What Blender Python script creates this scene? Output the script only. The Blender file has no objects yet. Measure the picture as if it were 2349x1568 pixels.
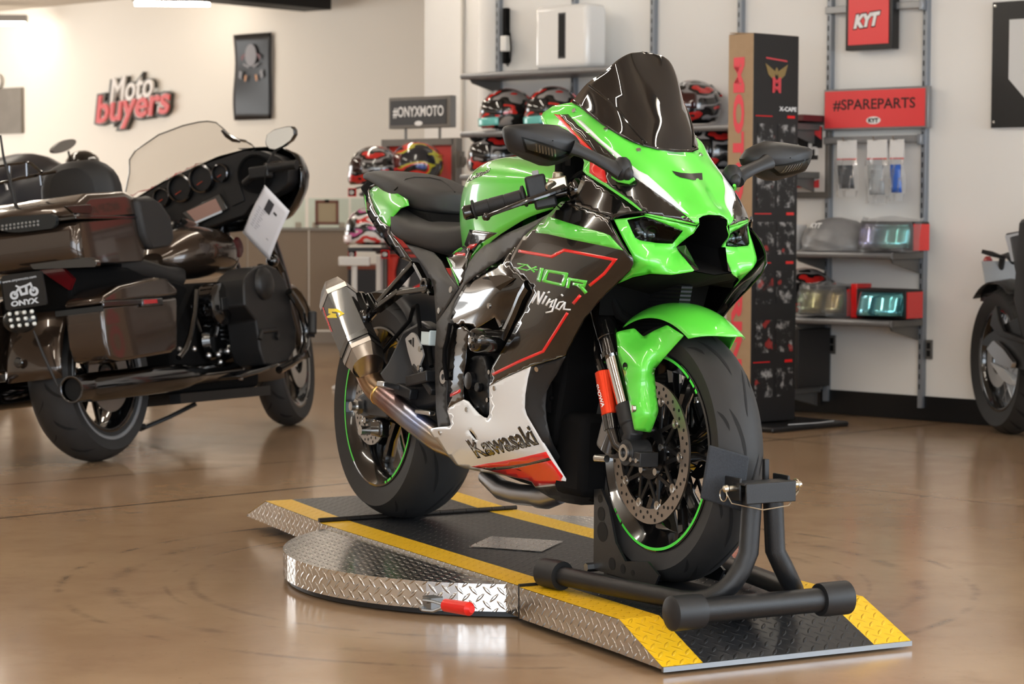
import bpy, bmesh, math, random
import numpy as np
from mathutils import Vector, Matrix
from mathutils.bvhtree import BVHTree
from mathutils.geometry import tessellate_polygon
random.seed(7)
SC = bpy.context.scene
COL = SC.collection
PI = math.pi
def rad(a): return math.radians(a)
# ------------------------------------------------------------------ camera
CAM_H, FPX, PITCH, ROLL = 0.98, 5200.0, math.atan(304 / 5200.0), 0.004
CX, CY = 1174.5, 784.0
_f = Vector((0, math.cos(PITCH), -math.sin(PITCH)))
_u0 = Vector((0, math.sin(PITCH), math.cos(PITCH)))
_r0 = Vector((1, 0, 0))
_r = _r0 * math.cos(ROLL) + _u0 * math.sin(ROLL)
_u = _u0 * math.cos(ROLL) - _r0 * math.sin(ROLL)
CAMP = Vector((0, 0, CAM_H))
cd = bpy.data.cameras.new('camera')
cam = bpy.data.objects.new('camera', cd)
COL.objects.link(cam)
cam.matrix_world = Matrix(((_r.x, _u.x, -_f.x, 0), (_r.y, _u.y, -_f.y, 0), (_r.z, _u.z, -_f.z, CAM_H), (0, 0, 0, 1)))
cd.sensor_fit = 'HORIZONTAL'
cd.sensor_width = 36.0
cd.lens = 36.0 * FPX / 2349.0
cd.clip_start, cd.clip_end = 0.1, 100
cd.dof.use_dof = True
cd.dof.focus_distance = 5.5
cd.dof.aperture_fstop = 7.1
SC.camera = cam
SC.view_settings.view_transform = 'Standard'
SC.view_settings.look = 'None'
SC.view_settings.gamma = 1.0
SC.view_settings.use_curve_mapping = False
SC.view_settings.exposure = 0.0
SC.cycles.max_bounces = 7
SC.cycles.glossy_bounces = 4
SC.cycles.transmission_bounces = 6
SC.cycles.transparent_max_bounces = 8
SC.cycles.sample_clamp_indirect = 6
SC.cycles.caustics_reflective = False
SC.cycles.caustics_refractive = False
SC.cycles.use_denoising = True
# ------------------------------------------------------------------ world and daylight
w = bpy.data.worlds.new('sky')
SC.world = w
w.use_nodes = True
bgn = w.node_tree.nodes['Background']
bgn.inputs[0].default_value = (0.75, 0.87, 1.0, 1)
bgn.inputs[1].default_value = 1.6
def area(name, loc, rot, sx, sy, power, color):
    l = bpy.data.lights.new(name, 'AREA')
    l.shape = 'RECTANGLE'
    l.size, l.size_y, l.energy, l.color = sx, sy, power, color
    o = bpy.data.objects.new(name, l)
    COL.objects.link(o)
    o.location = loc
    o.rotation_euler = rot
    return o
# daylight entering by the shop windows behind the camera and on the right
area('daylight_front', (-0.5, -3.3, 1.55), (rad(90), 0, 0), 9.0, 2.2, 330, (0.86, 0.93, 1.0))
area('daylight_side', (5.4, 3.0, 1.5), (rad(90), 0, rad(90)), 6.0, 2.2, 230, (0.80, 0.90, 1.0))
area('fill_left', (-8.8, 18.0, 1.5), (rad(90), 0, rad(-90)), 5.0, 2.2, 200, (1.0, 0.96, 0.9))  # added warm lamp, out of view, brightening the far left wall

# ------------------------------------------------------------------ pixel rays and local frames
def ray(u, v):
    return _f + _r * ((u - CX) / FPX) - _u * ((v - CY) / FPX)
class Frame:
    """a place's own axes: point of a ray on the plane x, y or z = const of those axes"""
    def __init__(s, mat):
        s.mat = mat
        s.inv = mat.inverted()
        s.o = s.inv @ CAMP
        s.r3 = s.inv.to_3x3()
    def __call__(s, u, v, x=None, y=None, z=None):
        d = s.r3 @ ray(u, v)
        i, val = (0, x) if x is not None else ((1, y) if y is not None else (2, z))
        t = (val - s.o[i]) / d[i]
        return s.o + d * t
def axes(o, ang):
    return Matrix.Translation(o) @ Matrix.Rotation(ang, 4, 'Z')
_bm = Matrix.Rotation(rad(-61.46), 4, 'Z') @ Matrix.Rotation(rad(-2.561), 4, 'X') @ Matrix.Rotation(rad(-0.709), 4, 'Y')
BIKE_M = Matrix.Translation(Vector((-0.3085, 6.5131, 0.4117)) - _bm.to_3x3() @ Vector((0, 0, 0.32))) @ _bm
B = Frame(BIKE_M)                                   # sport bike: x forward, y left, z up, origin under rear axle
PLAT_M = axes(Vector((0.017, 6.006, 0)), math.atan2(-0.884, 0.468))
Q = Frame(PLAT_M)                                   # turntable: x along the ramp towards its front
WALL_M = axes(Vector((1.92, 10.6, 0)), math.atan2(0.682, -0.731))
WQ = Frame(WALL_M)                                  # right wall: x along it to the left, y out into the room
WORLD = Frame(Matrix.Identity(4))

# ------------------------------------------------------------------ mesh builder
class MB:
    def __init__(s):
        s.v, s.f, s.m, s.s, s.uv = [], [], [], [], {}
    def add(s, vs, fs, mi=0, sm=True, uvs=None):
        o = len(s.v)
        s.v += [Vector(p) for p in vs]
        for k, f in enumerate(fs):
            s.f.append([i + o for i in f]); s.m.append(mi); s.s.append(sm)
            if uvs: s.uv[len(s.f) - 1] = [uvs[i] for i in f]
        return s
    def merge(s, b, M=None, mi=None):
        o = len(s.v); nf = len(s.f)
        s.v += [(M @ p if M else p.copy()) for p in b.v]
        s.f += [[i + o for i in f] for f in b.f]
        s.m += [(m if mi is None else mi) for m in b.m]; s.s += b.s
        for k, q in b.uv.items(): s.uv[k + nf] = q
        return s
    def mirror(s):
        b = MB()
        b.v = [Vector((p.x, -p.y, p.z)) for p in s.v]
        b.f = [list(reversed(f)) for f in s.f]; b.m = list(s.m); b.s = list(s.s)
        b.uv = {k: list(reversed(q)) for k, q in s.uv.items()}
        return b
    def both(s): return s.merge(s.mirror())
    def box(s, c, d, mi=0, R=None):
        x, y, z = d[0] / 2, d[1] / 2, d[2] / 2
        c = Vector(c)
        vs = [Vector((i, j, k)) for i in (-x, x) for j in (-y, y) for k in (-z, z)]
        vs = [c + (R @ p if R else p) for p in vs]
        return s.add(vs, [(0, 1, 3, 2), (4, 6, 7, 5), (0, 4, 5, 1), (2, 3, 7, 6), (0, 2, 6, 4), (1, 5, 7, 3)], mi, False)
    def bar(s, a, b, wd, th, mi=0, up=(0, 0, 1)):
        a, b = Vector(a), Vector(b)
        x = (b - a).normalized(); y = Vector(up).cross(x)
        if y.length < 1e-4: y = Vector((0, 1, 0)).cross(x)
        y.normalize(); z = x.cross(y)
        R = Matrix((x, y, z)).transposed()
        return s.box((a + b) / 2, ((b - a).length, wd, th), mi, R)
    def tube(s, path, r, n=10, mi=0, closed=False, cap=True, sm=True, flat=1.0):
        P = [Vector(p) for p in path]; N = len(P)
        rs = r if isinstance(r, (list, tuple)) else [r] * N
        T = []
        for i in range(N):
            a = P[(i - 1) % N] if (i or closed) else P[0]
            b = P[(i + 1) % N] if (i < N - 1 or closed) else P[-1]
            T.append((b - a).normalized())
        nrm = T[0].orthogonal().normalized()
        rings = []
        for i in range(N):
            nrm = (nrm - T[i] * nrm.dot(T[i])).normalized()
            bn = T[i].cross(nrm)
            rings.append([P[i] + (nrm * math.cos(2 * PI * k / n) + bn * math.sin(2 * PI * k / n) * flat) * rs[i] for k in range(n)])
        return s.loft(rings, mi, True, closed, cap and not closed, sm)
    def loft(s, rings, mi=0, cyc=True, closed=False, cap=False, sm=True, uv=None):
        n = len(rings[0]); vs = [p for r_ in rings for p in r_]; fs = []
        R_ = len(rings)
        for i in range(R_ if closed else R_ - 1):
            j = (i + 1) % R_
            for k in range(n if cyc else n - 1):
                l = (k + 1) % n
                fs.append((i * n + k, i * n + l, j * n + l, j * n + k))
        s.add(vs, fs, mi, sm, uv)
        if cap:
            o = len(s.v) - len(vs)
            s.f.append([o + k for k in reversed(range(n))]); s.m.append(mi); s.s.append(False)
            s.f.append([o + (R_ - 1) * n + k for k in range(n)]); s.m.append(mi); s.s.append(False)
        return s
    def lathe(s, prof, o=(0, 0, 0), ax=(0, 1, 0), n=48, mi=0, sm=True, close=False):
        o, ax = Vector(o), Vector(ax).normalized()
        e = ax.orthogonal().normalized(); g = ax.cross(e)
        if abs(ax.y) > .99: e = Vector((1, 0, 0)); g = ax.cross(e)
        rings = [[o + ax * h + (e * math.cos(2 * PI * k / n) + g * math.sin(2 * PI * k / n)) * r_ for k in range(n)] for r_, h in prof]
        return s.loft(rings, mi, True, close, False, sm)
    def cyl(s, a, b, r, r2=None, n=20, mi=0, sm=True):
        return s.tube([a, b], [r, r if r2 is None else r2], n, mi, sm=sm)
    def ball(s, c, r, n=14, mi=0):
        c = Vector(c); r = Vector(r) if not isinstance(r, (int, float)) else Vector((r, r, r))
        m = n // 2 + 1; rings = []
        for i in range(1, m):
            t = PI * i / m
            rings.append([c + Vector((r.x * math.sin(t) * math.cos(2 * PI * k / n), r.y * math.sin(t) * math.sin(2 * PI * k / n), -r.z * math.cos(t))) for k in range(n)])
        return s.loft(rings, mi, cap=True)
    def prism(s, loop, vec, mi=0, mi_side=None, sm=False):
        """flat outline (list of points, concave allowed) given a thickness along vec"""
        L = [Vector(p) for p in loop]; vec = Vector(vec); n = len(L)
        tris = tessellate_polygon([L])
        nv = Vector((0, 0, 0))
        for i in range(n): nv += L[i].cross(L[(i + 1) % n])
        if nv.dot(vec) < 0: L.reverse(); tris = tessellate_polygon([L])
        vs = L + [p + vec for p in L]; fs = []
        for t in tris:
            a, b, c = t
            if (L[b] - L[a]).cross(L[c] - L[a]).dot(vec) < 0: a, b, c = c, b, a
            fs.append((c, b, a)); fs.append((a + n, b + n, c + n))
        s.add(vs, fs, mi, False)
        o = len(s.v) - 2 * n
        for i in range(n):
            j = (i + 1) % n
            s.f.append([o + i, o + j, o + j + n, o + i + n]); s.m.append(mi if mi_side is None else mi_side); s.s.append(sm)
        return s
    def spheroid_shell(s, c, fn, nu, nv_, mi=0):
        rings = [[c + fn(i / (nu - 1), k / nv_) for k in range(nv_)] for i in range(nu)]
        return s.loft(rings, mi)
def link_mesh(name, mb, mats, parent=None, bevel=0, solid=0, sub=0, angle=35, sseg=2, smooth=None, offs=-1):
    me = bpy.data.meshes.new(name)
    me.from_pydata([tuple(p) for p in mb.v], [], mb.f)
    if not isinstance(mats, (list, tuple)): mats = [mats]
    for m in mats: me.materials.append(m)
    for i, pl in enumerate(me.polygons):
        pl.material_index = mb.m[i]; pl.use_smooth = mb.s[i] if smooth is None else smooth
    if mb.uv:
        uvl = me.uv_layers.new(name='UVMap')
        for k, q in mb.uv.items():
            for li, t in zip(me.polygons[k].loop_indices, q): uvl.data[li].uv = t
    me.validate()
    try: me.set_sharp_from_angle(angle=rad(angle))
    except Exception: pass
    o = bpy.data.objects.new(name, me)
    COL.objects.link(o)
    if parent: o.parent = parent
    if solid:
        md = o.modifiers.new('solid', 'SOLIDIFY'); md.thickness = solid; md.offset = offs; md.use_even_offset = False
    if bevel:
        md = o.modifiers.new('bevel', 'BEVEL'); md.width = bevel; md.segments = sseg; md.limit_method = 'ANGLE'; md.angle_limit = rad(40)
    if sub:
        md = o.modifiers.new('sub', 'SUBSURF'); md.levels = sub; md.render_levels = sub
    return o
def thing(name, label, cat, mat=None, group=None):
    o = bpy.data.objects.new(name, None)
    COL.objects.link(o)
    if mat is not None: o.matrix_world = mat
    o.empty_display_size = 0.1
    return tag(o, label, cat, group)
def tag(o, label, cat, group=None, kind=None):
    if label: o['label'] = label
    if cat: o['category'] = cat
    if group: o['group'] = group
    if kind: o['kind'] = kind
    return o
def struct(name, mb, m, **k):
    o = link_mesh(name, mb, m, **k); o['kind'] = 'structure'
    return o
def lab(o, t): o['label'] = t; return o

# ------------------------------------------------------------------ materials
def lin(c): c /= 255.0; return c / 12.92 if c <= 0.04045 else ((c + 0.055) / 1.055) ** 2.4
def rgb(h): return (lin(int(h[0:2], 16)), lin(int(h[2:4], 16)), lin(int(h[4:6], 16)), 1)
MATS = {}
def mat(name, col='808080', rough=0.5, metal=0.0, coat=0.0, spec=0.5, trans=0.0, emit=None, es=0, noise=None, bump=None, aniso=0, alpha=1, ior=1.45):
    if name in MATS: return MATS[name]
    m = bpy.data.materials.new(name); m.use_nodes = True
    nt = m.node_tree; b = nt.nodes['Principled BSDF']; I = b.inputs
    c = rgb(col)
    I['Base Color'].default_value = c; I['Roughness'].default_value = rough; I['Metallic'].default_value = metal
    I['Coat Weight'].default_value = coat; I['Coat Roughness'].default_value = 0.03
    I['Specular IOR Level'].default_value = spec; I['Transmission Weight'].default_value = trans; I['IOR'].default_value = ior
    I['Alpha'].default_value = alpha
    if aniso: I['Anisotropic'].default_value = aniso
    if emit: I['Emission Color'].default_value = rgb(emit); I['Emission Strength'].default_value = es
    if noise or bump:
        tc = nt.nodes.new('ShaderNodeTexCoord'); n = nt.nodes.new('ShaderNodeTexNoise')
        nt.links.new(tc.outputs['Object'], n.inputs['Vector'])
        n.inputs['Detail'].default_value = 4
    if noise:       # (second colour, scale)
        n.inputs['Scale'].default_value = noise[1]
        mx = nt.nodes.new('ShaderNodeMix'); mx.data_type = 'RGBA'
        mx.inputs[6].default_value = c; mx.inputs[7].default_value = rgb(noise[0])
        nt.links.new(n.outputs['Fac'], mx.inputs[0]); nt.links.new(mx.outputs[2], I['Base Color'])
    if bump:        # (strength, scale)
        if noise: n = nt.nodes.new('ShaderNodeTexNoise'); nt.links.new(tc.outputs['Object'], n.inputs['Vector'])
        n.inputs['Scale'].default_value = bump[1]
        bp = nt.nodes.new('ShaderNodeBump'); bp.inputs['Strength'].default_value = bump[0]; bp.inputs['Distance'].default_value = 0.002
        nt.links.new(n.outputs['Fac'], bp.inputs['Height']); nt.links.new(bp.outputs[0], I['Normal'])
    MATS[name] = m
    return m
class NT:
    """short node builder"""
    def __init__(s, m): s.nt = m.node_tree; s.b = s.nt.nodes['Principled BSDF']
    def n(s, t, **k):
        x = s.nt.nodes.new(t)
        for a, v in k.items(): setattr(x, a, v)
        return x
    def put(s, sock, v):
        if isinstance(v, (int, float)): sock.default_value = v
        elif isinstance(v, tuple): sock.default_value = v
        else: s.nt.links.new(v, sock)
    def math(s, op, a, b=0.0, c=None):
        x = s.n('ShaderNodeMath', operation=op)
        s.put(x.inputs[0], a); s.put(x.inputs[1], b)
        if c is not None: s.put(x.inputs[2], c)
        return x.outputs[0]
    def mix(s, f, a, b):
        x = s.n('ShaderNodeMix', data_type='RGBA')
        s.put(x.inputs[0], f); s.put(x.inputs[6], a); s.put(x.inputs[7], b)
        return x.outputs[2]
    def coord(s, kind='Object'):
        tc = s.n('ShaderNodeTexCoord'); sp = s.n('ShaderNodeSeparateXYZ')
        s.nt.links.new(tc.outputs[kind], sp.inputs[0])
        return tc.outputs[kind], sp.outputs[0], sp.outputs[1], sp.outputs[2]
    def noise(s, vec, scale, detail=4, rough=.5):
        x = s.n('ShaderNodeTexNoise'); s.nt.links.new(vec, x.inputs['Vector'])
        x.inputs['Scale'].default_value = scale; x.inputs['Detail'].default_value = detail; x.inputs['Roughness'].default_value = rough
        return x.outputs['Fac']
    def sstep(s, v, lo, hi):
        x = s.n('ShaderNodeMapRange', interpolation_type='SMOOTHSTEP')
        s.put(x.inputs[0], v); x.inputs[1].default_value = lo; x.inputs[2].default_value = hi
        return x.outputs[0]
    def bump(s, h, st, dist):
        x = s.n('ShaderNodeBump'); x.inputs['Strength'].default_value = st; x.inputs['Distance'].default_value = dist
        s.put(x.inputs['Height'], h); s.put(s.b.inputs['Normal'], x.outputs[0])
def tread_plate(name, col, rough, metal, stripes=None, cell=0.034, wear=0.0, la=0.016, lb=0.0042):
    """diamond tread plate: lugs turned by turns, in the mesh's own UV in metres; stripes = (lo, hi, second colour) across V"""
    m = mat(name, col, rough, metal); T = NT(m)
    vec, x, y, z = T.coord('UV')
    hs = []
    for ox, oy, sg in ((0, 0, 1), (.5, .5, -1)):
        fx = T.math('SUBTRACT', T.math('FRACT', T.math('ADD', T.math('DIVIDE', x, cell), 100 + ox)), .5)
        fy = T.math('SUBTRACT', T.math('FRACT', T.math('ADD', T.math('DIVIDE', y, cell), 100 + oy)), .5)
        a = T.math('MULTIPLY', T.math('ADD', fx, T.math('MULTIPLY', fy, sg)), .7071 * cell)
        b = T.math('MULTIPLY', T.math('SUBTRACT', fy, T.math('MULTIPLY', fx, sg)), .7071 * cell)
        a = T.math('ABSOLUTE', T.math('DIVIDE', a, la)); b = T.math('ABSOLUTE', T.math('DIVIDE', b, lb))
        e = T.math('SUBTRACT', 1.0, T.math('ADD', T.math('POWER', a, 1.6), T.math('POWER', b, 1.4)))
        hs.append(T.sstep(e, 0, .75))
    h = T.math('MAXIMUM', hs[0], hs[1])
    T.bump(h, 1.0, 0.0022)
    base = rgb(col)
    if stripes:
        s0, s1, c2 = stripes
        k = T.math('MULTIPLY', T.math('GREATER_THAN', y, s0), T.math('LESS_THAN', y, s1))
        base = T.mix(k, base, rgb(c2))
        T.put(T.b.inputs['Base Color'], base)
    if wear:
        nz = T.noise(vec, 9, 5)
        T.put(T.b.inputs['Roughness'], T.math('ADD', rough - wear / 2, T.math('MULTIPLY', nz, wear)))
    return m
# ------------------------------------------------------------------ room shell
def floor_material():
    m = mat('polished_concrete', 'a38a72', 0.2, 0, coat=0.0); T = NT(m)
    vec, x, y, z = T.coord('Object')
    n1 = T.noise(vec, 0.9, 6, .6); n2 = T.noise(vec, 5.0, 5, .6); n3 = T.noise(vec, 60, 2)
    c = T.mix(T.sstep(n1, .3, .7), rgb('9c8065'), rgb('b09577'))
    c = T.mix(T.math('MULTIPLY', T.sstep(n2, .45, .8), .5), c, rgb('86694f'))
    c = T.mix(T.math('MULTIPLY', T.sstep(n3, .68, .8), .35), c, rgb('5f4a38'))
    # tyre scuff rings left by the turntable's feet
    dx = T.math('SUBTRACT', x, 0.017); dy = T.math('SUBTRACT', y, 6.006)
    d = T.math('SQRT', T.math('ADD', T.math('MULTIPLY', dx, dx), T.math('MULTIPLY', dy, dy)))
    for r0, wd, st in ((1.06, .035, .35), (0.86, .02, .35), (1.2, .02, .45), (0.93, .012, .3)):
        e = T.math('ABSOLUTE', T.math('SUBTRACT', d, r0))
        k = T.math('MULTIPLY', T.math('SUBTRACT', 1.0, T.sstep(e, 0, wd)), T.math('MULTIPLY', T.sstep(n2, .42, .62), st))
        c = T.mix(k, c, rgb('4c4038'))
    # saw-cut joints
    for (x0, y0), (x1, y1), hw in (((-1.809, 7.974), (-.661, 8.921), .007), ((1.154, 9.691), (1.999, 8.8), .007), ((1.089, 9.615), (2.008, 10.464), .009), ((-1.509, 10.755), (-.764, 9.997), .004)):
        L = math.hypot(x1 - x0, y1 - y0); nx, ny = (y1 - y0) / L, -(x1 - x0) / L
        e = T.math('ABSOLUTE', T.math('ADD', T.math('ADD', T.math('MULTIPLY', x, nx), T.math('MULTIPLY', y, ny)), -(x0 * nx + y0 * ny)))
        c = T.mix(T.math('SUBTRACT', 1.0, T.sstep(e, hw * .6, hw * 1.3)), c, rgb('2a231d'))
    T.put(T.b.inputs['Base Color'], c)
    T.put(T.b.inputs['Roughness'], T.math('ADD', .10, T.math('MULTIPLY', n2, .16)))
    T.bump(n2, .04, .01)
    return m
X0, X1, Y0, Y1, ZC = -9.0, 5.6, -3.5, 25.0, 2.75
struct('floor', MB().box((-1.7, 10.75, -.05), (14.6, 28.5, .1)), floor_material())
M_CEIL = mat('ceiling_paint', 'c9c0b4', .9)
struct('ceiling', MB().box((-1.7, 10.75, ZC + .05), (14.6, 28.5, .1)), M_CEIL)
M_WALL = mat('white_wall_paint', 'f2f1ee', .75, bump=(.05, 180))
M_WALLW = mat('warm_tinted_wall_paint', 'f3ece0', .75, bump=(.05, 180))  # warm lamp light of the left hall is put into this colour
def wallbox(name, x0, x1, y, th, z0=0, z1=ZC, m=None):
    o = struct(name, MB().box(((x0 + x1) / 2, y - th / 2, (z0 + z1) / 2), (abs(x1 - x0), th, z1 - z0)), m or M_WALL)
    o.matrix_world = WALL_M
    return o
wallbox('wall_right', -3.6, 2.86, 0, .2)
# rounded end of the right wall and the wall set back behind it
o = struct('wall_pillar', MB().lathe([(.10, 0), (.10, ZC)], (2.80, -.05, 0), (0, 0, 1), 32), M_WALL); o.matrix_world = WALL_M
wallbox('wall_middle', 2.6, 4.62, -1.3, .2)
o = struct('trim_1', MB().cyl((4.26, -1.28, 0), (4.26, -1.28, ZC), .012), mat('conduit_white', 'dcd8d0', .5)); o.matrix_world = WALL_M
WL0 = Vector((-1.47, 17.7, 0))
WALL2_M = axes(WL0, math.atan2(0.682, -0.731))
W2 = Frame(WALL2_M)
o = struct('wall_back', MB().box((1.5, -.1, ZC / 2), (9.6, .2, ZC)), M_WALLW); o.matrix_world = WALL2_M
def plane_wall(name, pts, holes=None): pass
M_BB = mat('black_baseboard_vinyl', '101113', .3)
o = struct('baseboard_right', MB().box((-.37, .006, .058), (6.4, .012, .116)), M_BB, bevel=.003); o.matrix_world = WALL_M
# shop front behind the camera: sill, header and posts around the window openings
fr = MB()
fr.box((-1.7, -3.6, .2), (14.6, .2, .4)); fr.box((-1.7, -3.6, 2.72), (14.6, .2, .1))
for x in (-8.9, -5.2, -2.1, 1.1, 4.1, 5.5): fr.box((x, -3.6, 1.5), (.14, .16, 2.4))
struct('wall_front', fr, mat('shopfront_aluminium', '5c5f63', .4, .6))
sd = MB()
for (a, b) in ((-3.5, -.2), (6.3, 10.0)): sd.box((5.65, (a + b) / 2, ZC / 2), (.1, b - a, ZC))
sd.box((5.65, 3.05, .2), (.1, 6.5, .4)); sd.box((5.65, 3.05, 2.7), (.1, 6.5, .1))
struct('wall_east', sd, M_WALL)
sd = MB()
for (a, b) in ((-3.5, 15.2), (20.8, 25)): sd.box((-9.05, (a + b) / 2, ZC / 2), (.1, b - a, ZC))
sd.box((-9.05, 18, .2), (.1, 5.7, .4)); sd.box((-9.05, 18, 2.7), (.1, 5.7, .1))
struct('wall_west', sd, M_WALLW)
struct('wall_north', MB().box((-1.7, 25.05, ZC / 2), (14.6, .1, ZC)), M_WALL)
# black soffit box hanging in the far left part of the hall
sp = WORLD(760, 22, z=2.5)
dirB = Vector((.656, .755, 0)); latB = Vector((-.755, .656, 0))
sb = MB(); R_ = Matrix((dirB, latB, Vector((0, 0, 1)))).transposed()
sb.box(sp - dirB * 1.6 + latB * .15 + Vector((0, 0, .125)), (3.2, .3, .25), 0, R_)
tag(link_mesh('ceiling_duct', sb, mat('matte_black_paint', '0d0d0f', .6)), 'black boxed duct hanging under the ceiling above the tall dark poster', 'duct')
# ceiling strip lamps
def strip_lamp(p, d, L, label, group):
    d = Vector(d).normalized(); l = Vector((-d.y, d.x, 0)); R = Matrix((d, l, Vector((0, 0, 1)))).transposed().to_4x4()
    t = thing('strip_lamp', label, 'lamp', Matrix.Translation(p) @ R, group)
    h = MB().box((0, 0, 0), (L, .09, .06)); link_mesh('housing', h, mat('lamp_housing_grey', 'a8a49d', .4), t, bevel=.006)
    g = MB().tube([(-L / 2 + .02, 0, -.045), (L / 2 - .02, 0, -.045)], .016, 10)
    link_mesh('tube', g, mat('led_tube', 'ffffff', .4, emit='fff4e4', es=55), t)
    return t
g_l = 'ceiling strip lamps of the showroom'
for p, lb in ((WORLD(-20, 42, z=2.62), 'white strip lamp on the ceiling at the far left picture edge'), (WORLD(395, -4, z=2.62), 'white strip lamp on the ceiling cut by the top picture edge')):
    strip_lamp(p, (1, .05, 0), .62, lb, g_l)
for x in (-3.4, -1.1, 1.2, 3.4):
    for y in (-1.6, 1.3, 4.2, 7.1, 10.2, 13.2):  # rear rows are added, out of view, to brighten the far walls
        if x > 3 and y > 6 or x > 1 and y > 9 or y > 12 and x > -1: continue
        strip_lamp((x, y, 2.69), (.25, .97, 0), 2.3, 'long white unseen strip lamp on the ceiling over the hall outside the picture', g_l)
# ------------------------------------------------------------------ motorcycle turntable
M_STEEL = mat('bare_steel', '8c8f92', .35, 1)
M_BLK = mat('black_powder_coat', '17181a', .38, 0, bump=(.25, 700))
M_TREAD = tread_plate('bright_tread_plate', 'd9d8d6', .16, 1, wear=.16)
M_DECK = tread_plate('painted_tread_deck', 'e9b91c', .42, 0, (-.225, .225, '232426'))
def uvbox_side(mb, loop, z_of, flip=False, mi=0):
    """vertical skirt following a loop of (x, y), z_of(i) -> (top, bottom); UV in metres along the run"""
    s = 0.0
    for i in range(len(loop) - 1):
        a, b = Vector(loop[i]), Vector(loop[i + 1]); L = (b - a).length
        (t0, b0), (t1, b1) = z_of(i), z_of(i + 1)
        vs = [(a.x, a.y, b0), (b.x, b.y, b1), (b.x, b.y, t1), (a.x, a.y, t0)]
        uv = [(s, b0), (s + L, b1), (s + L, t1), (s, t0)]
        mb.add(vs, [(0, 1, 2, 3) if not flip else (3, 2, 1, 0)], mi, len(loop) > 8, uv)
        s += L
def deck_strip(mb, prof, w, mi=0):
    """top skin following prof [(x, z)] with half width w, UV = (run, y)"""
    s = 0
    for (x0, z0), (x1, z1) in zip(prof, prof[1:]):
        L = math.hypot(x1 - x0, z1 - z0)
        mb.add([(x0, -w, z0), (x1, -w, z1), (x1, w, z1), (x0, w, z0)], [(0, 1, 2, 3)], mi, False, [(s, -w), (s + L, -w), (s + L, w), (s, w)])
        s += L
def section(parent, name, prof, w, zb, lipx=None):
    """ramp section: painted top, bright tread side plates, dark underside"""
    top = MB(); deck_strip(top, prof, w)
    p = link_mesh(name, top, M_DECK, parent)
    sk = MB()
    n = len(prof)
    for sg in (-1, 1):
        lo = [(x, sg * (w - .001)) for x, z in prof]
        uvbox_side(sk, lo, lambda i: (prof[i][1] - .0015, zb[i]), sg > 0)
    link_mesh('side_plate', sk, M_TREAD, p)
    en = MB()
    for i in range(n - 1):
        en.add([(prof[i][0], -w + .002, zb[i]), (prof[i + 1][0], -w + .002, zb[i + 1]), (prof[i + 1][0], w - .002, zb[i + 1]), (prof[i][0], w - .002, zb[i])], [(3, 2, 1, 0)], 0, False)
    for x, z, b_ in ((prof[0][0], prof[0][1], zb[0]), (prof[-1][0], prof[-1][1], zb[-1])):
        en.box((x, 0, (z + b_) / 2 - .001), (.006, 2 * w - .002, max(.006, abs(z - b_) - .003)))
    link_mesh('frame', en, M_BLK, p)
    return p
TT = thing('motorcycle_turntable', 'round diamond plate turntable with yellow and black ramp under the green sport bike', 'turntable', PLAT_M)
RD, ZT, ZB = .623, .0885, .018
dk = MB(); N_ = 96
cc = [(RD * math.cos(2 * PI * k / N_), RD * math.sin(2 * PI * k / N_)) for k in range(N_)]
dk.add([(x, y, ZT - .004) for x, y in cc], [tuple(range(N_))], 0, False, [(x * .7071 - y * .7071, x * .7071 + y * .7071) for x, y in cc])
link_mesh('round_plate', dk, M_TREAD, TT)
sk = MB(); uvbox_side(sk, cc + [cc[0]], lambda i: (ZT - .004, ZB)); link_mesh('rim_skirt', sk, M_TREAD, TT)
bs = MB().lathe([(0, .012), (.55, .012), (.6, ZB), (.6, .06)], (0, 0, 0), (0, 0, 1), 64)
bs.lathe([(RD - .012, ZB + .004), (RD - .012, .004), (RD - .06, .004)], (0, 0, 0), (0, 0, 1), 64)
link_mesh('underframe', bs, M_BLK, TT)
section(TT, 'deck', [(-.6, .0915), (.612, .0915)], .318, [.02, .016])
section(TT, 'front_ramp', [(.622, .0915), (1.085, .0905), (1.265, .018)], .327, [.017, .015, .012])
section(TT, 'rear_ramp', [(-.606, .0915), (-1.03, .103), (-1.18, .046)], .31, [.02, .034, .038])
lp = MB().box((1.266, 0, .0125), (.008, .654, .011)); lab(link_mesh('ramp_lip', lp, M_STEEL, TT), 'bare steel edge of the front ramp')
hg = MB()
for k in range(15):
    y0 = -.318 + k * .0424; hg.cyl((-.603, y0, .098), (-.603, y0 + .041, .098), .0065, n=10)
link_mesh('hinge', hg, mat('worn_hinge_steel', '2b2724', .45, .6), TT)
pt = MB().box((.617, 0, .055), (.007, .65, .085)); link_mesh('joint_plate', pt, M_BLK, TT)
cp = MB(); q = [Q(u, v, z=.0945) for u, v in ((1126, 1229), (1292, 1240), (1243, 1264), (1076, 1252))]
cp.add(q, [(3, 2, 1, 0)], 0, False, [(p.x, p.y) for p in q]); cp.add([p - Vector((0, 0, .0028)) for p in q], [(0, 1, 2, 3)], 0, False, [(p.x, p.y) for p in q])
link_mesh('cover_plate', cp, M_TREAD, TT)
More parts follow.
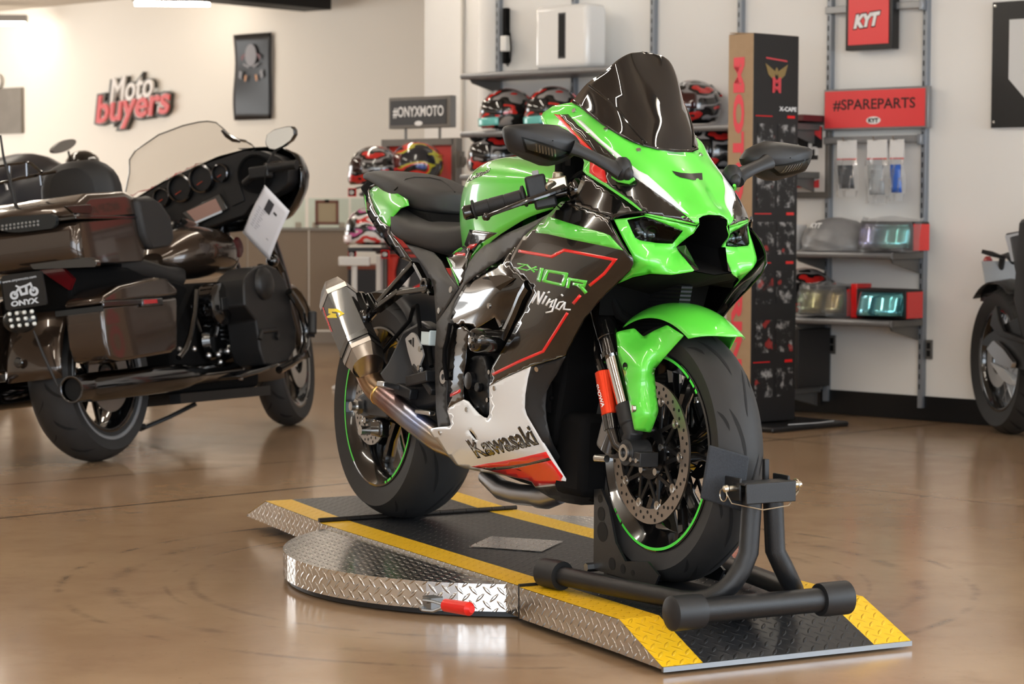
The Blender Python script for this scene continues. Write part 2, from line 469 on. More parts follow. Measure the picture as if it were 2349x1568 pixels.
# latch with red grip
M_REDGRIP = mat('red_rubber_grip', 'd8231c', .35)
a, b_ = Q(1020, 1386, x=.32), Q(1078, 1396, x=.40)
e0 = Q(1000, 1388, x=.30)
lt = MB(); pA = Vector((e0.x, -.60, .035))
hb = Q(988, 1385, y=-.575); hc = Q(1020, 1387, y=-.62); hd = Q(1083, 1397, y=-.60)
clip = MB().box(hb + Vector((.01, 0, .004)), (.045, .03, .03))
clip.cyl(hb + Vector((-.012, -.02, -.012)), hb + Vector((-.012, .02, .016)), .007); clip.cyl(hb + Vector((.02, -.022, .012)), hb + Vector((.02, .02, .014)), .006)
clip.tube([hb + Vector((.005, -.02, .012)), (hb + hc) / 2 + Vector((0, -.01, .008)), hc], .0035); clip.tube([hb + Vector((.0, -.02, -.012)), (hb + hc) / 2 + Vector((0, -.01, -.014)), hc + Vector((0, 0, -.004))], .0035)
lc = lab(link_mesh('latch', clip, M_STEEL, TT), 'steel toggle latch')
gr = MB().tube([hc, hc + (hd - hc) * .04, hc + (hd - hc) * .9, hd], [.010, .0145, .0155, .008], 14)
lab(link_mesh('latch_grip', gr, M_REDGRIP, lc), 'red rubber grip')
# ------------------------------------------------------------------ wheel chock stand
CH = thing('wheel_chock', 'black tubular wheel chock stand clamping the front wheel of the green bike', 'wheel chock', PLAT_M)
RT = .0225
zt = .0915 + RT + .012
def arc(c, r, a0, a1, ex, ez, n=8):
    return [Vector(c) + Vector(ex) * (r * math.cos(a0 + (a1 - a0) * k / n)) + Vector(ez) * (r * math.sin(a0 + (a1 - a0) * k / n)) for k in range(n + 1)]
for sg in (-1, 1):
    top = Vector((1.21, -.066 if sg < 0 else -.013, .37))
    p0 = Vector((.70, -.262 if sg < 0 else .182, zt)); p1 = Vector((1.12, -.188 if sg < 0 else .108, zt))
    p2 = Vector((1.21, -.075 if sg < 0 else -.005, zt + .11))
    path = [p0, p0.lerp(p1, .5), p1]
    for k in range(1, 7):
        t = k / 6; path.append(p1 * (1 - t) ** 2 + Vector((1.225, -.13 if sg < 0 else .05, zt - .002)) * (2 * t * (1 - t)) + p2 * t * t)
    path.append(top)
    link_mesh('bent_tube', MB().tube(path, RT, 18), M_BLK, CH)
    d_ = (p1 - p0).normalized()
    link_mesh('end_cap', MB().tube([p0 - d_ * .062, p0 - d_ * .056, p0 - d_ * .004, p0 + d_ * .012, p0 + d_ * .013], [.026, .034, .035, .034, .02], 20), mat('black_rubber_cap', '1c1d1f', .5), CH)
zc = .0915 + .036
link_mesh('cross_tube', MB().tube([(1.255, -.25, zc), (1.255, .105, zc)], .027, 20), M_BLK, CH)
for sg in (-1, 1):
    link_mesh('end_cap', MB().tube([(1.255, -.072 + sg * q_, zc) for q_ in (.232, .227, .165, .154, .153)], [.030, .0375, .0375, .036, .024], 24), mat('black_rubber_cap'), CH)
link_mesh('centre_rail', MB().bar((.60, -.04, .105), (1.2, -.04, .105), .09, .018), M_BLK, CH, bevel=.003)
# clamp head on the post
DY = Matrix.Translation((.085, -.045, .004)); hd_ = MB(); hd_.box((1.13, .006, .385), (.05, .135, .006)); hd_.box((1.105, -.058, .372), (.06, .006, .05)); hd_.box((1.105, .068, .372), (.06, .006, .05)); hd_.box((1.155, .006, .365), (.006, .13, .045))
hd_.cyl((1.11, -.055, .372), (1.11, .066, .372), .014); hd_.box((1.085, .04, .405), (.012, .012, .05))
link_mesh('clamp_head', MB().merge(hd_, DY), M_BLK, CH, bevel=.002)
pin = MB().cyl((1.118, -.085, .374), (1.118, .11, .374), .0065); pin.ball((1.118, -.085, .374), .009); pin.tube(arc((1.118, .098, .372), .014, 0, 2 * PI, (1, 0, 0), (0, 0, 1), 12), .0016, 6)
pin.tube([(1.118, -.088, .37), (1.14, -.085, .345), (1.165, -.02, .33), (1.16, .05, .335), (1.125, .1, .36)], .0013, 6); pin.tube(arc((1.112, -.088, .36), .014, 0, 2 * PI, (1, 0, 0), (0, 0, 1), 12), .0014, 6)
lab(link_mesh('locking_pin', MB().merge(pin, DY), mat('zinc_pin', 'c9c3b4', .3, 1), CH), 'bright pin with split ring and wire lanyard')
M_FELT = mat('black_flocked_pad', '1e2126', .8, 0, noise=('33373d', 240), bump=(.6, 500))
pads = MB()
q = [(1624, 1019), (1716, 1046), (1700, 1172), (1604, 1142)]
loop = []
for i, (u, v) in enumerate(q): loop.append(Q(u, v, x=1.158 - (.0 if i in (1, 2) else .02)))
pads.prism(loop, (.008, 0, 0)); link_mesh('front_pad', pads, M_FELT, CH, bevel=.004)
link_mesh('pad_arm', MB().bar((1.16, -.07, .37), (1.20, -.045, .372), .03, .012), M_BLK, CH)
# cradle: two L shaped gusset plates with lightening holes joined by a pivot
def cradle_plate(y):
    o = [(.552, .112), (.83, .112), (.85, .14), (.80, .165), (.70, .152), (.655, .19), (.622, .27), (.585, .31), (.553, .305)]
    mbp = MB(); mbp.prism([(x + .075, y, z + .008) for x, z in o], (0, .006, 0))
    for (x, z, a) in ((.582, .286, .010), (.588, .250, .017), (.594, .208, .024), (.64, .138, .015), (.69, .133, .011), (.735, .13, .007)):
        for yy in (y - .0006, y + .0066):
            c_ = [(x + .075 + a * math.cos(2 * PI * k / 20), yy, z + .008 + a * math.sin(2 * PI * k / 20)) for k in range(20)]
            mbp.add(c_, [tuple(range(20))], 1, False)
    return mbp
M_HOLE = mat('dark_opening', '050505', .7)
for y in (-.128, .048): link_mesh('cradle_plate', cradle_plate(y), [M_BLK, M_HOLE], CH)
cr = MB(); cr.box((.648, -.04, .15), (.008, .16, .06)); cr.box((.75, -.04, .118), (.15, .16, .006))
link_mesh('cradle_bed', cr, M_FELT, CH, bevel=.002)
bt = MB().cyl((.622, -.146, .125), (.622, .07, .125), .011, n=6); lab(link_mesh('pivot_bolt', bt, M_STEEL, CH), 'zinc plated pivot bolt')
# ------------------------------------------------------------------ surface tools
class TPS:
    """smooth lateral depth over the photograph's outline points: thin plate through (u, v, depth)"""
    def __init__(s, ctrl, lam=.004):
        c = np.array(ctrl, float); s.p = c[:, :2] / 100.0
        n = len(c); d = np.linalg.norm(s.p[:, None] - s.p[None], axis=2)
        K = s.k(d) + lam * np.eye(n); P = np.hstack([np.ones((n, 1)), s.p])
        A = np.block([[K, P], [P.T, np.zeros((3, 3))]])
        s.w = np.linalg.lstsq(A, np.concatenate([c[:, 2], np.zeros(3)]), rcond=None)[0]
    @staticmethod
    def k(r): return np.where(r > 1e-9, r * r * np.log(np.maximum(r, 1e-9)), 0)
    def __call__(s, u, v):
        q = np.array([u, v]) / 100.0
        return float(s.k(np.linalg.norm(s.p - q, axis=1)) @ s.w[:-3] + s.w[-3] + s.w[-2:] @ q)
from mathutils.geometry import delaunay_2d_cdt
def dens(loop, st):
    out = []
    for i, a in enumerate(loop):
        b = loop[(i + 1) % len(loop)]; a2, b2 = Vector(a[:2]), Vector(b[:2])
        k = max(1, int((b2 - a2).length / st))
        out += [a2.lerp(b2, j / k) for j in range(k)]
    return out
def inside(p, L):
    c = False; j = len(L) - 1
    for i in range(len(L)):
        a, b = L[i], L[j]
        if (a[1] > p[1]) != (b[1] > p[1]) and p[0] < (b[0] - a[0]) * (p[1] - a[1]) / (b[1] - a[1]) + a[0]: c = not c
        j = i
    return c
def rnd(loop, r=6, n=3):
    """round an outline's corners"""
    out = []; N = len(loop)
    for i in range(N):
        p, a, b = Vector(loop[i][:2]), Vector(loop[i - 1][:2]), Vector(loop[(i + 1) % N][:2])
        ra = min(r, (a - p).length * .45); rb = min(r, (b - p).length * .45)
        s, e = p + (a - p).normalized() * ra, p + (b - p).normalized() * rb
        out += [s.lerp(p, k / n).lerp(p.lerp(e, k / n), k / n) for k in range(n + 1)]
    return out
def cdt(loop, st, holes=()):
    bd = dens(loop, st); vs = list(bd); n = len(bd)
    ed = [(i, (i + 1) % n) for i in range(n)]
    hl = []
    for h in holes:
        hb = dens(h, st); o = len(vs); vs += hb; ed += [(o + i, o + (i + 1) % len(hb)) for i in range(len(hb))]; hl.append(hb)
    xs = [p[0] for p in bd]; ys = [p[1] for p in bd]
    y = min(ys) + st * .5; row = 0
    allb = [Vector(q) for q in vs]
    while y < max(ys):
        x = min(xs) + (st * .5 if row % 2 else 0)
        while x < max(xs):
            if inside((x, y), bd) and not any(inside((x, y), h) for h in hl):
                if min((q - Vector((x, y))).length_squared for q in allb) > (st * .55) ** 2: vs.append(Vector((x, y)))
            x += st
        y += st * .87; row += 1
    r = delaunay_2d_cdt(vs, ed, [], 1, 1e-5)
    V, F = r[0], r[2]
    F2 = []
    for f in F:
        c = sum((V[i] for i in f), Vector((0, 0))) / len(f)
        if inside(c, bd) and not any(inside(c, h) for h in hl): F2.append(list(f))
    return V, F2
def panel(loop, ctrl, st=9, fr=None, mi=0, r=0, holes=(), mb=None):
    fr = fr or B
    t = TPS(ctrl); L = rnd(loop, r) if r else loop
    V, F = cdt(L, st, holes)
    P = [fr(p[0], p[1], y=min(t(p[0], p[1]), 0.0)) for p in V]
    mb = mb or MB()
    if F:
        a, b, c = F[0][:3]; n = (P[b] - P[a]).cross(P[c] - P[a])
        if n.dot(fr.o - P[a]) < 0: F = [list(reversed(f)) for f in F]
    return mb.add(P, F, mi)
def panel_front(loop, ctrl, st=9, fr=None, mi=0, holes=(), lam=.01):
    """front-facing symmetric skin: x as a smooth even function of (y, z) through the control points"""
    fr = fr or B; t0 = TPS(ctrl)
    C = [fr(u, v, y=y) for u, v, y in ctrl]
    S = TPS([(p.y * 1000, p.z * 1000, p.x) for p in C] + [(-p.y * 1000, p.z * 1000, p.x) for p in C if p.y < -.002], lam)
    cen = [(u, v) for u, v, y in ctrl if y == 0]
    def solve(u, v):
        d = fr.r3 @ ray(u, v)
        p0 = fr(u, v, y=min(t0(u, v), 0)); tt = (p0 - fr.o).length / d.length
        g = lambda t: (lambda p: p.x - S(p.y * 1000, p.z * 1000))(fr.o + d * t)
        a, b = tt, tt + .01; ga, gb = g(a), g(b)
        for _ in range(12):
            if abs(gb - ga) < 1e-9: break
            c = b - gb * (b - a) / (gb - ga); c = max(tt - .12, min(tt + .12, c))
            a, ga, b, gb = b, gb, c, g(c)
            if abs(gb) < 1e-6: break
        return fr.o + d * b
    V, F = cdt(loop, st, holes); P = []
    for p in V:
        q = solve(p[0], p[1])
        on = any(on_seg(p, cen[i], cen[i + 1]) for i in range(len(cen) - 1))
        if on or q.y > 0:
            q = fr(p[0], p[1], y=0); q.x = S(0, q.z * 1000)
        P.append(q)
    a, b, c = F[0][:3]
    if (P[b] - P[a]).cross(P[c] - P[a]).dot(fr.o - P[a]) < 0: F = [list(reversed(f)) for f in F]
    r = MB().add(P, F, mi); r.solve = solve
    return r
def weld(mb, tol=5):
    key = {}; remap = []; V2 = []
    for p in mb.v:
        k_ = (round(p.x, tol), round(p.y, tol) + 0.0, round(p.z, tol))
        if k_ not in key: key[k_] = len(V2); V2.append(p)
        remap.append(key[k_])
    mb.v = V2; F, M_, S_ = [], [], []
    for f, m, q in zip(mb.f, mb.m, mb.s):
        g = []
        for i in f:
            if remap[i] not in g: g.append(remap[i])
        if len(g) > 2: F.append(g); M_.append(m); S_.append(q)
    mb.f, mb.m, mb.s = F, M_, S_
    return mb
def orient(mb, c):
    c = Vector(c); t = 0
    for f in mb.f:
        a, b, d = mb.v[f[0]], mb.v[f[1]], mb.v[f[2]]; t += (b - a).cross(d - a).dot(a - c)
    if t < 0: mb.f = [list(reversed(f)) for f in mb.f]
    return mb
def refine(V, F, mx):
    bm = bmesh.new(); vs = [bm.verts.new((v[0], v[1], 0)) for v in V]
    for f in F:
        try: bm.faces.new([vs[i] for i in f])
        except ValueError: pass
    bmesh.ops.triangulate(bm, faces=bm.faces[:])
    for _ in range(5):
        es = [e for e in bm.edges if e.calc_length() > mx]
        if not es: break
        bmesh.ops.subdivide_edges(bm, edges=es, cuts=1); bmesh.ops.triangulate(bm, faces=[f for f in bm.faces if len(f.verts) > 3])
    bm.verts.index_update()
    r = [(v.co.x, v.co.y) for v in bm.verts], [[v.index for v in f.verts] for f in bm.faces]
    bm.free(); return r
def on_seg(p, a, b):
    a, b, p = Vector(a), Vector(b), Vector(p[:2]); ab = b - a
    k = max(0, min(1, (p - a).dot(ab) / ab.length_squared))
    return (p - a - ab * k).length < .6
def bvh(mb):
    return BVHTree.FromPolygons([tuple(p) for p in mb.v], mb.f)
def cast(tree, fr, u, v, lift):
    d = (fr.r3 @ ray(u, v)).normalized()
    h = tree.ray_cast(fr.o, d)
    if h[0] is None: return None
    n = h[1] if h[1].dot(d) < 0 else -h[1]
    return h[0] + n * lift
def decal(dst, tree, loop, mi, st=10, lift=.0007, fr=None, VF=None, holes=()):
    """flat colour area of a livery, laid on the panel it is printed on"""
    fr = fr or B
    V, F = VF if VF else cdt(loop, st, holes)
    P = [cast(tree, fr, p[0], p[1], lift) for p in V]
    idx = {}; vs = []
    for i, p in enumerate(P):
        if p is not None: idx[i] = len(vs); vs.append(p)
    fs = []
    for f in F:
        if all(i in idx for i in f):
            g = [idx[i] for i in f]
            n = (vs[g[1]] - vs[g[0]]).cross(vs[g[2]] - vs[g[0]])
            if n.dot(fr.o - vs[g[0]]) < 0: g.reverse()
            fs.append(g)
    return dst.add(vs, fs, mi)
def stroke(pts, wd):
    """band along a polyline as one outline"""
    P = [Vector(p) for p in pts]; L, R = [], []
    for i, p in enumerate(P):
        a = (p - P[i - 1]).normalized() if i else (P[1] - p).normalized()
        b = (P[i + 1] - p).normalized() if i < len(P) - 1 else a
        t = (a + b).normalized(); n = Vector((-t.y, t.x)); k = wd / 2 / max(.4, abs(n.dot(Vector((-a.y, a.x)))))
        L.append(p + n * k); R.append(p - n * k)
    return L + R[::-1]
_fc = {}
def glyphs(s, bold=0.0, shear=0.0, res=3):
    key = (s, bold, shear)
    if key in _fc: return _fc[key]
    cu = bpy.data.curves.new('text', 'FONT'); cu.body = s; cu.offset = bold; cu.resolution_u = res; cu.shear = shear
    o = bpy.data.objects.new('text', cu); COL.objects.link(o)
    dg = bpy.context.evaluated_depsgraph_get(); me = bpy.data.meshes.new_from_object(o.evaluated_get(dg))
    V = [(q.co.x, q.co.y) for q in me.vertices]; F = [list(p.vertices) for p in me.polygons]
    bpy.data.objects.remove(o); bpy.data.curves.remove(cu); bpy.data.meshes.remove(me)
    x0, x1 = min(v[0] for v in V), max(v[0] for v in V); y0, y1 = min(v[1] for v in V), max(v[1] for v in V)
    V = [((a - x0) / (x1 - x0), (b - y0) / (y1 - y0)) for a, b in V]
    _fc[key] = (V, F); return V, F
def quad_map(V, bl, br, tr, tl):
    bl, br, tr, tl = map(Vector, (bl, br, tr, tl))
    return [(bl * (1 - a) + br * a) * (1 - b) + (tl * (1 - a) + tr * a) * b for a, b in V]
def text_decal(dst, tree, s, quad, mi, bold=.02, lift=.0011, fr=None):
    V, F = glyphs(s, bold)
    return decal(dst, tree, None, mi, lift=lift, fr=fr, VF=refine(quad_map(V, *quad), F, 6))
def text_on(dst, s, bl, br, tl, mi, bold=.02, lift=None, th=0.0, shear=0):
    """lettering on a flat board: bl, br, tl are its corners in the thing's own axes"""
    V, F = glyphs(s, bold, shear); bl, br, tl = Vector(bl), Vector(br), Vector(tl)
    n = (br - bl).cross(tl - bl).normalized(); lift = .001 if lift is None else lift
    P = [bl + (br - bl) * a + (tl - bl) * b + n * lift for a, b in V]
    return dst.add(P, F, mi, False)
def cr(P, t):
    """Catmull-Rom through a list of tuples at parameter 0..1"""
    n = len(P) - 1; x = min(max(t, 0), 1) * n; i = min(int(x), n - 1); f = x - i
    g = lambda k: np.array(P[min(max(k, 0), n)], float)
    a, b, c, d = g(i - 1), g(i), g(i + 1), g(i + 2)
    return .5 * ((2 * b) + (c - a) * f + (2 * a - 5 * b + 4 * c - d) * f * f + (3 * b - a - 3 * c + d) * f ** 3)
def pad_loft(secs, n=28, m=30, e=2.6, tilt=None):
    """closed cushion-like body: secs = (x, half width, z top, z side bottom)"""
    rings = []
    for i in range(m):
        x, w_, zt_, zb_ = cr(secs, i / (m - 1)); w_ = max(w_, .004)
        ring = []
        for k in range(n):
            a = 2 * PI * k / n; c_, s_ = math.cos(a), math.sin(a)
            yy = w_ * math.copysign(abs(c_) ** (2 / e), c_); q_ = math.copysign(abs(s_) ** (2 / e), s_)
            zz = (zt_ + zb_) / 2 + (zt_ - zb_) / 2 * q_
            ring.append(Vector((x, yy, zz)))
        rings.append(ring)
    return MB().loft(rings, cap=True)
# ------------------------------------------------------------------ green sport bike: materials
M_GREEN = mat('lime_green_paint', '5cd944', .32, 0, coat=1)
M_GLOSS = mat('gloss_black_paint', '0c0b0b', .16, 0, coat=1)
M_WHITE = mat('white_paint', 'eef2f5', .3, 0, coat=1)
M_RED = mat('red_decal', 'e8191b', .3, 0, coat=.6)
M_PLAST = mat('textured_black_plastic', '1d1e20', .48, 0, bump=(.15, 900))
M_SATIN = mat('satin_graphite_plastic', '3b3a39', .5, 0)
M_MATT = mat('matte_black_inside', '040405', .85, spec=.2)
M_TYRE = mat('tyre_rubber', '232324', .62, 0, noise=('2b2b2b', 30))
M_GROOVE = mat('tyre_groove', '0d0d0e', .8)
M_RIM = mat('gloss_black_rim', '0a0a0b', .14, 0, coat=1)
M_ALU = mat('brushed_aluminium', 'c4c5c7', .32, 1)
M_DISC = mat('brake_disc_steel', 'a39d97', .3, 1, aniso=.5)
M_CHROME = mat('polished_chrome', 'e6e8ea', .08, 1)
M_SEAT = mat('black_seat_vinyl', '2f2e2e', .6, 0, bump=(.12, 1200))
M_SCREEN = mat('dark_tinted_screen', '0b0a0c', .04, 0, coat=1)
M_BOLT = mat('bolt_steel', 'c8c8c6', .25, 1)
M_LIME = mat('lime_rim_tape', '4fe04a', .35)
M_TI = mat('titanium', 'a7a19b', .3, 1)
M_CARB = mat('carbon_fibre', '1d1c1c', .28, 0, coat=.8)
M_ORANGE = mat('orange_anodised', 'e5411f', .28, .55)
M_YEL = mat('yellow_emblem', 'f3d92c', .4)
M_GLASS = mat('clear_lens', 'f2f5f7', .03, 0, trans=1, ior=1.3)
M_SMOKE = mat('smoked_headlamp_lens', '1a1c1c', .05, 0, coat=1)
M_RAD = mat('radiator_fins', '151618', .5, .3)
def fins(m, axis, freq, st=.5):
    T = NT(m); vec, x, y, z = T.coord('Object')
    T.bump(T.math('ABSOLUTE', T.math('SINE', T.math('MULTIPLY', (x, y, z)[axis], freq))), st, .003)
fins(M_RAD, 2, 330, .8)
def carbon(m):
    T = NT(m); vec, x, y, z = T.coord('Object')
    a = T.math('SINE', T.math('MULTIPLY', T.math('ADD', x, z), 1500)); b = T.math('SINE', T.math('MULTIPLY', T.math('SUBTRACT', x, z), 1500))
    k = T.math('GREATER_THAN', T.math('MULTIPLY', a, b), 0)
    T.put(T.b.inputs['Base Color'], T.mix(k, rgb('141313'), rgb('333130')))
carbon(M_CARB)
BK = thing('sport_motorcycle', 'lime green, black and white faired sport motorcycle standing on the turntable', 'motorcycle', BIKE_M)
def part(name, mb, m, parent=None, label=None, **k):
    o = link_mesh(name, mb, m, parent or BK, **k)
    if label: o['label'] = label
    return o
def part2(name, mb, m, parent=None, label=None, **k):
    a = part(name, mb, m, parent, label, **k); b = part(name, mb.mirror(), m, parent, label, **k)
    return a
def bolt(mb, p, n, r=.006, mi=0):
    n = Vector(n).normalized(); p = Vector(p)
    return mb.cyl(p - n * .004, p + n * .003, r, n=12, mi=mi)
# ------------------------------------------------------------------ wheels
def tyre(R, wd, rb, wb, seg=72):
    prof = [(rb, -wb), (rb + .012, -wb - .006), (R - (R - rb) * .55, -wd / 2 + .004), (R - (R - rb) * .36, -wd / 2)]
    for k in range(13):
        a = -1 + k / 6; yy = a * wd / 2
        prof.append((R - (R - rb) * .36 * abs(a) ** 2.3, yy)) if 0 < k < 12 else None
    prof += [(r_, -y_) for r_, y_ in reversed(prof[:4])]
    prof = [p for p in prof if p]
    prof += [(rb - .004, wb - .004), (rb - .004, -wb + .004)]
    return MB().lathe(prof, (0, 0, 0), (0, 1, 0), seg, 0, True, True)
def groove(mb, R, rb, wd, a0, a1, y0, y1, width=.006, mi=1, n=14):
    def P(a, yy, off):
        t = yy / (wd / 2); r_ = R - (R - rb) * .36 * abs(t) ** 2.3 + .0006
        return Vector((r_ * math.cos(a), yy, r_ * math.sin(a)))
    A, C = [], []
    for k in range(n + 1):
        f = k / n; wdt = width * min(1, 4 * f, 4 * (1 - f)) * .5 + .0004
        a = a0 + (a1 - a0) * f; yy = y0 + (y1 - y0) * f ** 1.6
        A.append(P(a - wdt / R * .6, yy - wdt, 0)); C.append(P(a + wdt / R * .6, yy + wdt, 0))
    for k in range(n):
        q = [A[k], A[k + 1], C[k + 1], C[k]]
        nn = (q[1] - q[0]).cross(q[2] - q[0]); c_ = (q[0] + q[2]) / 2
        mb.add(q, [(0, 1, 2, 3)] if nn.dot(Vector((c_.x, 0, c_.z))) > 0 else [(3, 2, 1, 0)], mi)
def rim(wb, rl=.229, hub=.05, spokes=5, hubw=.055, phase=0.2):
    prof = [(rl, -wb - .008), (rl, -wb - .003), (rl - .008, -wb + .002), (.205, -wb + .02), (.198, -wb * .3), (.198, wb * .3), (.205, wb - .02), (rl - .008, wb - .002), (rl, wb + .003), (rl, wb + .008),
            (rl - .006, wb + .009), (rl - .014, wb), (.192, wb - .025), (.186, wb * .3), (.186, -wb * .3), (.192, -wb + .025), (rl - .014, -wb), (rl - .006, -wb - .009)]
    m = MB().lathe(prof, (0, 0, 0), (0, 1, 0), 72, 0, True, True)
    m.lathe([(0, -hubw), (hub * .8, -hubw), (hub, -hubw * .6), (hub, hubw * .6), (hub * .8, hubw), (0, hubw)], (0, 0, 0), (0, 1, 0), 28)
    for k in range(spokes):
        a = phase + 2 * PI * k / spokes
        for s in (-.13, .13):
            d0, d1 = Vector((math.cos(a + s), 0, math.sin(a + s))), Vector((math.cos(a + s * 1.6), 0, math.sin(a + s * 1.6)))
            m.tube([d0 * (hub * .7), d0 * .12, d1 * .192], [.021, .015, .018], 8, flat=1.35)
    return m
def brake_disc(parent, y, R=.165, ri=.130, out=-1, holes=True):
    m = MB(); t = .0025
    m.lathe([(ri, y - t), (R, y - t), (R, y + t), (ri, y + t)], (0, 0, 0), (0, 1, 0), 72, 0, False, True)
    for k in range(10):
        a = 2 * PI * k / 10
        m.lathe([(.0, y + out * .0032), (.012, y + out * .0032), (.012, y)], (math.cos(a) * (ri - .004), 0, math.sin(a) * (ri - .004)), (0, 1, 0), 12)
    for k in range(60):
        a = 2 * PI * k / 60 ; r_ = ri + .008 + (R - ri - .016) * ((k * 2) % 5) / 4
        for oo in (out, -out):
            c = Vector((r_ * math.cos(a), y + oo * (t + .0003), r_ * math.sin(a)))
            q = [c + Vector((.0042 * math.cos(2 * PI * j / 10), 0, .0042 * math.sin(2 * PI * j / 10))) for j in range(10)]
            m.add(q, [tuple(range(10))] if oo > 0 else [tuple(reversed(range(10)))], 1, False)
    d = part('brake_disc', m, [M_DISC, M_HOLE], parent)
    c = MB(); c.lathe([(.036, y - .003), (.062, y - .003), (.062, y + .003), (.036, y + .003)], (0, 0, 0), (0, 1, 0), 36, 0, False, True)
    for k in range(10):
        a = 2 * PI * (k) / 10
        p = Vector((math.cos(a) * (ri - .002), y, math.sin(a) * (ri - .002)))
        for s in (-.36, .36):
            q = Vector((math.cos(a + s) * .06, y, math.sin(a + s) * .06))
            c.bar(q, p, .009, .004, 0, (0, 1, 0))
    part('disc_carrier', c, mat('black_anodised', '131314', .35, .3), parent)
    b = MB()
    for k in range(5):
        a = 2 * PI * (k + .25) / 5
        bolt(b, (math.cos(a) * .052, y + out * .004, math.sin(a) * .052), (0, out, 0), .0085)
    for k in range(10):
        a = 2 * PI * k / 10
        b.lathe([(.004, y + out * .0034), (.0085, y + out * .0045), (.0085, y + out * .003)], (math.cos(a) * (ri - .003), 0, math.sin(a) * (ri - .003)), (0, 1, 0), 12)
    part('disc_bolts', b, M_BOLT, parent)
    return d
def wheel(name, c, R, wd, wb, rb=.2205, tapes=(), disc=None, grooves=()):
    t = bpy.data.objects.new(name, None); COL.objects.link(t); t.parent = BK; t.location = c
    tm = tyre(R, wd, rb, wb)
    for g in grooves: groove(tm, R, rb, wd, *g)
    part('tyre', tm, [M_TYRE, M_GROOVE], t)
    part('rim', rim(wb), M_RIM, t)
    tp = MB()
    for sg in (-1, 1):
        for a0, a1 in tapes:
            n = max(2, int((a1 - a0) / .05)); ri_ = [[], []]
            for k in range(n + 1):
                a = a0 + (a1 - a0) * k / n
                for j, r_ in enumerate((.2195, .2262)): ri_[j].append(Vector((r_ * math.cos(a), sg * (wb + .0098 - (.2262 - r_) * .0), r_ * math.sin(a))))
            fs = [(k, k + 1, n + 2 + k, n + 1 + k) if sg < 0 else (n + 1 + k, n + 2 + k, k + 1, k) for k in range(n)]
            tp.add(ri_[0] + ri_[1], fs)
    part('rim_tape', tp, M_LIME, t)
    return t
def tape_set(p):
    out = []
    for k in range(2):
        a = p + k * PI
        out += [(a, a + 1.9), (a - .14, a - .03), (a - .22, a - .17)]
    return out
gs = []
for k in range(9):
    a = 2 * PI * k / 9
    gs += [(a, a + .42, -.006, -.034, .006), (a + .35, a + .77, .006, .034, .006), (a + .25, a + .42, -.040, -.056, .004), (a + .6, a + .77, .040, .056, .004)]
WF = wheel('front_wheel', (1.44, 0, .308), .300, .120, .046, tapes=tape_set(-2.2), grooves=gs)
for s in (-1, 1): brake_disc(WF, s * .066, out=s)
gs = []
for k in range(8):
    a = 2 * PI * k / 8
    gs += [(a, a + .45, -.012, -.05, .007), (a + .4, a + .85, .012, .05, .007), (a + .3, a + .5, -.062, -.088, .005), (a + .7, a + .9, .062, .088, .005)]
WR = wheel('rear_wheel', (0, 0, .32), .320, .190, .078, tapes=tape_set(2.1), grooves=gs)
rd_ = brake_disc(WR, -.105, R=.11, ri=.07, out=-1)
for o_ in list(WF.children): pass
# fender text on tyre side walls is left to the rubber; rim lettering
# ------------------------------------------------------------------ fork, brakes, front fender
def frk(y, u, v): return B(u, v, y=y)
FY = -.105
ax0 = Vector((1.44, 0, .308))
p_low = B(1447, 1012, y=FY); p_c1 = B(1436, 928, y=FY); p_c0 = B(1408, 820, y=FY); p_r = B(1392, 748, y=FY)
rake = (p_c0 - p_c1).normalized()
p_top = p_c0 + rake * .42
for sg in (1, -1):
    S = (lambda p: Vector((p.x, p.y * sg, p.z)))
    f = MB(); f.tube([S(p_c0 + rake * .0), S(p_c0 + rake * .012), S(p_c0 + rake * .014), S(p_c0 + rake * .05), S(p_c0 + rake * .052), S(p_c0 + rake * .085), S(p_c0 + rake * .09), S(p_top)], [.030, .030, .026, .026, .0275, .0275, .0285, .0285], 22)
    fo = part('fork_leg', f, M_GLOSS, label='gloss black outer tube')
    c_ = MB().cyl(S(p_c1 - rake * .01), S(p_c0 + rake * .01), .0215, n=22); part('stanchion', c_, M_CHROME, fo, 'chrome inner tube')
    b = MB(); b.tube([S(p_c1), S(p_c1 - rake * .05), S(p_c1 - rake * .052), S(p_c1 - rake * .075), S(p_low)], [.0265, .0265, .023, .023, .024], 20)
    axp = Vector((1.44, FY * sg * 1.02, .308))
    b.tube([S(p_low), (S(p_low) + axp) / 2, axp], [.023, .022, .026], 16)
    b.cyl(axp + Vector((0, .028, 0)), axp - Vector((0, .028, 0)), .031, n=28)
    b.box(axp + Vector((.035, 0, -.012)), (.05, .05, .034))
    part('axle_clamp', b, M_PLAST, fo, bevel=.002)
    n_ = MB(); n_.lathe([(.012, 0), (.019, 0), (.019, .006), (.012, .006)], axp - Vector((0, sg * .034 + (0 if sg > 0 else 0), 0)) if sg > 0 else axp + Vector((0, .028, 0)), (0, 1, 0), 6, 0, False, True)
    if sg > 0:
        pass
    bo = MB()
    for dx in (.026, .05): bolt(bo, axp + Vector((dx, -.027 * (1 if sg > 0 else -1), -.014)), (0, -1 if sg > 0 else 1, 0), .0055)
    bo.lathe([(.0115, 0), (.0195, 0), (.0195, .005), (.0115, .005)], axp + Vector((0, -.034 if sg > 0 else .029, 0)), (0, 1, 0), 24, 0, False, True)
    part('axle_bolts', bo, M_BOLT, fo)
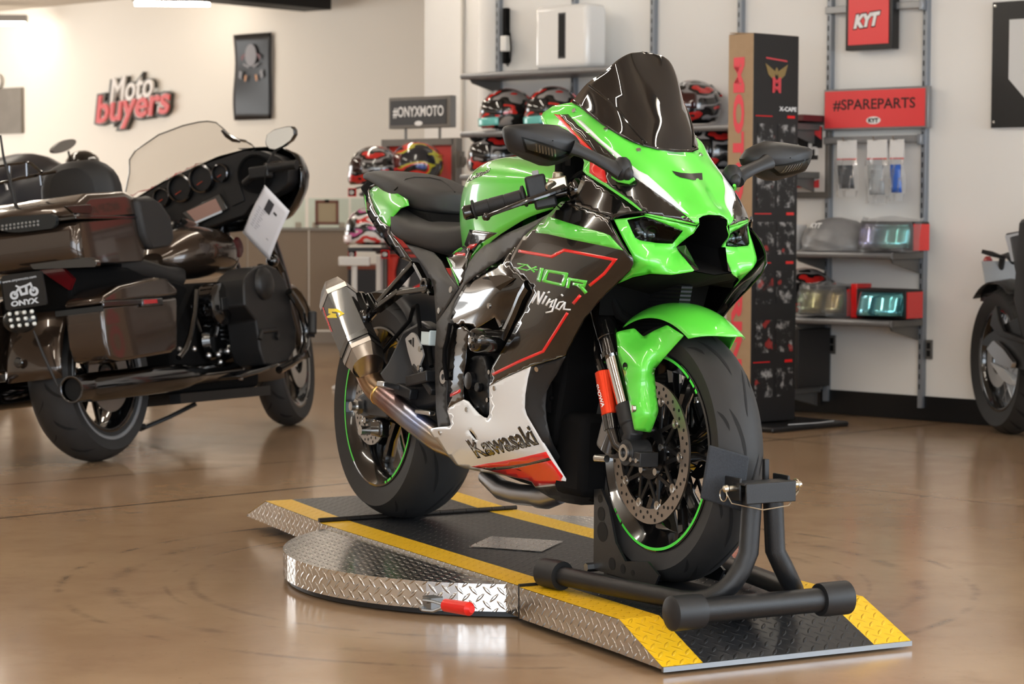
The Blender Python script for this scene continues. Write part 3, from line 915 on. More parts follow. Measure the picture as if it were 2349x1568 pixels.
# damper reservoirs beside the legs, orange cylinders
r0, r1 = B(1383, 852, y=-.125), B(1399, 952, y=-.125)
rx = (r0 - r1).normalized()
for sg in (1, -1):
    S = (lambda p: Vector((p.x, p.y * sg, p.z)))
    m_ = MB().tube([S(r1), S(r1 + rx * .002), S(r0 - rx * .002), S(r0)], [.018, .0195, .0195, .017], 24)
    ro = part('damper_reservoir', m_, M_ORANGE, label='orange anodised damper reservoir')
    k_ = MB().tube([S(r1 - rx * .035), S(r1)], [.019, .020], 20); k_.tube([S(r1 - rx * .03), S(r1 - rx * .07 + Vector((.01, 0, 0))), S(p_low + Vector((-.005, 0, -.03)))], [.016, .013, .014], 12); k_.tube([S(r1 - rx * .045), S(r1 - rx * .1 + Vector((-.035, 0, .01)))], [.014, .02], 14)
    k_.tube([S(r0), S(r0 + rx * .03 + Vector((-.012, 0, 0))), S(r0 + rx * .09 + Vector((-.03, .02, 0)))], [.011, .010, .010], 10)
    part('reservoir_cap', k_, M_GLOSS, ro)
    if sg > 0:
        tr = bvh(m_); tx = MB()
        text_decal(tx, tr, 'SHOWA', ((1366, 882), (1381, 934), (1388, 932), (1373, 880)), 0, .03)
        part('lettering', tx, mat('white_print', 'f4f4f4', .5), ro, 'white maker lettering')
    cl = MB(); cc_ = B(1383, 1010, y=-.092)
    cc_ = Vector((1.315, -.085 * sg, .335))
    cl.box(cc_ + Vector((0, 0, .02)), (.075, .05, .13), 0, Matrix.Rotation(rad(22), 3, 'Y'))
    ca = part('brake_caliper', cl, mat('caliper_grey_alloy', '8c8a88', .45, .6), label='grey alloy front caliper', bevel=.012, sseg=3)
    tl = MB().tube([B(1368, 1050, y=-.13 * sg) if sg > 0 else cc_, (B(1392, 1052, y=-.125) if sg > 0 else cc_ + Vector((.03, 0, 0)))], [.010, .009], 12)
    part('caliper_bleeder', tl, M_BOLT, ca)
# front fender: crowned shell over the tyre with side wings along the fork legs
def fender():
    m = MB(); rows = []
    for i in range(25):
        a = rad(60 + (114 - 60) * i / 24)
        row = []
        for k in range(17):
            s = -1 + k / 8; a2 = a - rad(7) * (1 - s * s) * max(0, 1 - i / 10); rr = .346 - .036 * abs(s) ** 2.4; yy = s * .076
            row.append(ax0 + Vector((rr * math.cos(a2), yy, rr * math.sin(a2))))
        rows.append(row)
    m.loft([list(r) for r in rows], 0, False)
    return m
fd = fender(); fd.f = [list(reversed(f)) for f in fd.f]
wing = [(1413, 762), (1430, 757), (1455, 752), (1476, 772), (1500, 758), (1530, 745), (1568, 769), (1545, 795), (1522, 822), (1503, 846), (1501, 856), (1506, 905), (1511, 943), (1502, 968), (1493, 992), (1455, 986), (1440, 905), (1430, 852), (1418, 816)]
wc = [(1413, 762, -.125), (1455, 752, -.095), (1476, 772, -.092), (1530, 745, -.078), (1568, 769, -.072), (1522, 822, -.085), (1503, 846, -.088), (1506, 905, -.092), (1511, 943, -.092), (1493, 992, -.10), (1455, 986, -.135), (1440, 905, -.138), (1430, 852, -.138), (1418, 816, -.132), (1455, 838, -.136), (1492, 949, -.118), (1470, 900, -.13), (1480, 800, -.112), (1490, 848, -.112)]
wg = panel(wing, wc, 8, r=4); fd.merge(wg.both())
orient(fd, (1.44, 0, .40))
FD = part('front_fender', fd, [M_GREEN, M_GLOSS], solid=.003)
tr = bvh(fd); fx = MB()
text_decal(fx, tr, 'Kawasaki', ((1622, 757), (1680, 757), (1680, 748), (1620, 748)), 0, .04)
text_decal(fx, tr, 'Racing Team', ((1634, 763), (1682, 763), (1682, 757.5), (1634, 757.5)), 0, .02)
part('fender_lettering', fx, mat('black_print', '0b0b0c', .5), FD, 'black team lettering')
fb = MB(); bolt(fb, B(1453, 937, y=-.141), (-.3, -1, 0), .009)
part('fender_bolt', fb, M_BOLT, FD)
fb = MB(); fb.lathe([(0, -.002), (.009, -.002), (.0095, 0)], B(1433, 840, y=-.139), (0, -1, 0), 16); part('fender_opening', fb, M_HOLE, FD)
# ------------------------------------------------------------------ nose fairing
nose_top = [(1545, 347), (1510, 341), (1476, 332), (1440, 310), (1395, 279), (1350, 252), (1314, 234), (1292, 238), (1268, 243), (1246, 258), (1240, 268), (1246, 285), (1268, 300), (1300, 318), (1330, 345), (1340, 372), (1337, 392), (1345, 400), (1390, 428), (1440, 462), (1480, 492), (1540, 505), (1597, 517), (1604, 512), (1603, 500), (1612, 494), (1626, 491), (1642, 492), (1612, 440), (1580, 395)]
nc = [(1545, 347, 0), (1580, 395, 0), (1612, 440, 0), (1642, 492, 0), (1626, 491, -.016), (1604, 512, -.040), (1597, 517, -.043), (1510, 341, -.045), (1476, 332, -.072), (1530, 400, -.052), (1565, 460, -.048), (1540, 505, -.093), (1480, 492, -.142), (1440, 462, -.160), (1443, 416, -.142), (1465, 344, -.085), (1440, 310, -.085), (1395, 279, -.103), (1350, 252, -.118), (1314, 234, -.130), (1268, 243, -.148), (1240, 268, -.160), (1268, 300, -.168), (1330, 345, -.172), (1340, 390, -.176), (1390, 428, -.172), (1390, 340, -.142), (1350, 300, -.150), (1420, 380, -.140), (1500, 440, -.112), (1579, 493, -.061)]
nt_ = panel_front(nose_top, nc, 9)
nose_low = [(1408, 503), (1437, 500), (1480, 494), (1540, 508), (1597, 519), (1604, 514), (1590, 535), (1575, 546), (1551, 566), (1570, 592), (1592, 619), (1588, 622), (1540, 630), (1490, 628), (1450, 636), (1418, 650), (1425, 642), (1445, 620), (1453, 600), (1449, 584), (1428, 545)]
lc_ = [(1408, 503, -.186), (1437, 500, -.167), (1480, 494, -.142), (1540, 508, -.093), (1597, 519, -.043), (1590, 535, -.05), (1551, 566, -.062), (1592, 619, -.052), (1540, 630, -.09), (1490, 628, -.12), (1418, 650, -.160), (1453, 600, -.165), (1449, 584, -.172), (1428, 545, -.180), (1462, 552, -.154), (1543, 559, -.073), (1500, 560, -.115), (1487, 604, -.142), (1540, 612, -.088)]
lens = [(1438, 504), (1458, 500), (1478, 496), (1500, 503), (1567, 529), (1543, 559), (1505, 557), (1468, 551), (1457, 545), (1452, 535)]
nl = panel(nose_low, lc_, 9, holes=[[Vector(p) for p in lens]])
tl_ = TPS(lc_)
nose = MB(); nose.merge(nt_); nose.merge(nl)
tree = bvh(nose)
NB = MB(); NB.merge(nose)
# livery: black flank, red flash, white stripe
decal(NB, tree, [(1275, 263), (1304, 262), (1330, 290), (1400, 350), (1437, 385), (1448, 398), (1480, 420), (1543, 470), (1597, 513), (1540, 500), (1481, 489), (1450, 462), (1400, 428), (1392, 421), (1380, 370), (1345, 330), (1310, 292)], 1)
decal(NB, tree, [(1271, 261), (1284, 264), (1320, 305), (1358, 345), (1385, 380), (1393, 420), (1385, 418), (1352, 396), (1354, 375), (1350, 350), (1310, 305)], 2, lift=.0012)
decal(NB, tree, [(1274, 262), (1283, 264), (1325, 310), (1364, 350), (1356, 352), (1318, 312)], 2, lift=.0014)
decal(NB, tree, [(1318, 272), (1334, 277), (1378, 320), (1420, 354), (1440, 372), (1465, 392), (1485, 402), (1530, 442), (1580, 492), (1566, 486), (1510, 446), (1450, 402), (1405, 352), (1360, 313)], 3, lift=.0012)
weld(NB.both())
NO = part('nose_fairing', NB, [M_GREEN, M_GLOSS, M_RED, M_WHITE], solid=.0025)
sb_ = MB()
for u, v in ((1464.8, 344.6), (1390, 297), (1317.5, 254)):
    p = cast(tree, B, u, v, 0); q = cast(tree, B, u + 3, v, 0); q2 = cast(tree, B, u, v + 3, 0); n = (q2 - p).cross(q - p); n = n if n.dot(B.o - p) > 0 else -n
    bolt(sb_, p, n, .0058); bolt(sb_, (p.x, -p.y, p.z), (n.x, -n.y, n.z), .0058)
part('screen_bolts', sb_, M_BOLT, NO)
# headlamps: smoked lens over a dark bowl with projector
def lens_mesh():
    V, F = cdt(lens, 9)
    P = [B(p[0], p[1], y=tl_(p[0], p[1]) + .001) for p in V]
    a, b, c = F[0][:3]
    if (P[b] - P[a]).cross(P[c] - P[a]).dot(B.o - P[a]) < 0: F = [list(reversed(f)) for f in F]
    return MB().add(P, F)
lm_ = lens_mesh()
proj_c = B(1502, 538, y=-.108)
for sg in (1, -1):
    l_ = lm_ if sg > 0 else lm_.mirror()
    hl = part('headlamp', l_, mat('smoked_clear_lens', '9aa0a0', .02, 0, trans=1, ior=1.2), solid=.001, label='smoked headlamp lens')
    bw = MB(); bw.merge(l_); bw.v = [p + Vector((-.045, -.012 * -sg, -.004)) for p in bw.v]
    part('headlamp_bowl', bw, mat('dark_lamp_bowl', '232526', .25, .4), hl)
    pj = MB(); c_ = Vector((proj_c.x - .018, proj_c.y * sg, proj_c.z)); pj.ball(c_, .016, 16); pj.ball(c_ + Vector((-.006, -.026 * sg, .004)), .013, 14); pj.lathe([(.021, -.01), (.021, .006), (.018, .008)], c_, (1, 0, 0), 20)
    part('projector', pj, mat('lamp_projector', 'd5dadd', .08, .8), hl)
# black trims around the lamps and the flank below the screen
ck = panel([(1337, 402), (1345, 403), (1390, 431), (1440, 465), (1478, 492), (1455, 490), (1425, 494), (1408, 503), (1400, 498), (1312, 466), (1320, 445)], [(1337, 402, -.172), (1390, 431, -.168), (1478, 492, -.138), (1408, 503, -.184), (1312, 466, -.182), (1360, 455, -.178), (1425, 494, -.17)], 10)
part2('cockpit_side_panel', ck, M_GLOSS, NO, solid=.002)
bw_ = MB()
for sg in (1, -1):
    P = [B(u, v, y=y) for u, v, y in ((1403, 507, -.19), (1410, 497, -.187), (1440, 492, -.17), (1482, 489, -.144))]
    bw_.tube([Vector((p.x, p.y * sg, p.z + .003)) for p in P], .004, 8)
part('lamp_brow', bw_, M_GLOSS, NO)
# nose air intake
lip = [(1604, 513, -.041), (1603, 501, -.036), (1612, 495, -.024), (1626, 492, -.012)]
lip2 = [(1590, 535, -.05), (1551, 566, -.062), (1570, 592, -.058), (1592, 621, -.052)]
ring = [B(1642, 492, y=0)] + [B(u, v, y=y) for u, v, y in reversed(lip)] + [B(u, v, y=y) for u, v, y in lip2] + [B(1640, 630, y=0)]
full = ring + [Vector((p.x, -p.y, p.z)) for p in reversed(ring[1:-1])]
ib = MB(); c_ = sum(full, Vector()) / len(full)
sh = [[p + Vector((-.001, 0, 0)) for p in full], [p + Vector((-.03, 0, 0)) + (c_ - p) * .08 for p in full], [p + Vector((-.14, 0, .01)) + (c_ - p) * .3 for p in full], [Vector((c_.x - .16, c_.y, c_.z)) for p in full]]
ib.loft(sh, 0, True); part('air_intake', ib, M_MATT, NO)
it = MB()
for sg in (1, -1):
    a_ = [B(1551, 566, y=-.062), B(1572, 562, y=-.055), B(1603, 618, y=-.040), B(1592, 621, y=-.052)]
    a_ = [Vector((p.x, p.y * sg, p.z)) for p in a_]
    it.prism(a_, (-.02, 0, 0))
part('intake_blade', it, M_GLOSS, NO)
vt = MB(); vl = [(1541, 392), (1562, 397), (1585, 398.5), (1610, 397), (1611, 413), (1592, 414), (1560, 407), (1550, 402)]
tn = bvh(NB); decal(vt, tn, vl, 0, lift=.0012)
part('nose_vent', vt, mat('vent_mesh', '2c2c2a', .4, .4), NO, 'small dark slotted vent')
# black chin under the nose
ch = MB(); g_ = [B(u, v, y=y) for u, v, y in ((1418, 651, -.158), (1450, 638, -.140), (1490, 630, -.12), (1540, 632, -.088), (1590, 623, -.052), (1640, 631, 0))]
r1 = [Vector((1.33, p.y * .95, .70 - .03 * (1 - abs(p.y) / .16))) for p in g_]; r2 = [Vector((1.31, p.y * .9, .62)) for p in g_]
rr_ = [[*r, *[Vector((p.x, -p.y, p.z)) for p in reversed(r[:-1])]] for r in (g_, r1, r2)]
ch.loft(rr_, 0, False); part('chin_duct', ch, M_MATT, NO)
# ------------------------------------------------------------------ windscreen
ws = [(1545, 346), (1510, 340), (1476, 331), (1436, 306), (1395, 277), (1350, 250), (1314, 231), (1330, 212), (1347, 191), (1360, 192), (1388, 164), (1416, 138), (1432, 128), (1446, 122), (1460, 119.5), (1478, 119), (1500, 180), (1524, 265)]
wsc = [(1545, 346, 0), (1510, 340, -.045), (1476, 331, -.073), (1395, 277, -.104), (1314, 231, -.131), (1347, 191, -.116), (1388, 164, -.098), (1416, 138, -.080), (1446, 122, -.048), (1460, 119.5, -.026), (1478, 119, 0), (1500, 180, 0), (1524, 265, 0), (1470, 250, -.062), (1420, 235, -.092), (1448, 180, -.062), (1400, 200, -.099), (1370, 240, -.112)]
bs0, bs1 = B(1545, 346, y=0), B(1314, 231, y=-.131)
e_ = [tuple(B(u, v, y=y)) for u, v, y in ((1314, 231, -.131), (1347, 191, -.118), (1388, 163, -.098), (1416, 138, -.078), (1446, 122, -.046), (1476, 119, -.004))]
c_ = [tuple(B(u, v, y=0)) for u, v in ((1545, 346), (1536, 303), (1524, 258), (1510, 210), (1494, 163), (1478, 119))]
rows = []
for i in range(31):
    t = i / 30; E_, C_ = Vector(cr(e_, t)), Vector(cr(c_, t)); ex = 2.9 - .9 * min(1, t * 3); row = []
    for k in range(25):
        s_ = math.sin(PI / 2 * k / 24); q = 1 - (1 - s_ ** ex) ** (1 / ex)
        row.append(Vector((C_.x + (E_.x - C_.x) * q, E_.y * s_, C_.z + (E_.z - C_.z) * q)))
    rows.append(row)
wb_ = MB().loft(rows, 0, False)
if (wb_.v[wb_.f[300][1]] - wb_.v[wb_.f[300][0]]).cross(wb_.v[wb_.f[300][2]] - wb_.v[wb_.f[300][0]]).dot(B.o - wb_.v[wb_.f[300][0]]) < 0: wb_.f = [list(reversed(f)) for f in wb_.f]
wm = MB().merge(wb_)
nr, nk = 31, 25
mir = wb_.mirror(); wm.merge(mir)
# weld the two halves along the centre line
key = {}; remap = []
V2 = []
for p in wm.v:
    k_ = (round(p.x, 5), round(p.y, 5), round(p.z, 5))
    if k_ not in key: key[k_] = len(V2); V2.append(p)
    remap.append(key[k_])
wm.v = V2; wm.f = [[remap[i] for i in f] for f in wm.f]
WSC = part('windscreen', wm, M_SCREEN, label='dark tinted double bubble screen', solid=.003)
ed = MB()
for sg in (1, -1):
    P = [B(u, v, y=y) for u, v, y in ((1545, 347, 0), (1510, 341, -.046), (1477, 332.5, -.074), (1436, 308, -.089), (1395, 279, -.105), (1350, 252, -.119), (1314, 233, -.132))]
    ed.tube([Vector((p.x, p.y * sg, p.z)) for p in P], .0035, 8)
part('screen_seal', ed, M_GLOSS, WSC)
rg = MB(); P = [B(u, v, y=y + (-.0025)) for u, v, y in ((1347, 191, -.117), (1395, 232, -.104), (1440, 272, -.085), (1478, 320, -.070), (1484, 330, -.068))]
tw = bvh(wb_)
P = [cast(tw, B, u, v, .0005) for u, v in ((1352, 196), (1372, 211), (1395, 230), (1418, 252), (1440, 280), (1462, 306), (1482, 328))]
for sg in (1, -1): rg.tube([Vector((p.x, p.y * sg, p.z)) for p in P if p], .003, 8)
part('screen_ridge', rg, M_SCREEN, WSC)
ds = MB(); ds.box((1.17, 0, .985), (.03, .17, .07), 0, Matrix.Rotation(rad(-35), 3, 'Y')); ds.box((1.27, 0, .95), (.16, .2, .012))
part('instrument_panel', ds, M_MATT, bevel=.008)
# ------------------------------------------------------------------ side fairing
side_top = [(1283, 466), (1300, 463), (1330, 474), (1370, 489), (1397, 503), (1405, 520), (1424, 555), (1441, 583), (1450, 590), (1452, 606), (1444, 622), (1417, 649), (1392, 672), (1367, 699), (1341, 731), (1318, 775), (1297, 816), (1260, 828), (1218, 840), (1170, 860), (1123, 887), (1124, 858), (1130, 838), (1140, 822), (1160, 790), (1185, 745), (1204, 712), (1221, 670), (1219, 655), (1204, 640), (1167, 607), (1172, 592), (1184, 568), (1200, 543), (1240, 508), (1270, 480)]
sc = [(1283, 466, -.172), (1330, 474, -.180), (1397, 503, -.196), (1441, 583, -.190), (1452, 606, -.180), (1417, 649, -.182), (1367, 699, -.186), (1318, 775, -.184), (1297, 816, -.182), (1218, 840, -.203), (1123, 887, -.205), (1160, 790, -.212), (1221, 670, -.216), (1167, 607, -.207), (1200, 543, -.196), (1249, 492, -.190), (1390, 535, -.203), (1428, 574, -.196), (1320, 600, -.220), (1290, 520, -.205), (1300, 690, -.216), (1240, 590, -.214), (1260, 780, -.208)]
st_ = panel(side_top, sc, 9); tr = bvh(st_)
SF = MB().merge(st_)
Z6 = lambda L, k=6.534, ox=1160, oy=460: [(ox + a / k, oy + b / k) for a, b in L]
decal(SF, tr, Z6([(305, 470), (440, 340), (580, 215), (900, 320), (1200, 408), (1460, 480), (1560, 520), (1650, 620), (1765, 745), (1400, 665), (1000, 585), (640, 503), (450, 480)]), 1)
for L, w_ in ((Z6([(143, 745), (690, 838), (875, 741), (1640, 886), (1480, 1090), (1255, 1275)]), 7), (Z6([(1122, 1416), (1010, 1545)]), 7)):
    decal(SF, tr, stroke(L, w_), 2, 7)
decal(SF, tr, stroke([(1302, 717), (1275, 760), (1246, 805.5), (1190, 829), (1123, 862)], 6.5), 2, 7)
GRN = 1
for L, w_ in (([(180, 944), (318, 960), (180, 1012), (322, 1044)], 22), ([(318, 960), (432, 1072)], 24), ([(466, 990), (318, 1048)], 22), ([(425, 1030), (480, 1036)], 20),
              ([(546, 1008), (492, 1212)], 56), ([(958, 1152), (927, 1308)], 48), ([(960, 1178), (1196, 1215), (1176, 1275), (1010, 1246)], 44), ([(1080, 1255), (1150, 1312), (1208, 1385)], 50)):
    decal(SF, tr, stroke(Z6(L), w_ / 6.534), 1, 7, lift=.0012)
decal(SF, tr, rnd(Z6([(590, 1022), (945, 1082), (880, 1294), (543, 1216)]), 4), 1, 7, lift=.0012, holes=[[Vector(p) for p in Z6([(644, 1076), (876, 1118), (838, 1240), (606, 1188)])]])
N3 = lambda L: [(1200 + a / 3.408, 640 + b / 3.408) for a, b in L]
for L, w_ in (([(68, 186), (125, 92)], 15), ([(122, 95), (118, 195)], 16), ([(116, 198), (168, 100)], 14), ([(150, 195), (185, 130)], 14), ([(190, 108), (208, 98)], 12), ([(180, 208), (212, 152)], 13), ([(202, 185), (236, 168), (212, 218), (228, 212)], 11),
              ([(262, 152), (228, 250), (178, 262)], 12), ([(300, 118), (312, 132)], 12), ([(318, 175), (285, 180), (258, 225), (285, 238), (330, 178)], 11), ([(330, 178), (318, 235), (372, 238)], 11)):
    decal(SF, tr, stroke(N3(L), w_ / 3.408), 3, 6, lift=.0012)
SP = part('side_fairing', SF, [M_GLOSS, M_GREEN, M_RED, M_WHITE], solid=.003)
part('side_fairing', SF.mirror(), [M_GLOSS, M_GREEN, M_RED, M_WHITE], solid=.003)
# ledge above the green band running in to the tank
lg = panel([(1283, 466), (1330, 474), (1397, 503), (1400, 498), (1372, 486), (1330, 470), (1300, 461), (1290, 461)], [(1283, 466, -.172), (1397, 503, -.196), (1290, 461, -.165), (1400, 498, -.185)], 9)
part2('fairing_ledge', lg, M_GLOSS)
# lower fairing: white belly panel with the black band over it
belly = [(979, 984), (1008, 979), (1031, 977), (1034, 973), (1031, 958), (1026, 942), (1029, 935), (1045, 925), (1064, 916), (1073, 920), (1085, 935), (1098, 949), (1110, 957), (1118, 958), (1122, 950), (1123, 930), (1122, 886), (1160, 866), (1218, 840), (1211, 868), (1205, 905), (1204, 935), (1209, 952), (1245, 1014), (1297, 1099), (1299, 1107), (1294, 1111), (1262, 1115), (1228, 1118), (1219, 1105), (1200, 1099), (1145, 1088), (1100, 1081), (1063, 1073), (1046, 1066), (1030, 1048), (1010, 1022)]
bc = [(979, 984, -.172), (1031, 977, -.190), (1064, 916, -.198), (1110, 957, -.192), (1122, 886, -.206), (1218, 840, -.203), (1204, 935, -.198), (1245, 1014, -.170), (1299, 1107, -.118), (1228, 1118, -.100), (1145, 1088, -.120), (1046, 1066, -.138), (1010, 1022, -.156), (1130, 1010, -.192), (1070, 985, -.196), (1200, 1040, -.165)]
hole = [(1084 + 5 * math.cos(t) + 8 * math.sin(t), 997.5 + 12 * math.sin(t) + 2 * math.cos(t)) for t in [2 * PI * k / 14 for k in range(14)]]
be = panel(belly, bc, 9, holes=[[Vector(p) for p in hole]]); tr = bvh(be)
BE = MB().merge(be)
K5 = lambda L: [(980 + a / 5.593, 940 + b / 5.593) for a, b in L]
decal(BE, tr, K5([(565, 724), (680, 702), (770, 684), (900, 668), (1150, 622), (1525, 534), (1590, 640), (1700, 790), (1785, 905), (1778, 930), (1600, 950), (1388, 975), (1345, 915), (1200, 880), (1030, 835), (860, 790), (710, 750)]), 1)
decal(BE, tr, K5([(700, 744), (900, 728), (1060, 714), (1300, 676), (1560, 607), (1592, 640), (1350, 695), (1130, 742), (960, 760), (820, 771)]), 2, lift=.0012)
text_decal(BE, tr, 'Kawasaki', ((1097, 1051), (1238, 1019), (1212, 972), (1068, 1009)), 2, .035)
BP = part('belly_fairing', BE, [M_WHITE, M_RED, M_GLOSS], solid=.003)
part('belly_fairing', BE.mirror(), [M_WHITE, M_RED, M_GLOSS], solid=.003)
bb = MB()
tb_ = bvh(be)
def cbolt(mb, tree, u, v, r=.006):
    p = cast(tree, B, u, v, 0)
    if p is None: p = B(u, v, y=-.18); n = Vector((0, -1, 0))
    else:
        q, q2 = cast(tree, B, u + 2, v, 0), cast(tree, B, u, v + 2, 0)
        n = (q2 - p).cross(q - p) if q and q2 else Vector((0, -1, 0))
        if n.dot(B.o - p) < 0: n = -n
    bolt(mb, p, n, r)
for u, v in ((1135, 890), (1071, 939), (1009.5, 992)): cbolt(bb, tb_, u, v, .0065)
part('fairing_bolts', bb, M_BOLT, BP)
# rear flank of the fairing with the end of the red line
rf = panel([(1027, 912), (1029, 870), (1033, 818), (1040, 750), (1062, 742), (1078, 760), (1070, 800), (1068, 830), (1062, 862), (1062, 900), (1064, 916), (1045, 925), (1029, 935), (1026, 942)], [(1027, 912, -.185), (1033, 818, -.178), (1040, 750, -.18), (1078, 760, -.192), (1062, 862, -.192), (1064, 916, -.197), (1026, 942, -.188)], 9)
tr = bvh(rf); decal(rf, tr, [(1025, 907), (1056, 892), (1056, 899), (1025, 914)], 1, 7)
part2('rear_flank_panel', rf, [M_GLOSS, M_RED], solid=.003)
# matte front edge of the lower fairing
fe = panel([(1218, 840), (1245, 832), (1262, 827), (1297, 817), (1284, 843), (1278, 856), (1264, 877), (1254, 897), (1251, 930), (1254, 965), (1262, 998), (1270, 1020), (1300, 1076), (1340, 1120), (1366, 1150), (1364, 1157), (1333, 1158), (1300, 1153), (1262, 1141), (1240, 1128), (1228, 1118), (1294, 1111), (1299, 1107), (1297, 1099), (1245, 1014), (1209, 952), (1204, 935), (1205, 905), (1211, 868)],
           [(1218, 840, -.203), (1297, 817, -.180), (1254, 897, -.176), (1254, 965, -.168), (1300, 1076, -.10), (1366, 1152, -.02), (1300, 1153, -.03), (1240, 1128, -.085), (1299, 1107, -.116), (1209, 952, -.198), (1245, 1014, -.17)], 9)
part2('fairing_edge', fe, M_PLAST, solid=.003)
bb = MB(); cbolt(bb, bvh(fe), 1232, 846, .0065); part2('edge_bolt', bb, M_BOLT)
# belly pan closing the bottom between both sides
bp = MB(); rows = []
for x, z, w_ in ((.62, .20, .12), (.8, .18, .11), (1.0, .165, .085), (1.12, .16, .05), (1.2, .18, .03)): rows.append([Vector((x, -w_, z + .02)), Vector((x, -w_ * .5, z)), Vector((x, 0, z - .008)), Vector((x, w_ * .5, z)), Vector((x, w_, z + .02))])
bp.loft(rows, 0, False); part('belly_pan', bp, M_MATT, solid=.004)
# ------------------------------------------------------------------ air outlet flank with facets
of = [(1182, 563), (1186, 566), (1168, 605), (1204, 640), (1219, 655), (1219, 672), (1204, 710), (1185, 745), (1160, 785), (1150, 762), (1135, 727), (1093, 753), (1075, 745), (1062, 742), (1040, 750), (1033, 734), (1044, 693), (1066, 655), (1093, 630), (1149, 594)]
oc = [(1182, 563, -.186), (1168, 605, -.200), (1219, 660, -.205), (1185, 745, -.196), (1160, 785, -.19), (1135, 727, -.215), (1093, 753, -.205), (1040, 750, -.182), (1044, 693, -.18), (1093, 630, -.178), (1149, 594, -.178), (1146, 660, -.226), (1080, 700, -.205), (1181, 640, -.208), (1180, 700, -.198), (1120, 640, -.205)]
ofm = panel(of, oc, 9); part2('air_outlet_panel', ofm, M_GLOSS, solid=.003)
bb = MB(); cbolt(bb, bvh(ofm), 1122, 701, .007); part2('outlet_bolt', bb, M_BOLT)
fc = MB(); tr_ = bvh(ofm)
K4 = lambda L: [(1000 + a / 6.03, 560 + b / 6.03) for a, b in L]
q = [cast(tr_, B, u, v, l) for (u, v), l in zip(K4([(735, 450), (900, 445), (1090, 470), (880, 610)]), (.004, .006, .004, .012))]
fc.add(q, [(0, 1, 2, 3)], 0, False); q2 = [cast(tr_, B, u, v, .001) for u, v in K4([(640, 470), (900, 425), (1110, 470), (890, 640)])]
o_ = len(fc.v); fc.add(q2, []); fc.f += [[o_ + i, o_ + (i + 1) % 4, (i + 1) % 4, i] for i in range(4)]; fc.m += [0] * 4; fc.s += [False] * 4
part2('outlet_facet', fc, M_GLOSS)
gv = MB().tube([cast(tr_, B, u, v, -.006) for u, v in K4([(1290, 570), (1210, 720), (1110, 960), (960, 1290)]) if cast(tr_, B, u, v, -.006)] or [(0, 0, 0), (0, 0, .01)], .02, 10); part2('outlet_duct', gv, M_GLOSS)
# ------------------------------------------------------------------ dark engine filler, covers, crash slider, radiators
en = MB(); pr = [(.50, .30), (.60, .22), (.95, .22), (1.10, .30), (1.14, .45), (1.16, .62), (1.10, .78), (.85, .80), (.62, .70), (.52, .52)]
en.prism([(x, -.135, z) for x, z in pr], (0, .27, 0)); part('engine_dark_filler', en, M_MATT, bevel=.01)  # plain engine volume, its matte black stands in for the shade inside
cv = [(1079, 822), (1088, 816), (1105, 815), (1111, 832), (1119, 858), (1122, 880), (1121, 930), (1118, 952), (1108, 950), (1092, 935), (1077, 912), (1070, 890), (1069, 865), (1074, 845)]
cm = panel(cv, [(u, v, -.170) for u, v in cv] + [(1095, 880, -.182)], 8, r=4)
CV = part('crankcase_cover', cm, mat('black_engine_casting', '17181a', .35, .2, bump=(.1, 500)), solid=.03)
bo = MB()
for u, v, r_, h in ((1083, 873, .022, .012), (1102, 888, .012, .010)):
    c_ = B(u, v, y=-.180); bo.tube([c_, c_ + Vector((0, -h, 0)), c_ + Vector((0, -h - .002, 0))], [r_, r_, r_ * .85], 24)
part('cover_boss', bo, mat('black_engine_casting'), CV)
bo = MB()
for u, v in ((1093, 933), (1119, 917), (1123, 853)): bolt(bo, B(u, v, y=-.181), (0, -1, 0), .006)
part('cover_bolts', bo, M_BOLT, CV)
sl = MB(); c0, c1 = B(1132, 778, y=-.185), B(1077, 782, y=-.275)
ax_ = (c1 - c0).normalized(); ax_ = Vector((0, -1, 0)); c1 = B(1082, 780, y=-.275); c0 = c1 + Vector((0, .095, 0))
sl.tube([c0, c0 + ax_ * .02, c0 + ax_ * .022, c1 - ax_ * .012, c1 - ax_ * .003, c1], [.024, .026, .031, .031, .027, .020], 28)
CS = part('crash_slider', sl, M_GLOSS, label='black crash bobbin')
dk_ = MB()
for k in range(6):
    a = 2 * PI * k / 6; p = c1 + Vector((.017 * math.cos(a), -.0004, .017 * math.sin(a))); dk_.lathe([(0, 0), (.0055, 0)], p + Vector((0, -.0005, 0)), (0, 1, 0), 12)
part('slider_holes', dk_, M_HOLE, CS); bl = MB(); bolt(bl, c1 + Vector((0, -.002, 0)), (0, -1, 0), .0085); part('slider_badge', bl, M_BOLT, CS)
rd = MB()
def rad_slab(x0, z0, x1, z1, w_, t):
    m = MB(); a, b = Vector((x0, 0, z0)), Vector((x1, 0, z1)); m.bar(a, b, w_ * 2, t, 0, (0, 1, 0)); return m
part('radiator', rad_slab(1.245, .49, 1.305, .735, .165, .03), M_RAD)
m_mesh = mat('oil_cooler_mesh', '1c1d20', .45, .4)
def mesh_bump(m):
    T = NT(m); vec, x, y, z = T.coord('Object')
    a = T.math('ABSOLUTE', T.math('SINE', T.math('ADD', T.math('MULTIPLY', y, 230), T.math('MULTIPLY', z, 330)))); b = T.math('ABSOLUTE', T.math('SINE', T.math('SUBTRACT', T.math('MULTIPLY', y, 230), T.math('MULTIPLY', z, 330))))
    T.bump(T.math('MINIMUM', a, b), .9, .004)
mesh_bump(m_mesh)
part('oil_cooler', rad_slab(1.215, .345, 1.235, .475, .14, .025), m_mesh)
hn = MB(); c_ = B(1263, 912, y=-.135); hn.tube([c_ + Vector((-.02, 0, 0)), c_, c_ + Vector((.006, 0, 0))], [.03, .042, .036], 28); hn.ball(c_ + Vector((.006, 0, 0)), .008); part('horn', hn, M_MATT)
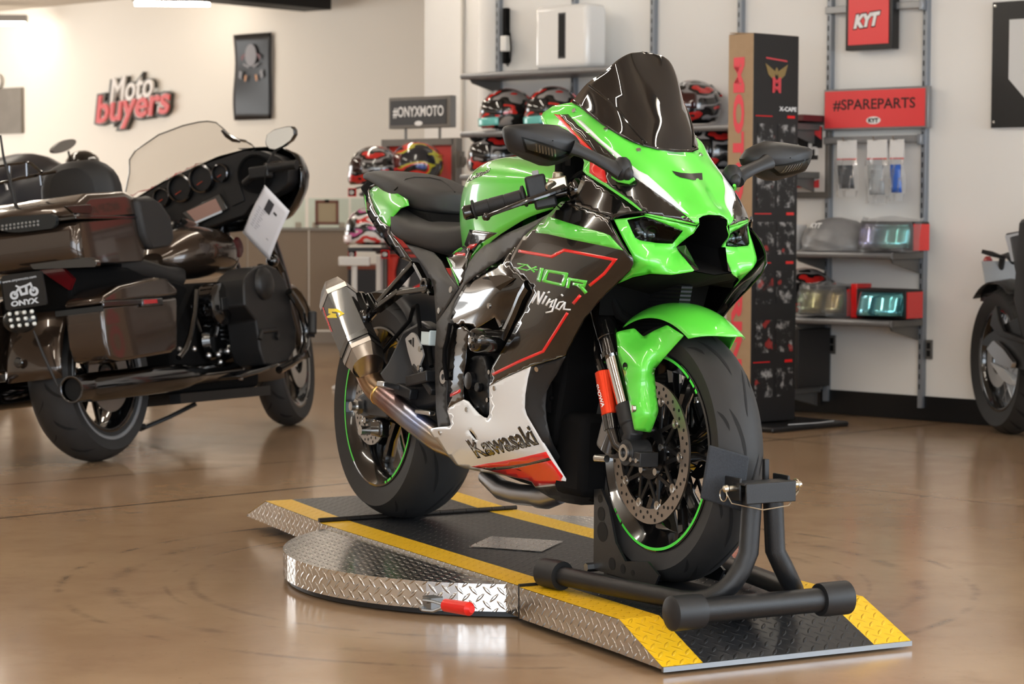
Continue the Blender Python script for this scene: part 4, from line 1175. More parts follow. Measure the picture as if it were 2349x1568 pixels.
blk = MB(); blk.box((1.15, 0, .28), (.14, .24, .2)); blk.box((1.05, 0, .82), (.3, .2, .12)); blk.box((1.33, 0, .80), (.06, .16, .1)); part('inner_shroud', blk, M_MATT, bevel=.02)
hs = MB().tube([B(1400, 645, x=1.30), B(1405, 690, x=1.31), B(1420, 720, x=1.31), B(1445, 735, x=1.305)], .013, 10); part('radiator_hose', hs, M_MATT)
# ------------------------------------------------------------------ tank
def tank():
    S = [(.478, .07, .915, .80, .06), (.497, .098, .950, .72, .075), (.54, .122, .984, .70, .085), (.60, .143, 1.006, .72, .11), (.70, .168, 1.017, .75, .14), (.80, .178, 1.010, .79, .165), (.90, .180, .998, .82, .172), (1.0, .172, .984, .85, .168), (1.09, .155, .962, .87, .152)]
    rows = []; m = 34
    for i in range(m):
        x, w_, zt_, zb_, wb2 = cr(S, i / (m - 1))
        zw = zt_ - (zt_ - zb_) * .42; row = []
        half = []
        for k in range(13):
            a = PI / 2 * k / 12
            half.append((w_ * math.sin(a) ** .8 if k else 0, zw + (zt_ - zw) * math.cos(a) ** .62 if k < 12 else zw))
        for k in range(1, 7):
            f = k / 6; half.append((w_ + (wb2 - w_) * f ** 1.4, zw + (zb_ - zw) * f))
        rows.append([Vector((x, -y, z)) for y, z in reversed(half)] + [Vector((x, y, z)) for y, z in half[1:]])
    t = MB().loft(rows, 0, False)
    e = rows[0]; c_ = Vector((.42, 0, .83)); o = len(t.v)
    t.add(e + [c_], [(k, k + 1, len(e)) for k in range(len(e) - 1)])
    return t
tk = orient(tank(), (.75, 0, .85))
tr = bvh(tk); TK = MB().merge(tk)
decal(TK, tr, [(1078, 526), (1110, 530), (1142, 534), (1118, 548), (1098, 562), (1084, 582), (1072, 620), (1062, 650), (1040, 600), (1030, 590), (1066, 560)], 1, lift=.001)
decal(TK, tr, [(1040, 577), (1070, 580), (1092, 564), (1096, 558), (1080, 560), (1066, 572)], 2, 6, lift=.0014)
text_decal(TK, tr, 'Kawasaki', ((1072, 418), (1122, 395), (1126, 384), (1076, 407)), 1, .03)
text_decal(TK, tr, 'Team', ((1092, 404), (1106, 397), (1106, 391), (1092, 398)), 1, .02)
TA = part('fuel_tank', TK, [M_GREEN, M_GLOSS, M_RED], solid=.003)
gl = MB(); P = [cast(tr, B, u, v, .003) for u, v in ((1066, 648), (1074, 615), (1088, 583), (1108, 560), (1150, 536), (1205, 512), (1250, 490), (1282, 472))]
gl.tube([p for p in P if p], .0035, 8); part2('tank_edge', gl, M_GREEN, TA)
cp_ = MB().lathe([(0, .012), (.035, .012), (.042, .006), (.044, 0)], (.80, 0, 1.008), (-.04, 0, 1), 28); part('filler_cap', cp_, M_GLOSS, TA)
# frame spar cover under the tank, seat side cover, rear frame plates
sp_ = panel([(1060, 655), (1066, 630), (1076, 602), (1090, 582), (1110, 564), (1150, 540), (1205, 516), (1250, 495), (1270, 484), (1240, 510), (1200, 545), (1184, 568), (1178, 566), (1149, 592), (1093, 628), (1066, 652), (1045, 690), (1034, 732), (1024, 800), (1003, 800), (1001, 740), (1030, 700)], [(1060, 655, -.165), (1090, 582, -.155), (1150, 540, -.165), (1270, 484, -.172), (1200, 545, -.19), (1149, 592, -.182), (1066, 652, -.178), (1034, 732, -.178), (1003, 800, -.165), (1120, 590, -.185), (1001, 740, -.165)], 9)
part2('frame_cover', sp_, M_SATIN, solid=.004)
rs = panel([(931, 560), (959, 566), (994, 578), (1013, 598), (1026, 623), (1046, 652), (1051, 660), (1001, 740), (998, 700), (994, 650), (980, 622), (963, 598)], [(931, 560, -.13), (994, 578, -.125), (1026, 623, -.14), (1051, 660, -.158), (1001, 740, -.158), (994, 650, -.15), (963, 598, -.14), (1012, 640, -.158)], 8)
RS = part2('seat_side_cover', rs, M_SATIN, solid=.004)
bb = MB(); cbolt(bb, bvh(rs), 1035.5, 664, .009); cbolt(bb, bvh(rs), 1008, 712, .008); part2('side_cover_bolt', bb, M_BOLT)
pv = panel([(1002, 740), (1034, 734), (1026, 790), (1022, 830), (1026, 880), (1024, 912), (1026, 942), (1031, 958), (1034, 975), (1005, 979), (1000, 940), (998, 860), (998, 795)], [(1002, 740, -.165), (1034, 734, -.178), (1022, 830, -.176), (1026, 942, -.186), (1034, 975, -.19), (1005, 979, -.17), (998, 860, -.165)], 8)
PV = part2('pivot_plate', pv, M_PLAST, solid=.004)
cc_ = B(1017, 864, y=-.179); pn = MB(); pn.lathe([(0, -.002), (.024, -.002), (.026, 0)], cc_, (0, -1, 0), 28); part('pivot_recess', pn, M_HOLE, PV)
pn = MB(); pn.lathe([(.008, -.006), (.0185, -.006), (.0185, 0), (.008, 0)], cc_ + Vector((.004, -.004, 0)), (0, -1, 0), 12, 0, False, True); part('pivot_nut', pn, M_ALU, PV)
pp = MB().tube([B(u, v, y=-.187) for u, v in ((1033, 742), (1026, 780), (1020, 800), (1019, 830), (1025, 870))], .006, 10); part('cable_loom', pp, M_MATT)
# black piece between seat and tank with thin lines
sw = panel([(1024, 590), (1038, 580), (1052, 570), (1066, 562), (1078, 566), (1072, 600), (1064, 640), (1052, 656), (1044, 640)], [(1024, 590, -.118), (1066, 562, -.11), (1078, 566, -.13), (1052, 656, -.15)], 7)
tr = bvh(sw); decal(sw, tr, [(1040, 578), (1067, 580), (1067, 586), (1042, 585)], 1, 6)
for k in range(3): decal(sw, tr, stroke([(1028 + 3 * k, 592 + k), (1037 + 3 * k, 600 + 2 * k), (1040 + 2 * k, 612 + 3 * k)], 1.4), 2, 6)
decal(sw, tr, stroke([(1025, 590), (1036, 616), (1052, 655)], 1.5), 3, 6); decal(sw, tr, stroke([(1024, 590), (1044, 577), (1064, 563)], 1.6), 3, 6)
part2('side_infill', sw, [M_GLOSS, M_RED, M_WHITE, M_GREEN], solid=.003)
# ------------------------------------------------------------------ seats and tail
seat = pad_loft([(.065, .085, .880, .86), (.11, .125, .893, .805), (.2, .142, .868, .782), (.3, .140, .848, .768), (.39, .122, .838, .752), (.45, .095, .842, .758), (.51, .078, .858, .79), (.555, .06, .87, .82)], e=3.2)
part('rider_seat', seat, M_SEAT)
pil = pad_loft([(-.262, .03, .985, .975), (-.2, .066, .996, .972), (-.1, .092, 1.0, .955), (.02, .105, .990, .920), (.12, .108, .972, .890), (.21, .092, .950, .872), (.262, .06, .935, .872), (.275, .03, .925, .88)], e=3.4)
PL = part('pillion_seat', pil, M_SEAT)
sm_ = MB(); trp = bvh(pil); 
P = [cast(trp, B, u, v, .001) for u, v in ((905, 436), (912, 430), (930, 412), (950, 407), (985, 408), (1012, 414), (1030, 426), (1043, 441))]
sm_.tube([p for p in P if p], .0022, 6); part('seam_piping', sm_, mat('black_print', '0b0b0c', .5), PL)
ub = MB(); ub.prism([(x, -.085, z) for x, z in ((-.05, .93), (.0, .91), (.27, .87), (.30, .84), (.1, .82), (-.1, .9))], (0, .17, 0)); part('seat_base', ub, M_MATT, bevel=.006)
tg = panel([(877, 421), (900, 436), (934, 457), (937, 470), (918, 477), (903, 494), (893, 519), (876, 509), (861, 483), (850, 450), (847, 438), (858, 428)], [(877, 421, -.088), (934, 457, -.112), (903, 494, -.13), (893, 519, -.136), (861, 483, -.112), (847, 438, -.085), (890, 470, -.122)], 8)
TG = part2('tail_cowl', tg, M_GREEN, solid=.003, label=None)
tb = panel([(840, 430), (847, 432), (847, 438), (850, 450), (861, 483), (876, 509), (893, 519), (894, 534), (908, 550), (925, 572), (945, 600), (951, 605), (919, 592), (891, 563), (865, 528), (846, 498), (842, 488), (839, 455)], [(840, 430, -.07), (847, 438, -.085), (861, 483, -.112), (893, 519, -.136), (908, 550, -.136), (951, 605, -.136), (891, 563, -.118), (842, 488, -.085)], 8)
part2('tail_side', tb, M_GLOSS, solid=.003)
tl2 = panel([(834, 422), (839, 430), (838, 455), (841, 488), (836, 465), (833, 440)], [(834, 422, -.045), (839, 430, -.07), (841, 488, -.083), (833, 440, -.05)], 6); part2('tail_end', tl2, M_GREEN, solid=.002)
tip = MB()
for sg in (1, -1):
    P = [B(u, v, y=y) for u, v, y in ((835, 423, -.05), (842, 418, -.06), (868, 411, -.075), (870, 419, -.085), (850, 426, -.085), (839, 430, -.07))]
    P = [Vector((p.x, p.y * sg, p.z)) for p in P]; tip.prism(P, (0, .012 * sg, -.012))
part('tail_trim', tip, M_GLOSS, bevel=.002)
und = MB(); und.prism([(x, -.08, z) for x, z in ((-.2, .95), (-.14, .975), (.1, .90), (.32, .74), (.25, .72), (.05, .82), (-.12, .90))], (0, .16, 0)); part('subframe_cover', und, M_MATT, bevel=.01)
# ------------------------------------------------------------------ swing arm, hugger, brackets, pegs, exhaust
for sg in (1, -1):
    m = MB(); o_ = [(-.06, .30), (-.05, .345), (.02, .37), (.15, .455), (.24, .545), (.34, .575), (.45, .55), (.54, .47), (.55, .40), (.45, .35), (.25, .31), (.05, .285)]
    m.prism([(x, -.088 * sg, z) for x, z in o_], (0, -.045 * sg, 0)); part('swing_arm', m, mat('satin_black_casting', '222326', .42, .2), bevel=.012, sseg=3)
hg = MB(); rows = []
for i in range(14):
    a = rad(28 + 92 * i / 13); rows.append([Vector((.345 * math.cos(a) * (1 - .05 * abs(s)), s * .1, .32 + .345 * math.sin(a) * (1 - .05 * abs(s) ** 2))) for s in (-1, -.6, 0, .6, 1)])
hg.loft(rows, 0, False); part('rear_hugger', hg, mat('satin_black_casting'), solid=.004)
br = MB(); Y = -.15
br.bar(B(952, 604, y=-.135), B(868, 700, y=-.165), .014, .026, 0, (0, 1, 0)); br.bar(B(985, 662, y=-.15), B(918, 672, y=-.155), .014, .028, 0, (0, 1, 0)); br.bar(B(920, 668, y=-.155), B(862, 712, y=-.17), .014, .03, 0, (0, 1, 0)); br.bar(B(954, 606, y=-.137), B(990, 674, y=-.152), .012, .018, 0, (0, 1, 0))
br.tube([B(866, 705, y=-.17), B(845, 728, y=-.175), B(838, 755, y=-.178), B(850, 792, y=-.175)], .013, 10)
c_ = B(976, 655, y=-.155); br.lathe([(.012, -.008), (.021, -.008), (.021, .01), (.012, .01)], c_, (0, 1, 0), 20, 0, False, True)
HB = part('exhaust_bracket', br, M_GLOSS, bevel=.002)
fp = MB(); fp.prism([B(u, v, y=-.19) for u, v in ((815, 672), (822, 668), (828, 672), (842, 705), (838, 720), (826, 712))], (0, .014, 0)); fp.prism([B(u, v, y=-.185) for u, v in ((838, 675), (843, 671), (862, 703), (855, 712), (842, 700))], (0, .012, 0)); c_ = B(836, 727, y=-.188); fp.ball(c_, .022, 12)
part('folding_peg', fp, M_GLOSS, bevel=.002)
hp = MB(); hl_ = [(929, 776), (945, 761), (954, 768), (966, 795), (971, 815), (966, 828), (962, 838), (967, 845), (965, 854), (958, 855), (945, 838), (936, 808)]
hp.prism([B(u, v, y=-.158) for u, v in rnd(hl_, 4)], (0, .005, 0))
HP = part('heel_plate', hp, mat('silver_heel_plate', 'dadbdc', .35, .7))
hh = MB(); hh.add([B(u, v, y=-.1588) for u, v in ((936, 781), (944, 778), (944, 792))], [(0, 1, 2)]); hh.add([B(u, v, y=-.1588) for u, v in ((946, 774), (949, 774), (949, 797), (946, 793))], [(0, 1, 2, 3)]); part('heel_plate_slots', hh, M_HOLE, HP)
bb = MB()
for u, v in ((964, 800), (961, 843)): bolt(bb, B(u, v, y=-.159), (0, -1, 0), .008)
part('heel_plate_bolts', bb, M_BOLT, HP)
pg = MB(); pg.bar(B(872, 880, y=-.25), B(915, 890, y=-.165), .024, .016); PGo = part('rider_peg', pg, M_ALU, label='serrated alloy foot peg', bevel=.003)
pgb = MB(); pgb.bar(B(915, 890, y=-.165), B(950, 905, y=-.15), .03, .03); pgb.bar(B(948, 875, y=-.15), B(996, 862, y=-.15), .03, .05, 0, (0, 1, 0)); pgb.bar(B(955, 840, y=-.148), B(998, 900, y=-.15), .02, .028, 0, (0, 1, 0)); part('peg_hanger', pgb, mat('satin_black_casting'), bevel=.004)
lv = MB().bar(B(958, 943, y=-.16), B(992, 948, y=-.15), .02, .012); part('brake_pedal_tip', lv, M_ALU, bevel=.003)
rv = MB().box(B(986, 774, y=-.14), (.052, .03, .042)); RV = part('brake_fluid_reservoir', rv, mat('milky_plastic', 'cfe0e4', .35), label='milky white brake fluid pot', bevel=.004)
cp_ = MB().box(B(986, 757, y=-.14), (.052, .032, .008)); cp_.tube([B(984, 792, y=-.14), B(985, 812, y=-.14), B(990, 840, y=-.145)], .007, 10); part('reservoir_lid', cp_, M_MATT, RV)
bh = MB().tube([B(u, v, y=y) for u, v, y in ((968, 835, -.15), (966, 800, -.15), (962, 740, -.14), (957, 700, -.13), (948, 705, -.12), (940, 735, -.11), (905, 775, -.11), (880, 805, -.115))], .006, 8); part('brake_hose', bh, M_MATT)
ch_ = MB(); a_ = B(808, 940, y=-.152); ch_.box(B(870, 935, y=-.135) , (.13, .012, .05)); CHo = part('axle_adjuster', ch_, mat('satin_black_casting'), bevel=.004)
nn = MB(); p_ = Vector((0, -.138, .32)); nn.tube([p_, p_ + Vector((0, -.018, 0))], .022, 6); nn.tube([p_ + Vector((0, -.018, 0)), p_ + Vector((0, -.034, 0))], .013, 16); part('axle_nut', nn, M_BOLT)
cb = MB(); cb.box((.09, -.118, .265), (.07, .035, .05)); part('rear_caliper', cb, M_GLOSS, bevel=.008); sd_ = MB(); sd_.tube([(.055, -.135, .255), (.055, -.165, .255)], [.012, .014], 14); part('paddock_bobbin', sd_, M_BOLT)
# exhaust
def hexr(c, ax, r, n=24, e=.86):
    ax = ax.normalized(); x = Vector((0, 1, 0)); x = (x - ax * x.dot(ax)).normalized(); z = ax.cross(x); out = []
    for k in range(n):
        a = 2 * PI * k / n; q = abs((a % (PI / 3)) - PI / 6); rr = r * (.9 + .1 * (1 - math.cos(PI / 6 - q) / 1) + .08 * math.cos(3 * q) * 0) / max(.88, math.cos(PI / 6 - q) * 1.0) * .97
        out.append(c + (x * math.cos(a) * e + z * math.sin(a)) * rr)
    return out
YC = -.215
k0, k1, k2 = B(832, 812, y=YC), B(779, 692, y=YC), B(766, 663, y=YC)
ax_ = (k1 - k0).normalized(); RC = .063
can = MB().loft([hexr(k0 - ax_ * .0, ax_, RC), hexr(k1, ax_, RC)], 0)
CAN = part('silencer', can, M_CARB, label='carbon silencer body')
ec = MB().loft([hexr(k1 - ax_ * .004, ax_, RC + .0015), hexr(k1 + ax_ * .014, ax_, RC + .0015)], 0); ec.loft([hexr(k1 + ax_ * .014, ax_, RC + .0015), hexr(k1 + ax_ * .062, ax_, RC * .66), hexr(k1 + ax_ * .066, ax_, RC * .56), hexr(k1 + ax_ * .05, ax_, RC * .5)], 0)
part('silencer_end_cap', ec, M_TI, CAN, 'grey titanium end cap')
bd = MB().loft([hexr(k0 - ax_ * .012, ax_, RC + .0015), hexr(k0 + ax_ * .004, ax_, RC + .0015)]); bd.loft([hexr(k0 + ax_ * .016, ax_, RC + .003), hexr(k0 + ax_ * .034, ax_, RC + .003)], 1); part('silencer_band', bd, [M_TI, M_GLOSS], CAN)
cn = MB(); n_ = 24
pe = [B(u, v, y=y) for u, v, y in ((843, 858, -.195), (858, 886, -.188), (885, 912, -.178), (925, 945, -.162), (965, 977, -.148), (1010, 1010, -.13))]
dd = (pe[0] - k0).normalized()
def circ3(c, ax, r, n=24):
    ax = ax.normalized(); x = Vector((0, 1, 0)); x = (x - ax * x.dot(ax)).normalized(); z = ax.cross(x)
    return [c + (x * math.cos(2 * PI * k / n) + z * math.sin(2 * PI * k / n)) * r for k in range(n)]
cn.loft([hexr(k0 - ax_ * .012, ax_, RC), circ3(k0 - ax_ * .05, ax_, .045), circ3(k0.lerp(pe[0], .95), (k0 - pe[0]), .035)])
part('silencer_cone', cn, M_TI, CAN, 'bare titanium cone')
def heat(m):
    T = NT(m); vec, x, y, z = T.coord('Object')
    nz = T.noise(vec, 12, 3); f = T.math('ADD', T.math('MULTIPLY', x, 4.2), T.math('MULTIPLY', nz, .35))
    r_ = T.n('ShaderNodeValToRGB'); T.put(r_.inputs[0], f); el = r_.color_ramp.elements
    el[0].position = .75; el[0].color = rgb('7d6650'); el[1].position = 2.0; el[1].color = rgb('9a9690')
    for pos, c in ((.35, 'a58a72'), (.95, '9c7d62'), (1.0, '8b6d5c')): pass
    T.put(T.b.inputs['Base Color'], r_.outputs[0])
m_pipe = mat('heat_tinted_pipe', '98877a', .3, 1)
def heat2(m):
    T = NT(m); vec, x, y, z = T.coord('Object')
    nz = T.noise(vec, 14, 3); f = T.math('ADD', T.math('MULTIPLY', T.math('SUBTRACT', x, .10), 1.9), T.math('MULTIPLY', T.math('SUBTRACT', nz, .5), .25))
    r_ = T.n('ShaderNodeValToRGB'); T.put(r_.inputs[0], f); cr_ = r_.color_ramp; el = cr_.elements
    el[0].position = 0; el[0].color = rgb('a8988c'); el[1].position = 1; el[1].color = rgb('a5a09c')
    for pos, c in ((.12, '94755c'), (.25, 'a5896a'), (.34, '8a6e6a'), (.5, '9a9aa6'), (.62, '8f9cc0'), (.75, 'a89c8c')):
        e = el.new(pos); e.color = rgb(c)
    T.put(T.b.inputs['Base Color'], r_.outputs[0])
heat2(m_pipe)
P = []
for k in range(31):
    P.append(Vector(cr([tuple(p) for p in pe], k / 30)))
lk = MB().tube([k0.lerp(pe[0], .8)] + P + [P[-1] + Vector((.12, .05, -.03))], .0335, 24)
LK = part('link_pipe', lk, m_pipe, label='heat tinted titanium pipe')
wr = MB(); i0 = 10; d_ = P[11] - P[10]; wr.loft([circ3(P[10] - d_ * .25, d_, .0335), circ3(P[10], d_, .0355), circ3(P[10] + d_ * .3, d_, .0355), circ3(P[10] + d_ * .5, d_, .0335)]); part('weld_ring', wr, mat('gold_weld', 'c79f5a', .3, 1), LK)
col = MB().tube([(.55, -.02, .17), (.66, -.03, .145), (.75, -.03, .142), (.9, -.03, .15)], [.022, .027, .027, .027], 20); col.tube([(.86, -.03, .148), (.9, -.03, .15), (.95, -.02, .165)], [.031, .031, .027], 20); part('collector_pipe', col, mat('dull_titanium', 'a9aaae', .35, 1))
# silencer livery
trc = bvh(can); em = MB()
L2 = lambda L: [(720 + a / 6.03, 620 + b / 6.03) for a, b in L]
decal(em, trc, L2([(205, 525), (330, 535), (425, 600), (345, 645), (365, 590), (300, 572), (250, 572), (262, 590), (345, 600), (320, 655), (190, 655), (175, 640), (240, 600), (205, 595)]), 0, 6, lift=.001)
part('silencer_emblem', em, M_YEL, CAN, 'yellow arrow emblem')
rdm = MB(); text_decal(rdm, trc, 'TERMIGNONI', (L2([(238, 858)])[0], L2([(118, 515)])[0], L2([(140, 510)])[0], L2([(260, 848)])[0]), 0, .03)
part('silencer_lettering', rdm, M_RED, CAN, 'red maker lettering')
# ------------------------------------------------------------------ handlebars, controls, mirrors
M_GRIP = mat('rubber_grip', '1f1f20', .6, 0, bump=(.3, 500))
bo_ = B(1062, 489, y=-.372); bi_ = B(1325, 435, y=-.135); g0 = B(1086, 481, y=-.352); g1 = B(1205, 449, y=-.252)
dirb = (bo_ - bi_).normalized()
for sg in (1, -1):
    S = (lambda p: Vector((p.x, p.y * sg, p.z)))
    h = MB().tube([S(bo_), S(bi_)], .0112, 14); h.ball(S(bi_), .03, 12); HBo = part('clip_on_bar', h, M_GLOSS)
    ga = (g1 - g0)
    g = MB().tube([S(g0), S(g0 + ga * .03), S(g0 + ga * .04), S(g0 + ga * .3), S(g0 + ga * .31), S(g0 + ga * .34), S(g0 + ga * .6), S(g0 + ga * .61), S(g0 + ga * .64), S(g0 + ga * .92), S(g0 + ga * .96), S(g1)], [.024, .024, .0165, .0172, .0158, .0172, .0172, .0158, .0172, .0176, .026, .026], 20); part('grip', g, M_GRIP, HBo)
    be_ = MB().tube([S(bo_), S(bo_ - dirb * .004), S(bo_ - dirb * .024), S(bo_ - dirb * .028), S(bo_ - dirb * .05)], [.013, .0175, .0175, .015, .015], 20); part('bar_end', be_, M_GLOSS, HBo)
    sw_ = MB(); c_ = B(1232, 435, y=-.222); R_ = Matrix.Rotation(0, 3, 'Z')
    ux = -dirb; ux = Vector((ux.x, ux.y * sg, ux.z)); uz = Vector((0, 0, 1)); uz = (uz - ux * uz.dot(ux)).normalized(); uy = uz.cross(ux); R_ = Matrix((ux, uy, uz)).transposed()
    sw_.box(S(c_) + uz * .004, (.05, .042, .062), 0, R_); sw_.box(S(B(1252, 465, y=-.205)), (.055, .034, .026), 0, R_); part('switch_box', sw_, M_PLAST, HBo, bevel=.006)
    sb2 = MB().box(S(c_) + uz * .039 + ux * .004, (.016, .016, .014), 0, R_); part('start_button', sb2, mat('grey_button', 'a2a3a4', .4), HBo, bevel=.002)
    lvp = [B(u, v, y=y) for u, v, y in ((1110, 497, -.338), (1125, 490, -.330), (1160, 477, -.305), (1200, 462, -.275), (1245, 447, -.235), (1290, 430, -.185))]
    lv = MB().tube([S(p) + Vector((.012, 0, 0)) for p in lvp], [.0095, .0065, .0075, .009, .011, .012], 10, flat=.7); lv.ball(S(lvp[0]) + Vector((.012, 0, 0)), .0105, 12); part('brake_lever' if sg > 0 else 'clutch_lever', lv, M_GLOSS, HBo)
    mc = MB(); c_ = B(1280, 415, y=-.175); mc.box(S(c_) + Vector((0, 0, -.006)), (.045, .05, .03), 0, R_); mc.tube([S(c_) + Vector((0, 0, -.01)), S(c_) + Vector((0, 0, .022))], [.016, .013], 14); mc.tube([S(B(1262, 425, y=-.2)), S(B(1262, 430, y=-.2)) + Vector((.008, 0, 0))], .016, 16)
    MCo = part('master_cylinder', mc, mat('champagne_alloy', 'b9ae9c', .35, .9), HBo, 'champagne alloy master cylinder', bevel=.004)
    m2 = MB(); m2.tube([S(c_) + Vector((0, 0, .022)), S(c_) + Vector((0, 0, .045))], .009, 12); m2.box(S(B(1302, 402, y=-.15)), (.02, .03, .045)); m2.tube([S(B(1300, 425, y=-.15)), S(B(1330, 402, y=-.13)), S(B(1345, 395, y=-.12))], .010, 10); m2.ball(S(B(1292, 382, y=-.14)), .02, 12); m2.box(S(B(1322, 380, y=-.12)), (.03, .05, .05))
    part('master_cylinder_fittings', m2, M_MATT, MCo)
tc_ = MB(); tc_.box((1.10, 0, .955), (.09, .22, .025)); tc_.cyl((1.12, -.105, .93), (1.115, -.105, .985), .03); tc_.cyl((1.12, .105, .93), (1.115, .105, .985), .03); part('top_yoke', tc_, M_MATT, bevel=.006)
# mirrors
mo = [(1155, 296), (1158, 290), (1167, 286.5), (1190, 284.5), (1227, 284), (1252, 285), (1270, 287), (1293, 299), (1313, 313), (1322, 326), (1327, 338), (1322, 350), (1310, 358), (1294, 369), (1275, 377), (1256, 381), (1240, 379.5), (1222, 372), (1205, 366), (1186, 356), (1169, 347), (1160, 328), (1156, 311)]
XM = 1.33
mr = [B(u, v, x=XM) for u, v in mo]; c_ = sum(mr, Vector()) / len(mr)
def ring_(k, dx, up=0): return [Vector((XM + dx, c_.y + (p.y - c_.y) * k, c_.z + (p.z - c_.z) * k + up)) for p in mr]
mbod = MB().loft([ring_(.93, -.012), ring_(.99, -.008), ring_(1, .004), ring_(.975, .018), ring_(.86, .036, .002), ring_(.62, .050, .004), ring_(.3, .058, .005), ring_(.02, .060, .005)], 0)
trm = bvh(mbod)
iv = [(1196, 313), (1230, 322), (1270, 335), (1309, 348), (1306, 353), (1276, 367), (1262, 366), (1206, 347), (1200, 330)]
for sg in (1, -1):
    b_ = mbod if sg > 0 else mbod.mirror()
    MO = part('mirror', b_, M_PLAST, angle=50)
    g_ = MB().add([Vector((p.x - .004 - .009, p.y, p.z)) for p in ring_(.92, 0)], [tuple(range(len(mr)))], 0, False)
    part('mirror_glass', g_ if sg > 0 else g_.mirror(), mat('mirror_silver', 'e8ecee', .02, 1), MO)
    i_ = MB(); decal(i_, trm, iv, 0, 8, lift=.003); i2 = MB(); decal(i2, trm, [(1202, 318), (1300, 349), (1274, 362), (1210, 342)], 0, 8, lift=.001); i3 = MB()
    for k in range(7): decal(i3, trm, [(1228 + 7 * k, 329 + 2 * k), (1231 + 7 * k, 330 + 2 * k), (1233 + 7 * k, 347 + 2 * k), (1230 + 7 * k, 346 + 2 * k)], 0, 8, lift=.002)
    if sg < 0: i_, i2, i3 = i_.mirror(), i2.mirror(), i3.mirror()
    IN = part('indicator_lens', i_, mat('smoked_clear_lens'), MO, 'clear indicator lens'); part('indicator_back', i2, mat('indicator_bowl', '8d9194', .25, .7), IN); part('indicator_bulb', i3, mat('lamp_projector'), IN)
    S = (lambda p: Vector((p.x, p.y * sg, p.z)))
    stp = [B(u, v, y=y) for u, v, y in ((1312, 338, -.272), (1335, 348, -.250), (1365, 362, -.218), (1395, 378, -.185), (1415, 388, -.165), (1428, 396, -.155))]
    sk_ = MB().tube([S(p) for p in stp], [.016, .0125, .012, .014, .018, .018], 12, flat=1.35); mt_ = B(1427, 388, y=-.152)
    sk_.ball(S(mt_), (.028, .022, .03), 14); bx = B(1440, 398, y=-.148); sk_.ball(S(bx), (.016, .013, .017), 12)
    part('mirror_stalk', sk_, M_PLAST, MO)
    ll = MB().tube([S(B(u, v, y=y)) for u, v, y in ((1405, 405, -.165), (1420, 413, -.158), (1443, 417, -.145), (1455, 410, -.138))], [.004, .006, .006, .004], 8); part('mirror_foot', ll, M_GREEN, MO)
# ------------------------------------------------------------------ right wall: slotted uprights, shelves, goods
M_GREY = mat('grey_shelf_metal', '8f9194', .35, .5)
M_GREYD = mat('dark_grey_shelf', '6c6a67', .4, .3)
M_UP = mat('slotted_upright_steel', '8d939b', .4, .4)
def wth(name, label, cat, x, y, z, group=None):
    return thing(name, label, cat, WALL_M @ Matrix.Translation((x, y, z)), group)
def slot_upright(x, label, z0=.06, z1=2.6):
    t = wth('slotted_upright', label, 'shelf upright', x, 0, z0, 'slotted wall uprights')
    m = MB().box((0, .016, (z1 - z0) / 2), (.026, .032, z1 - z0)); p = link_mesh('post', m, M_UP, t, bevel=.002)
    s = MB(); z = .1
    while z < z1 - z0 - .05:
        s.box((.0035, .0325, z), (.0065, .001, .024)); z += .047
    s2 = link_mesh('slots', s, M_HOLE, t); s2['kind'] = 'stuff'
    return t
ul = ['leftmost slotted steel upright, beside the black power strip', 'slotted upright behind the white box on the top shelf', 'slotted upright to the right of the white box, above the dark screen', 'slotted upright behind the tall cardboard tower', 'slotted upright at the left end of the red spare parts sign', 'slotted upright at the right end of the red spare parts sign']
for x, l_ in zip((2.715, 2.165, 1.624, 1.065, .526, -.012), ul): slot_upright(x, l_)
def shelf(x0, x1, z, d, label, name='wall_shelf', tilt=0, m=None, th=.03):
    t = wth(name, label, 'shelf', (x0 + x1) / 2, 0, z, 'grey wall shelves'); w_ = abs(x1 - x0)
    link_mesh('board', MB().box((0, d / 2 + .02, -th / 2), (w_, d - .04, th)), m or M_GREYD, t, bevel=.002)
    link_mesh('front_lip', MB().tube([(-w_ / 2, d, -th / 2), (w_ / 2, d, -th / 2)], th * .55, 12), M_GREY, t)
    for s in (-1, 1):
        br = MB(); L_ = [(0, .03, -th), (0, d - .03, -th), (0, d - .05, -th - .02), (0, .03, -th - .07)]
        br.prism([(s * (w_ / 2 - .03), y, zz) for _, y, zz in L_], (.006, 0, 0)); link_mesh('bracket', br, M_GREYD, t)
    return t
shelf(2.72, 1.62, 1.705, .30, 'top grey wall shelf carrying the white box')
shelf(2.72, 1.62, 1.395, .30, 'grey wall shelf carrying the two teal and red helmets')
shelf(1.60, .56, 1.395, .30, 'grey wall shelf carrying the black and red visor helmet right of the screen')
shelf(2.72, 1.62, 1.165, .30, 'low grey wall shelf hidden behind the green tank')
shelf(1.60, .56, 1.165, .30, 'low grey wall shelf left of the cardboard tower')
shelf(.56, -.03, .79, .30, 'grey wall shelf carrying the grey helmet bag and the purple visor')
shelf(.56, -.03, .478, .30, 'lower grey wall shelf carrying the green and light blue visors')
shelf(1.06, .54, .135, .30, 'lowest grey wall shelf near the floor behind the cardboard tower')
# hang bars
for z, l_ in ((1.935, 'grey hang bar behind the red logo box'), (1.315, 'grey hang bar holding the bagged visors')):
    t = wth('hang_bar', l_, 'hang bar', .257, .05, z)
    link_mesh('bar', MB().box((0, 0, 0), (.55, .014, .034)), M_GREY, t, bevel=.003); link_mesh('bar_bracket', MB().box((-.262, -.015, -.003), (.022, .05, .05)), M_UP, t, bevel=.004)
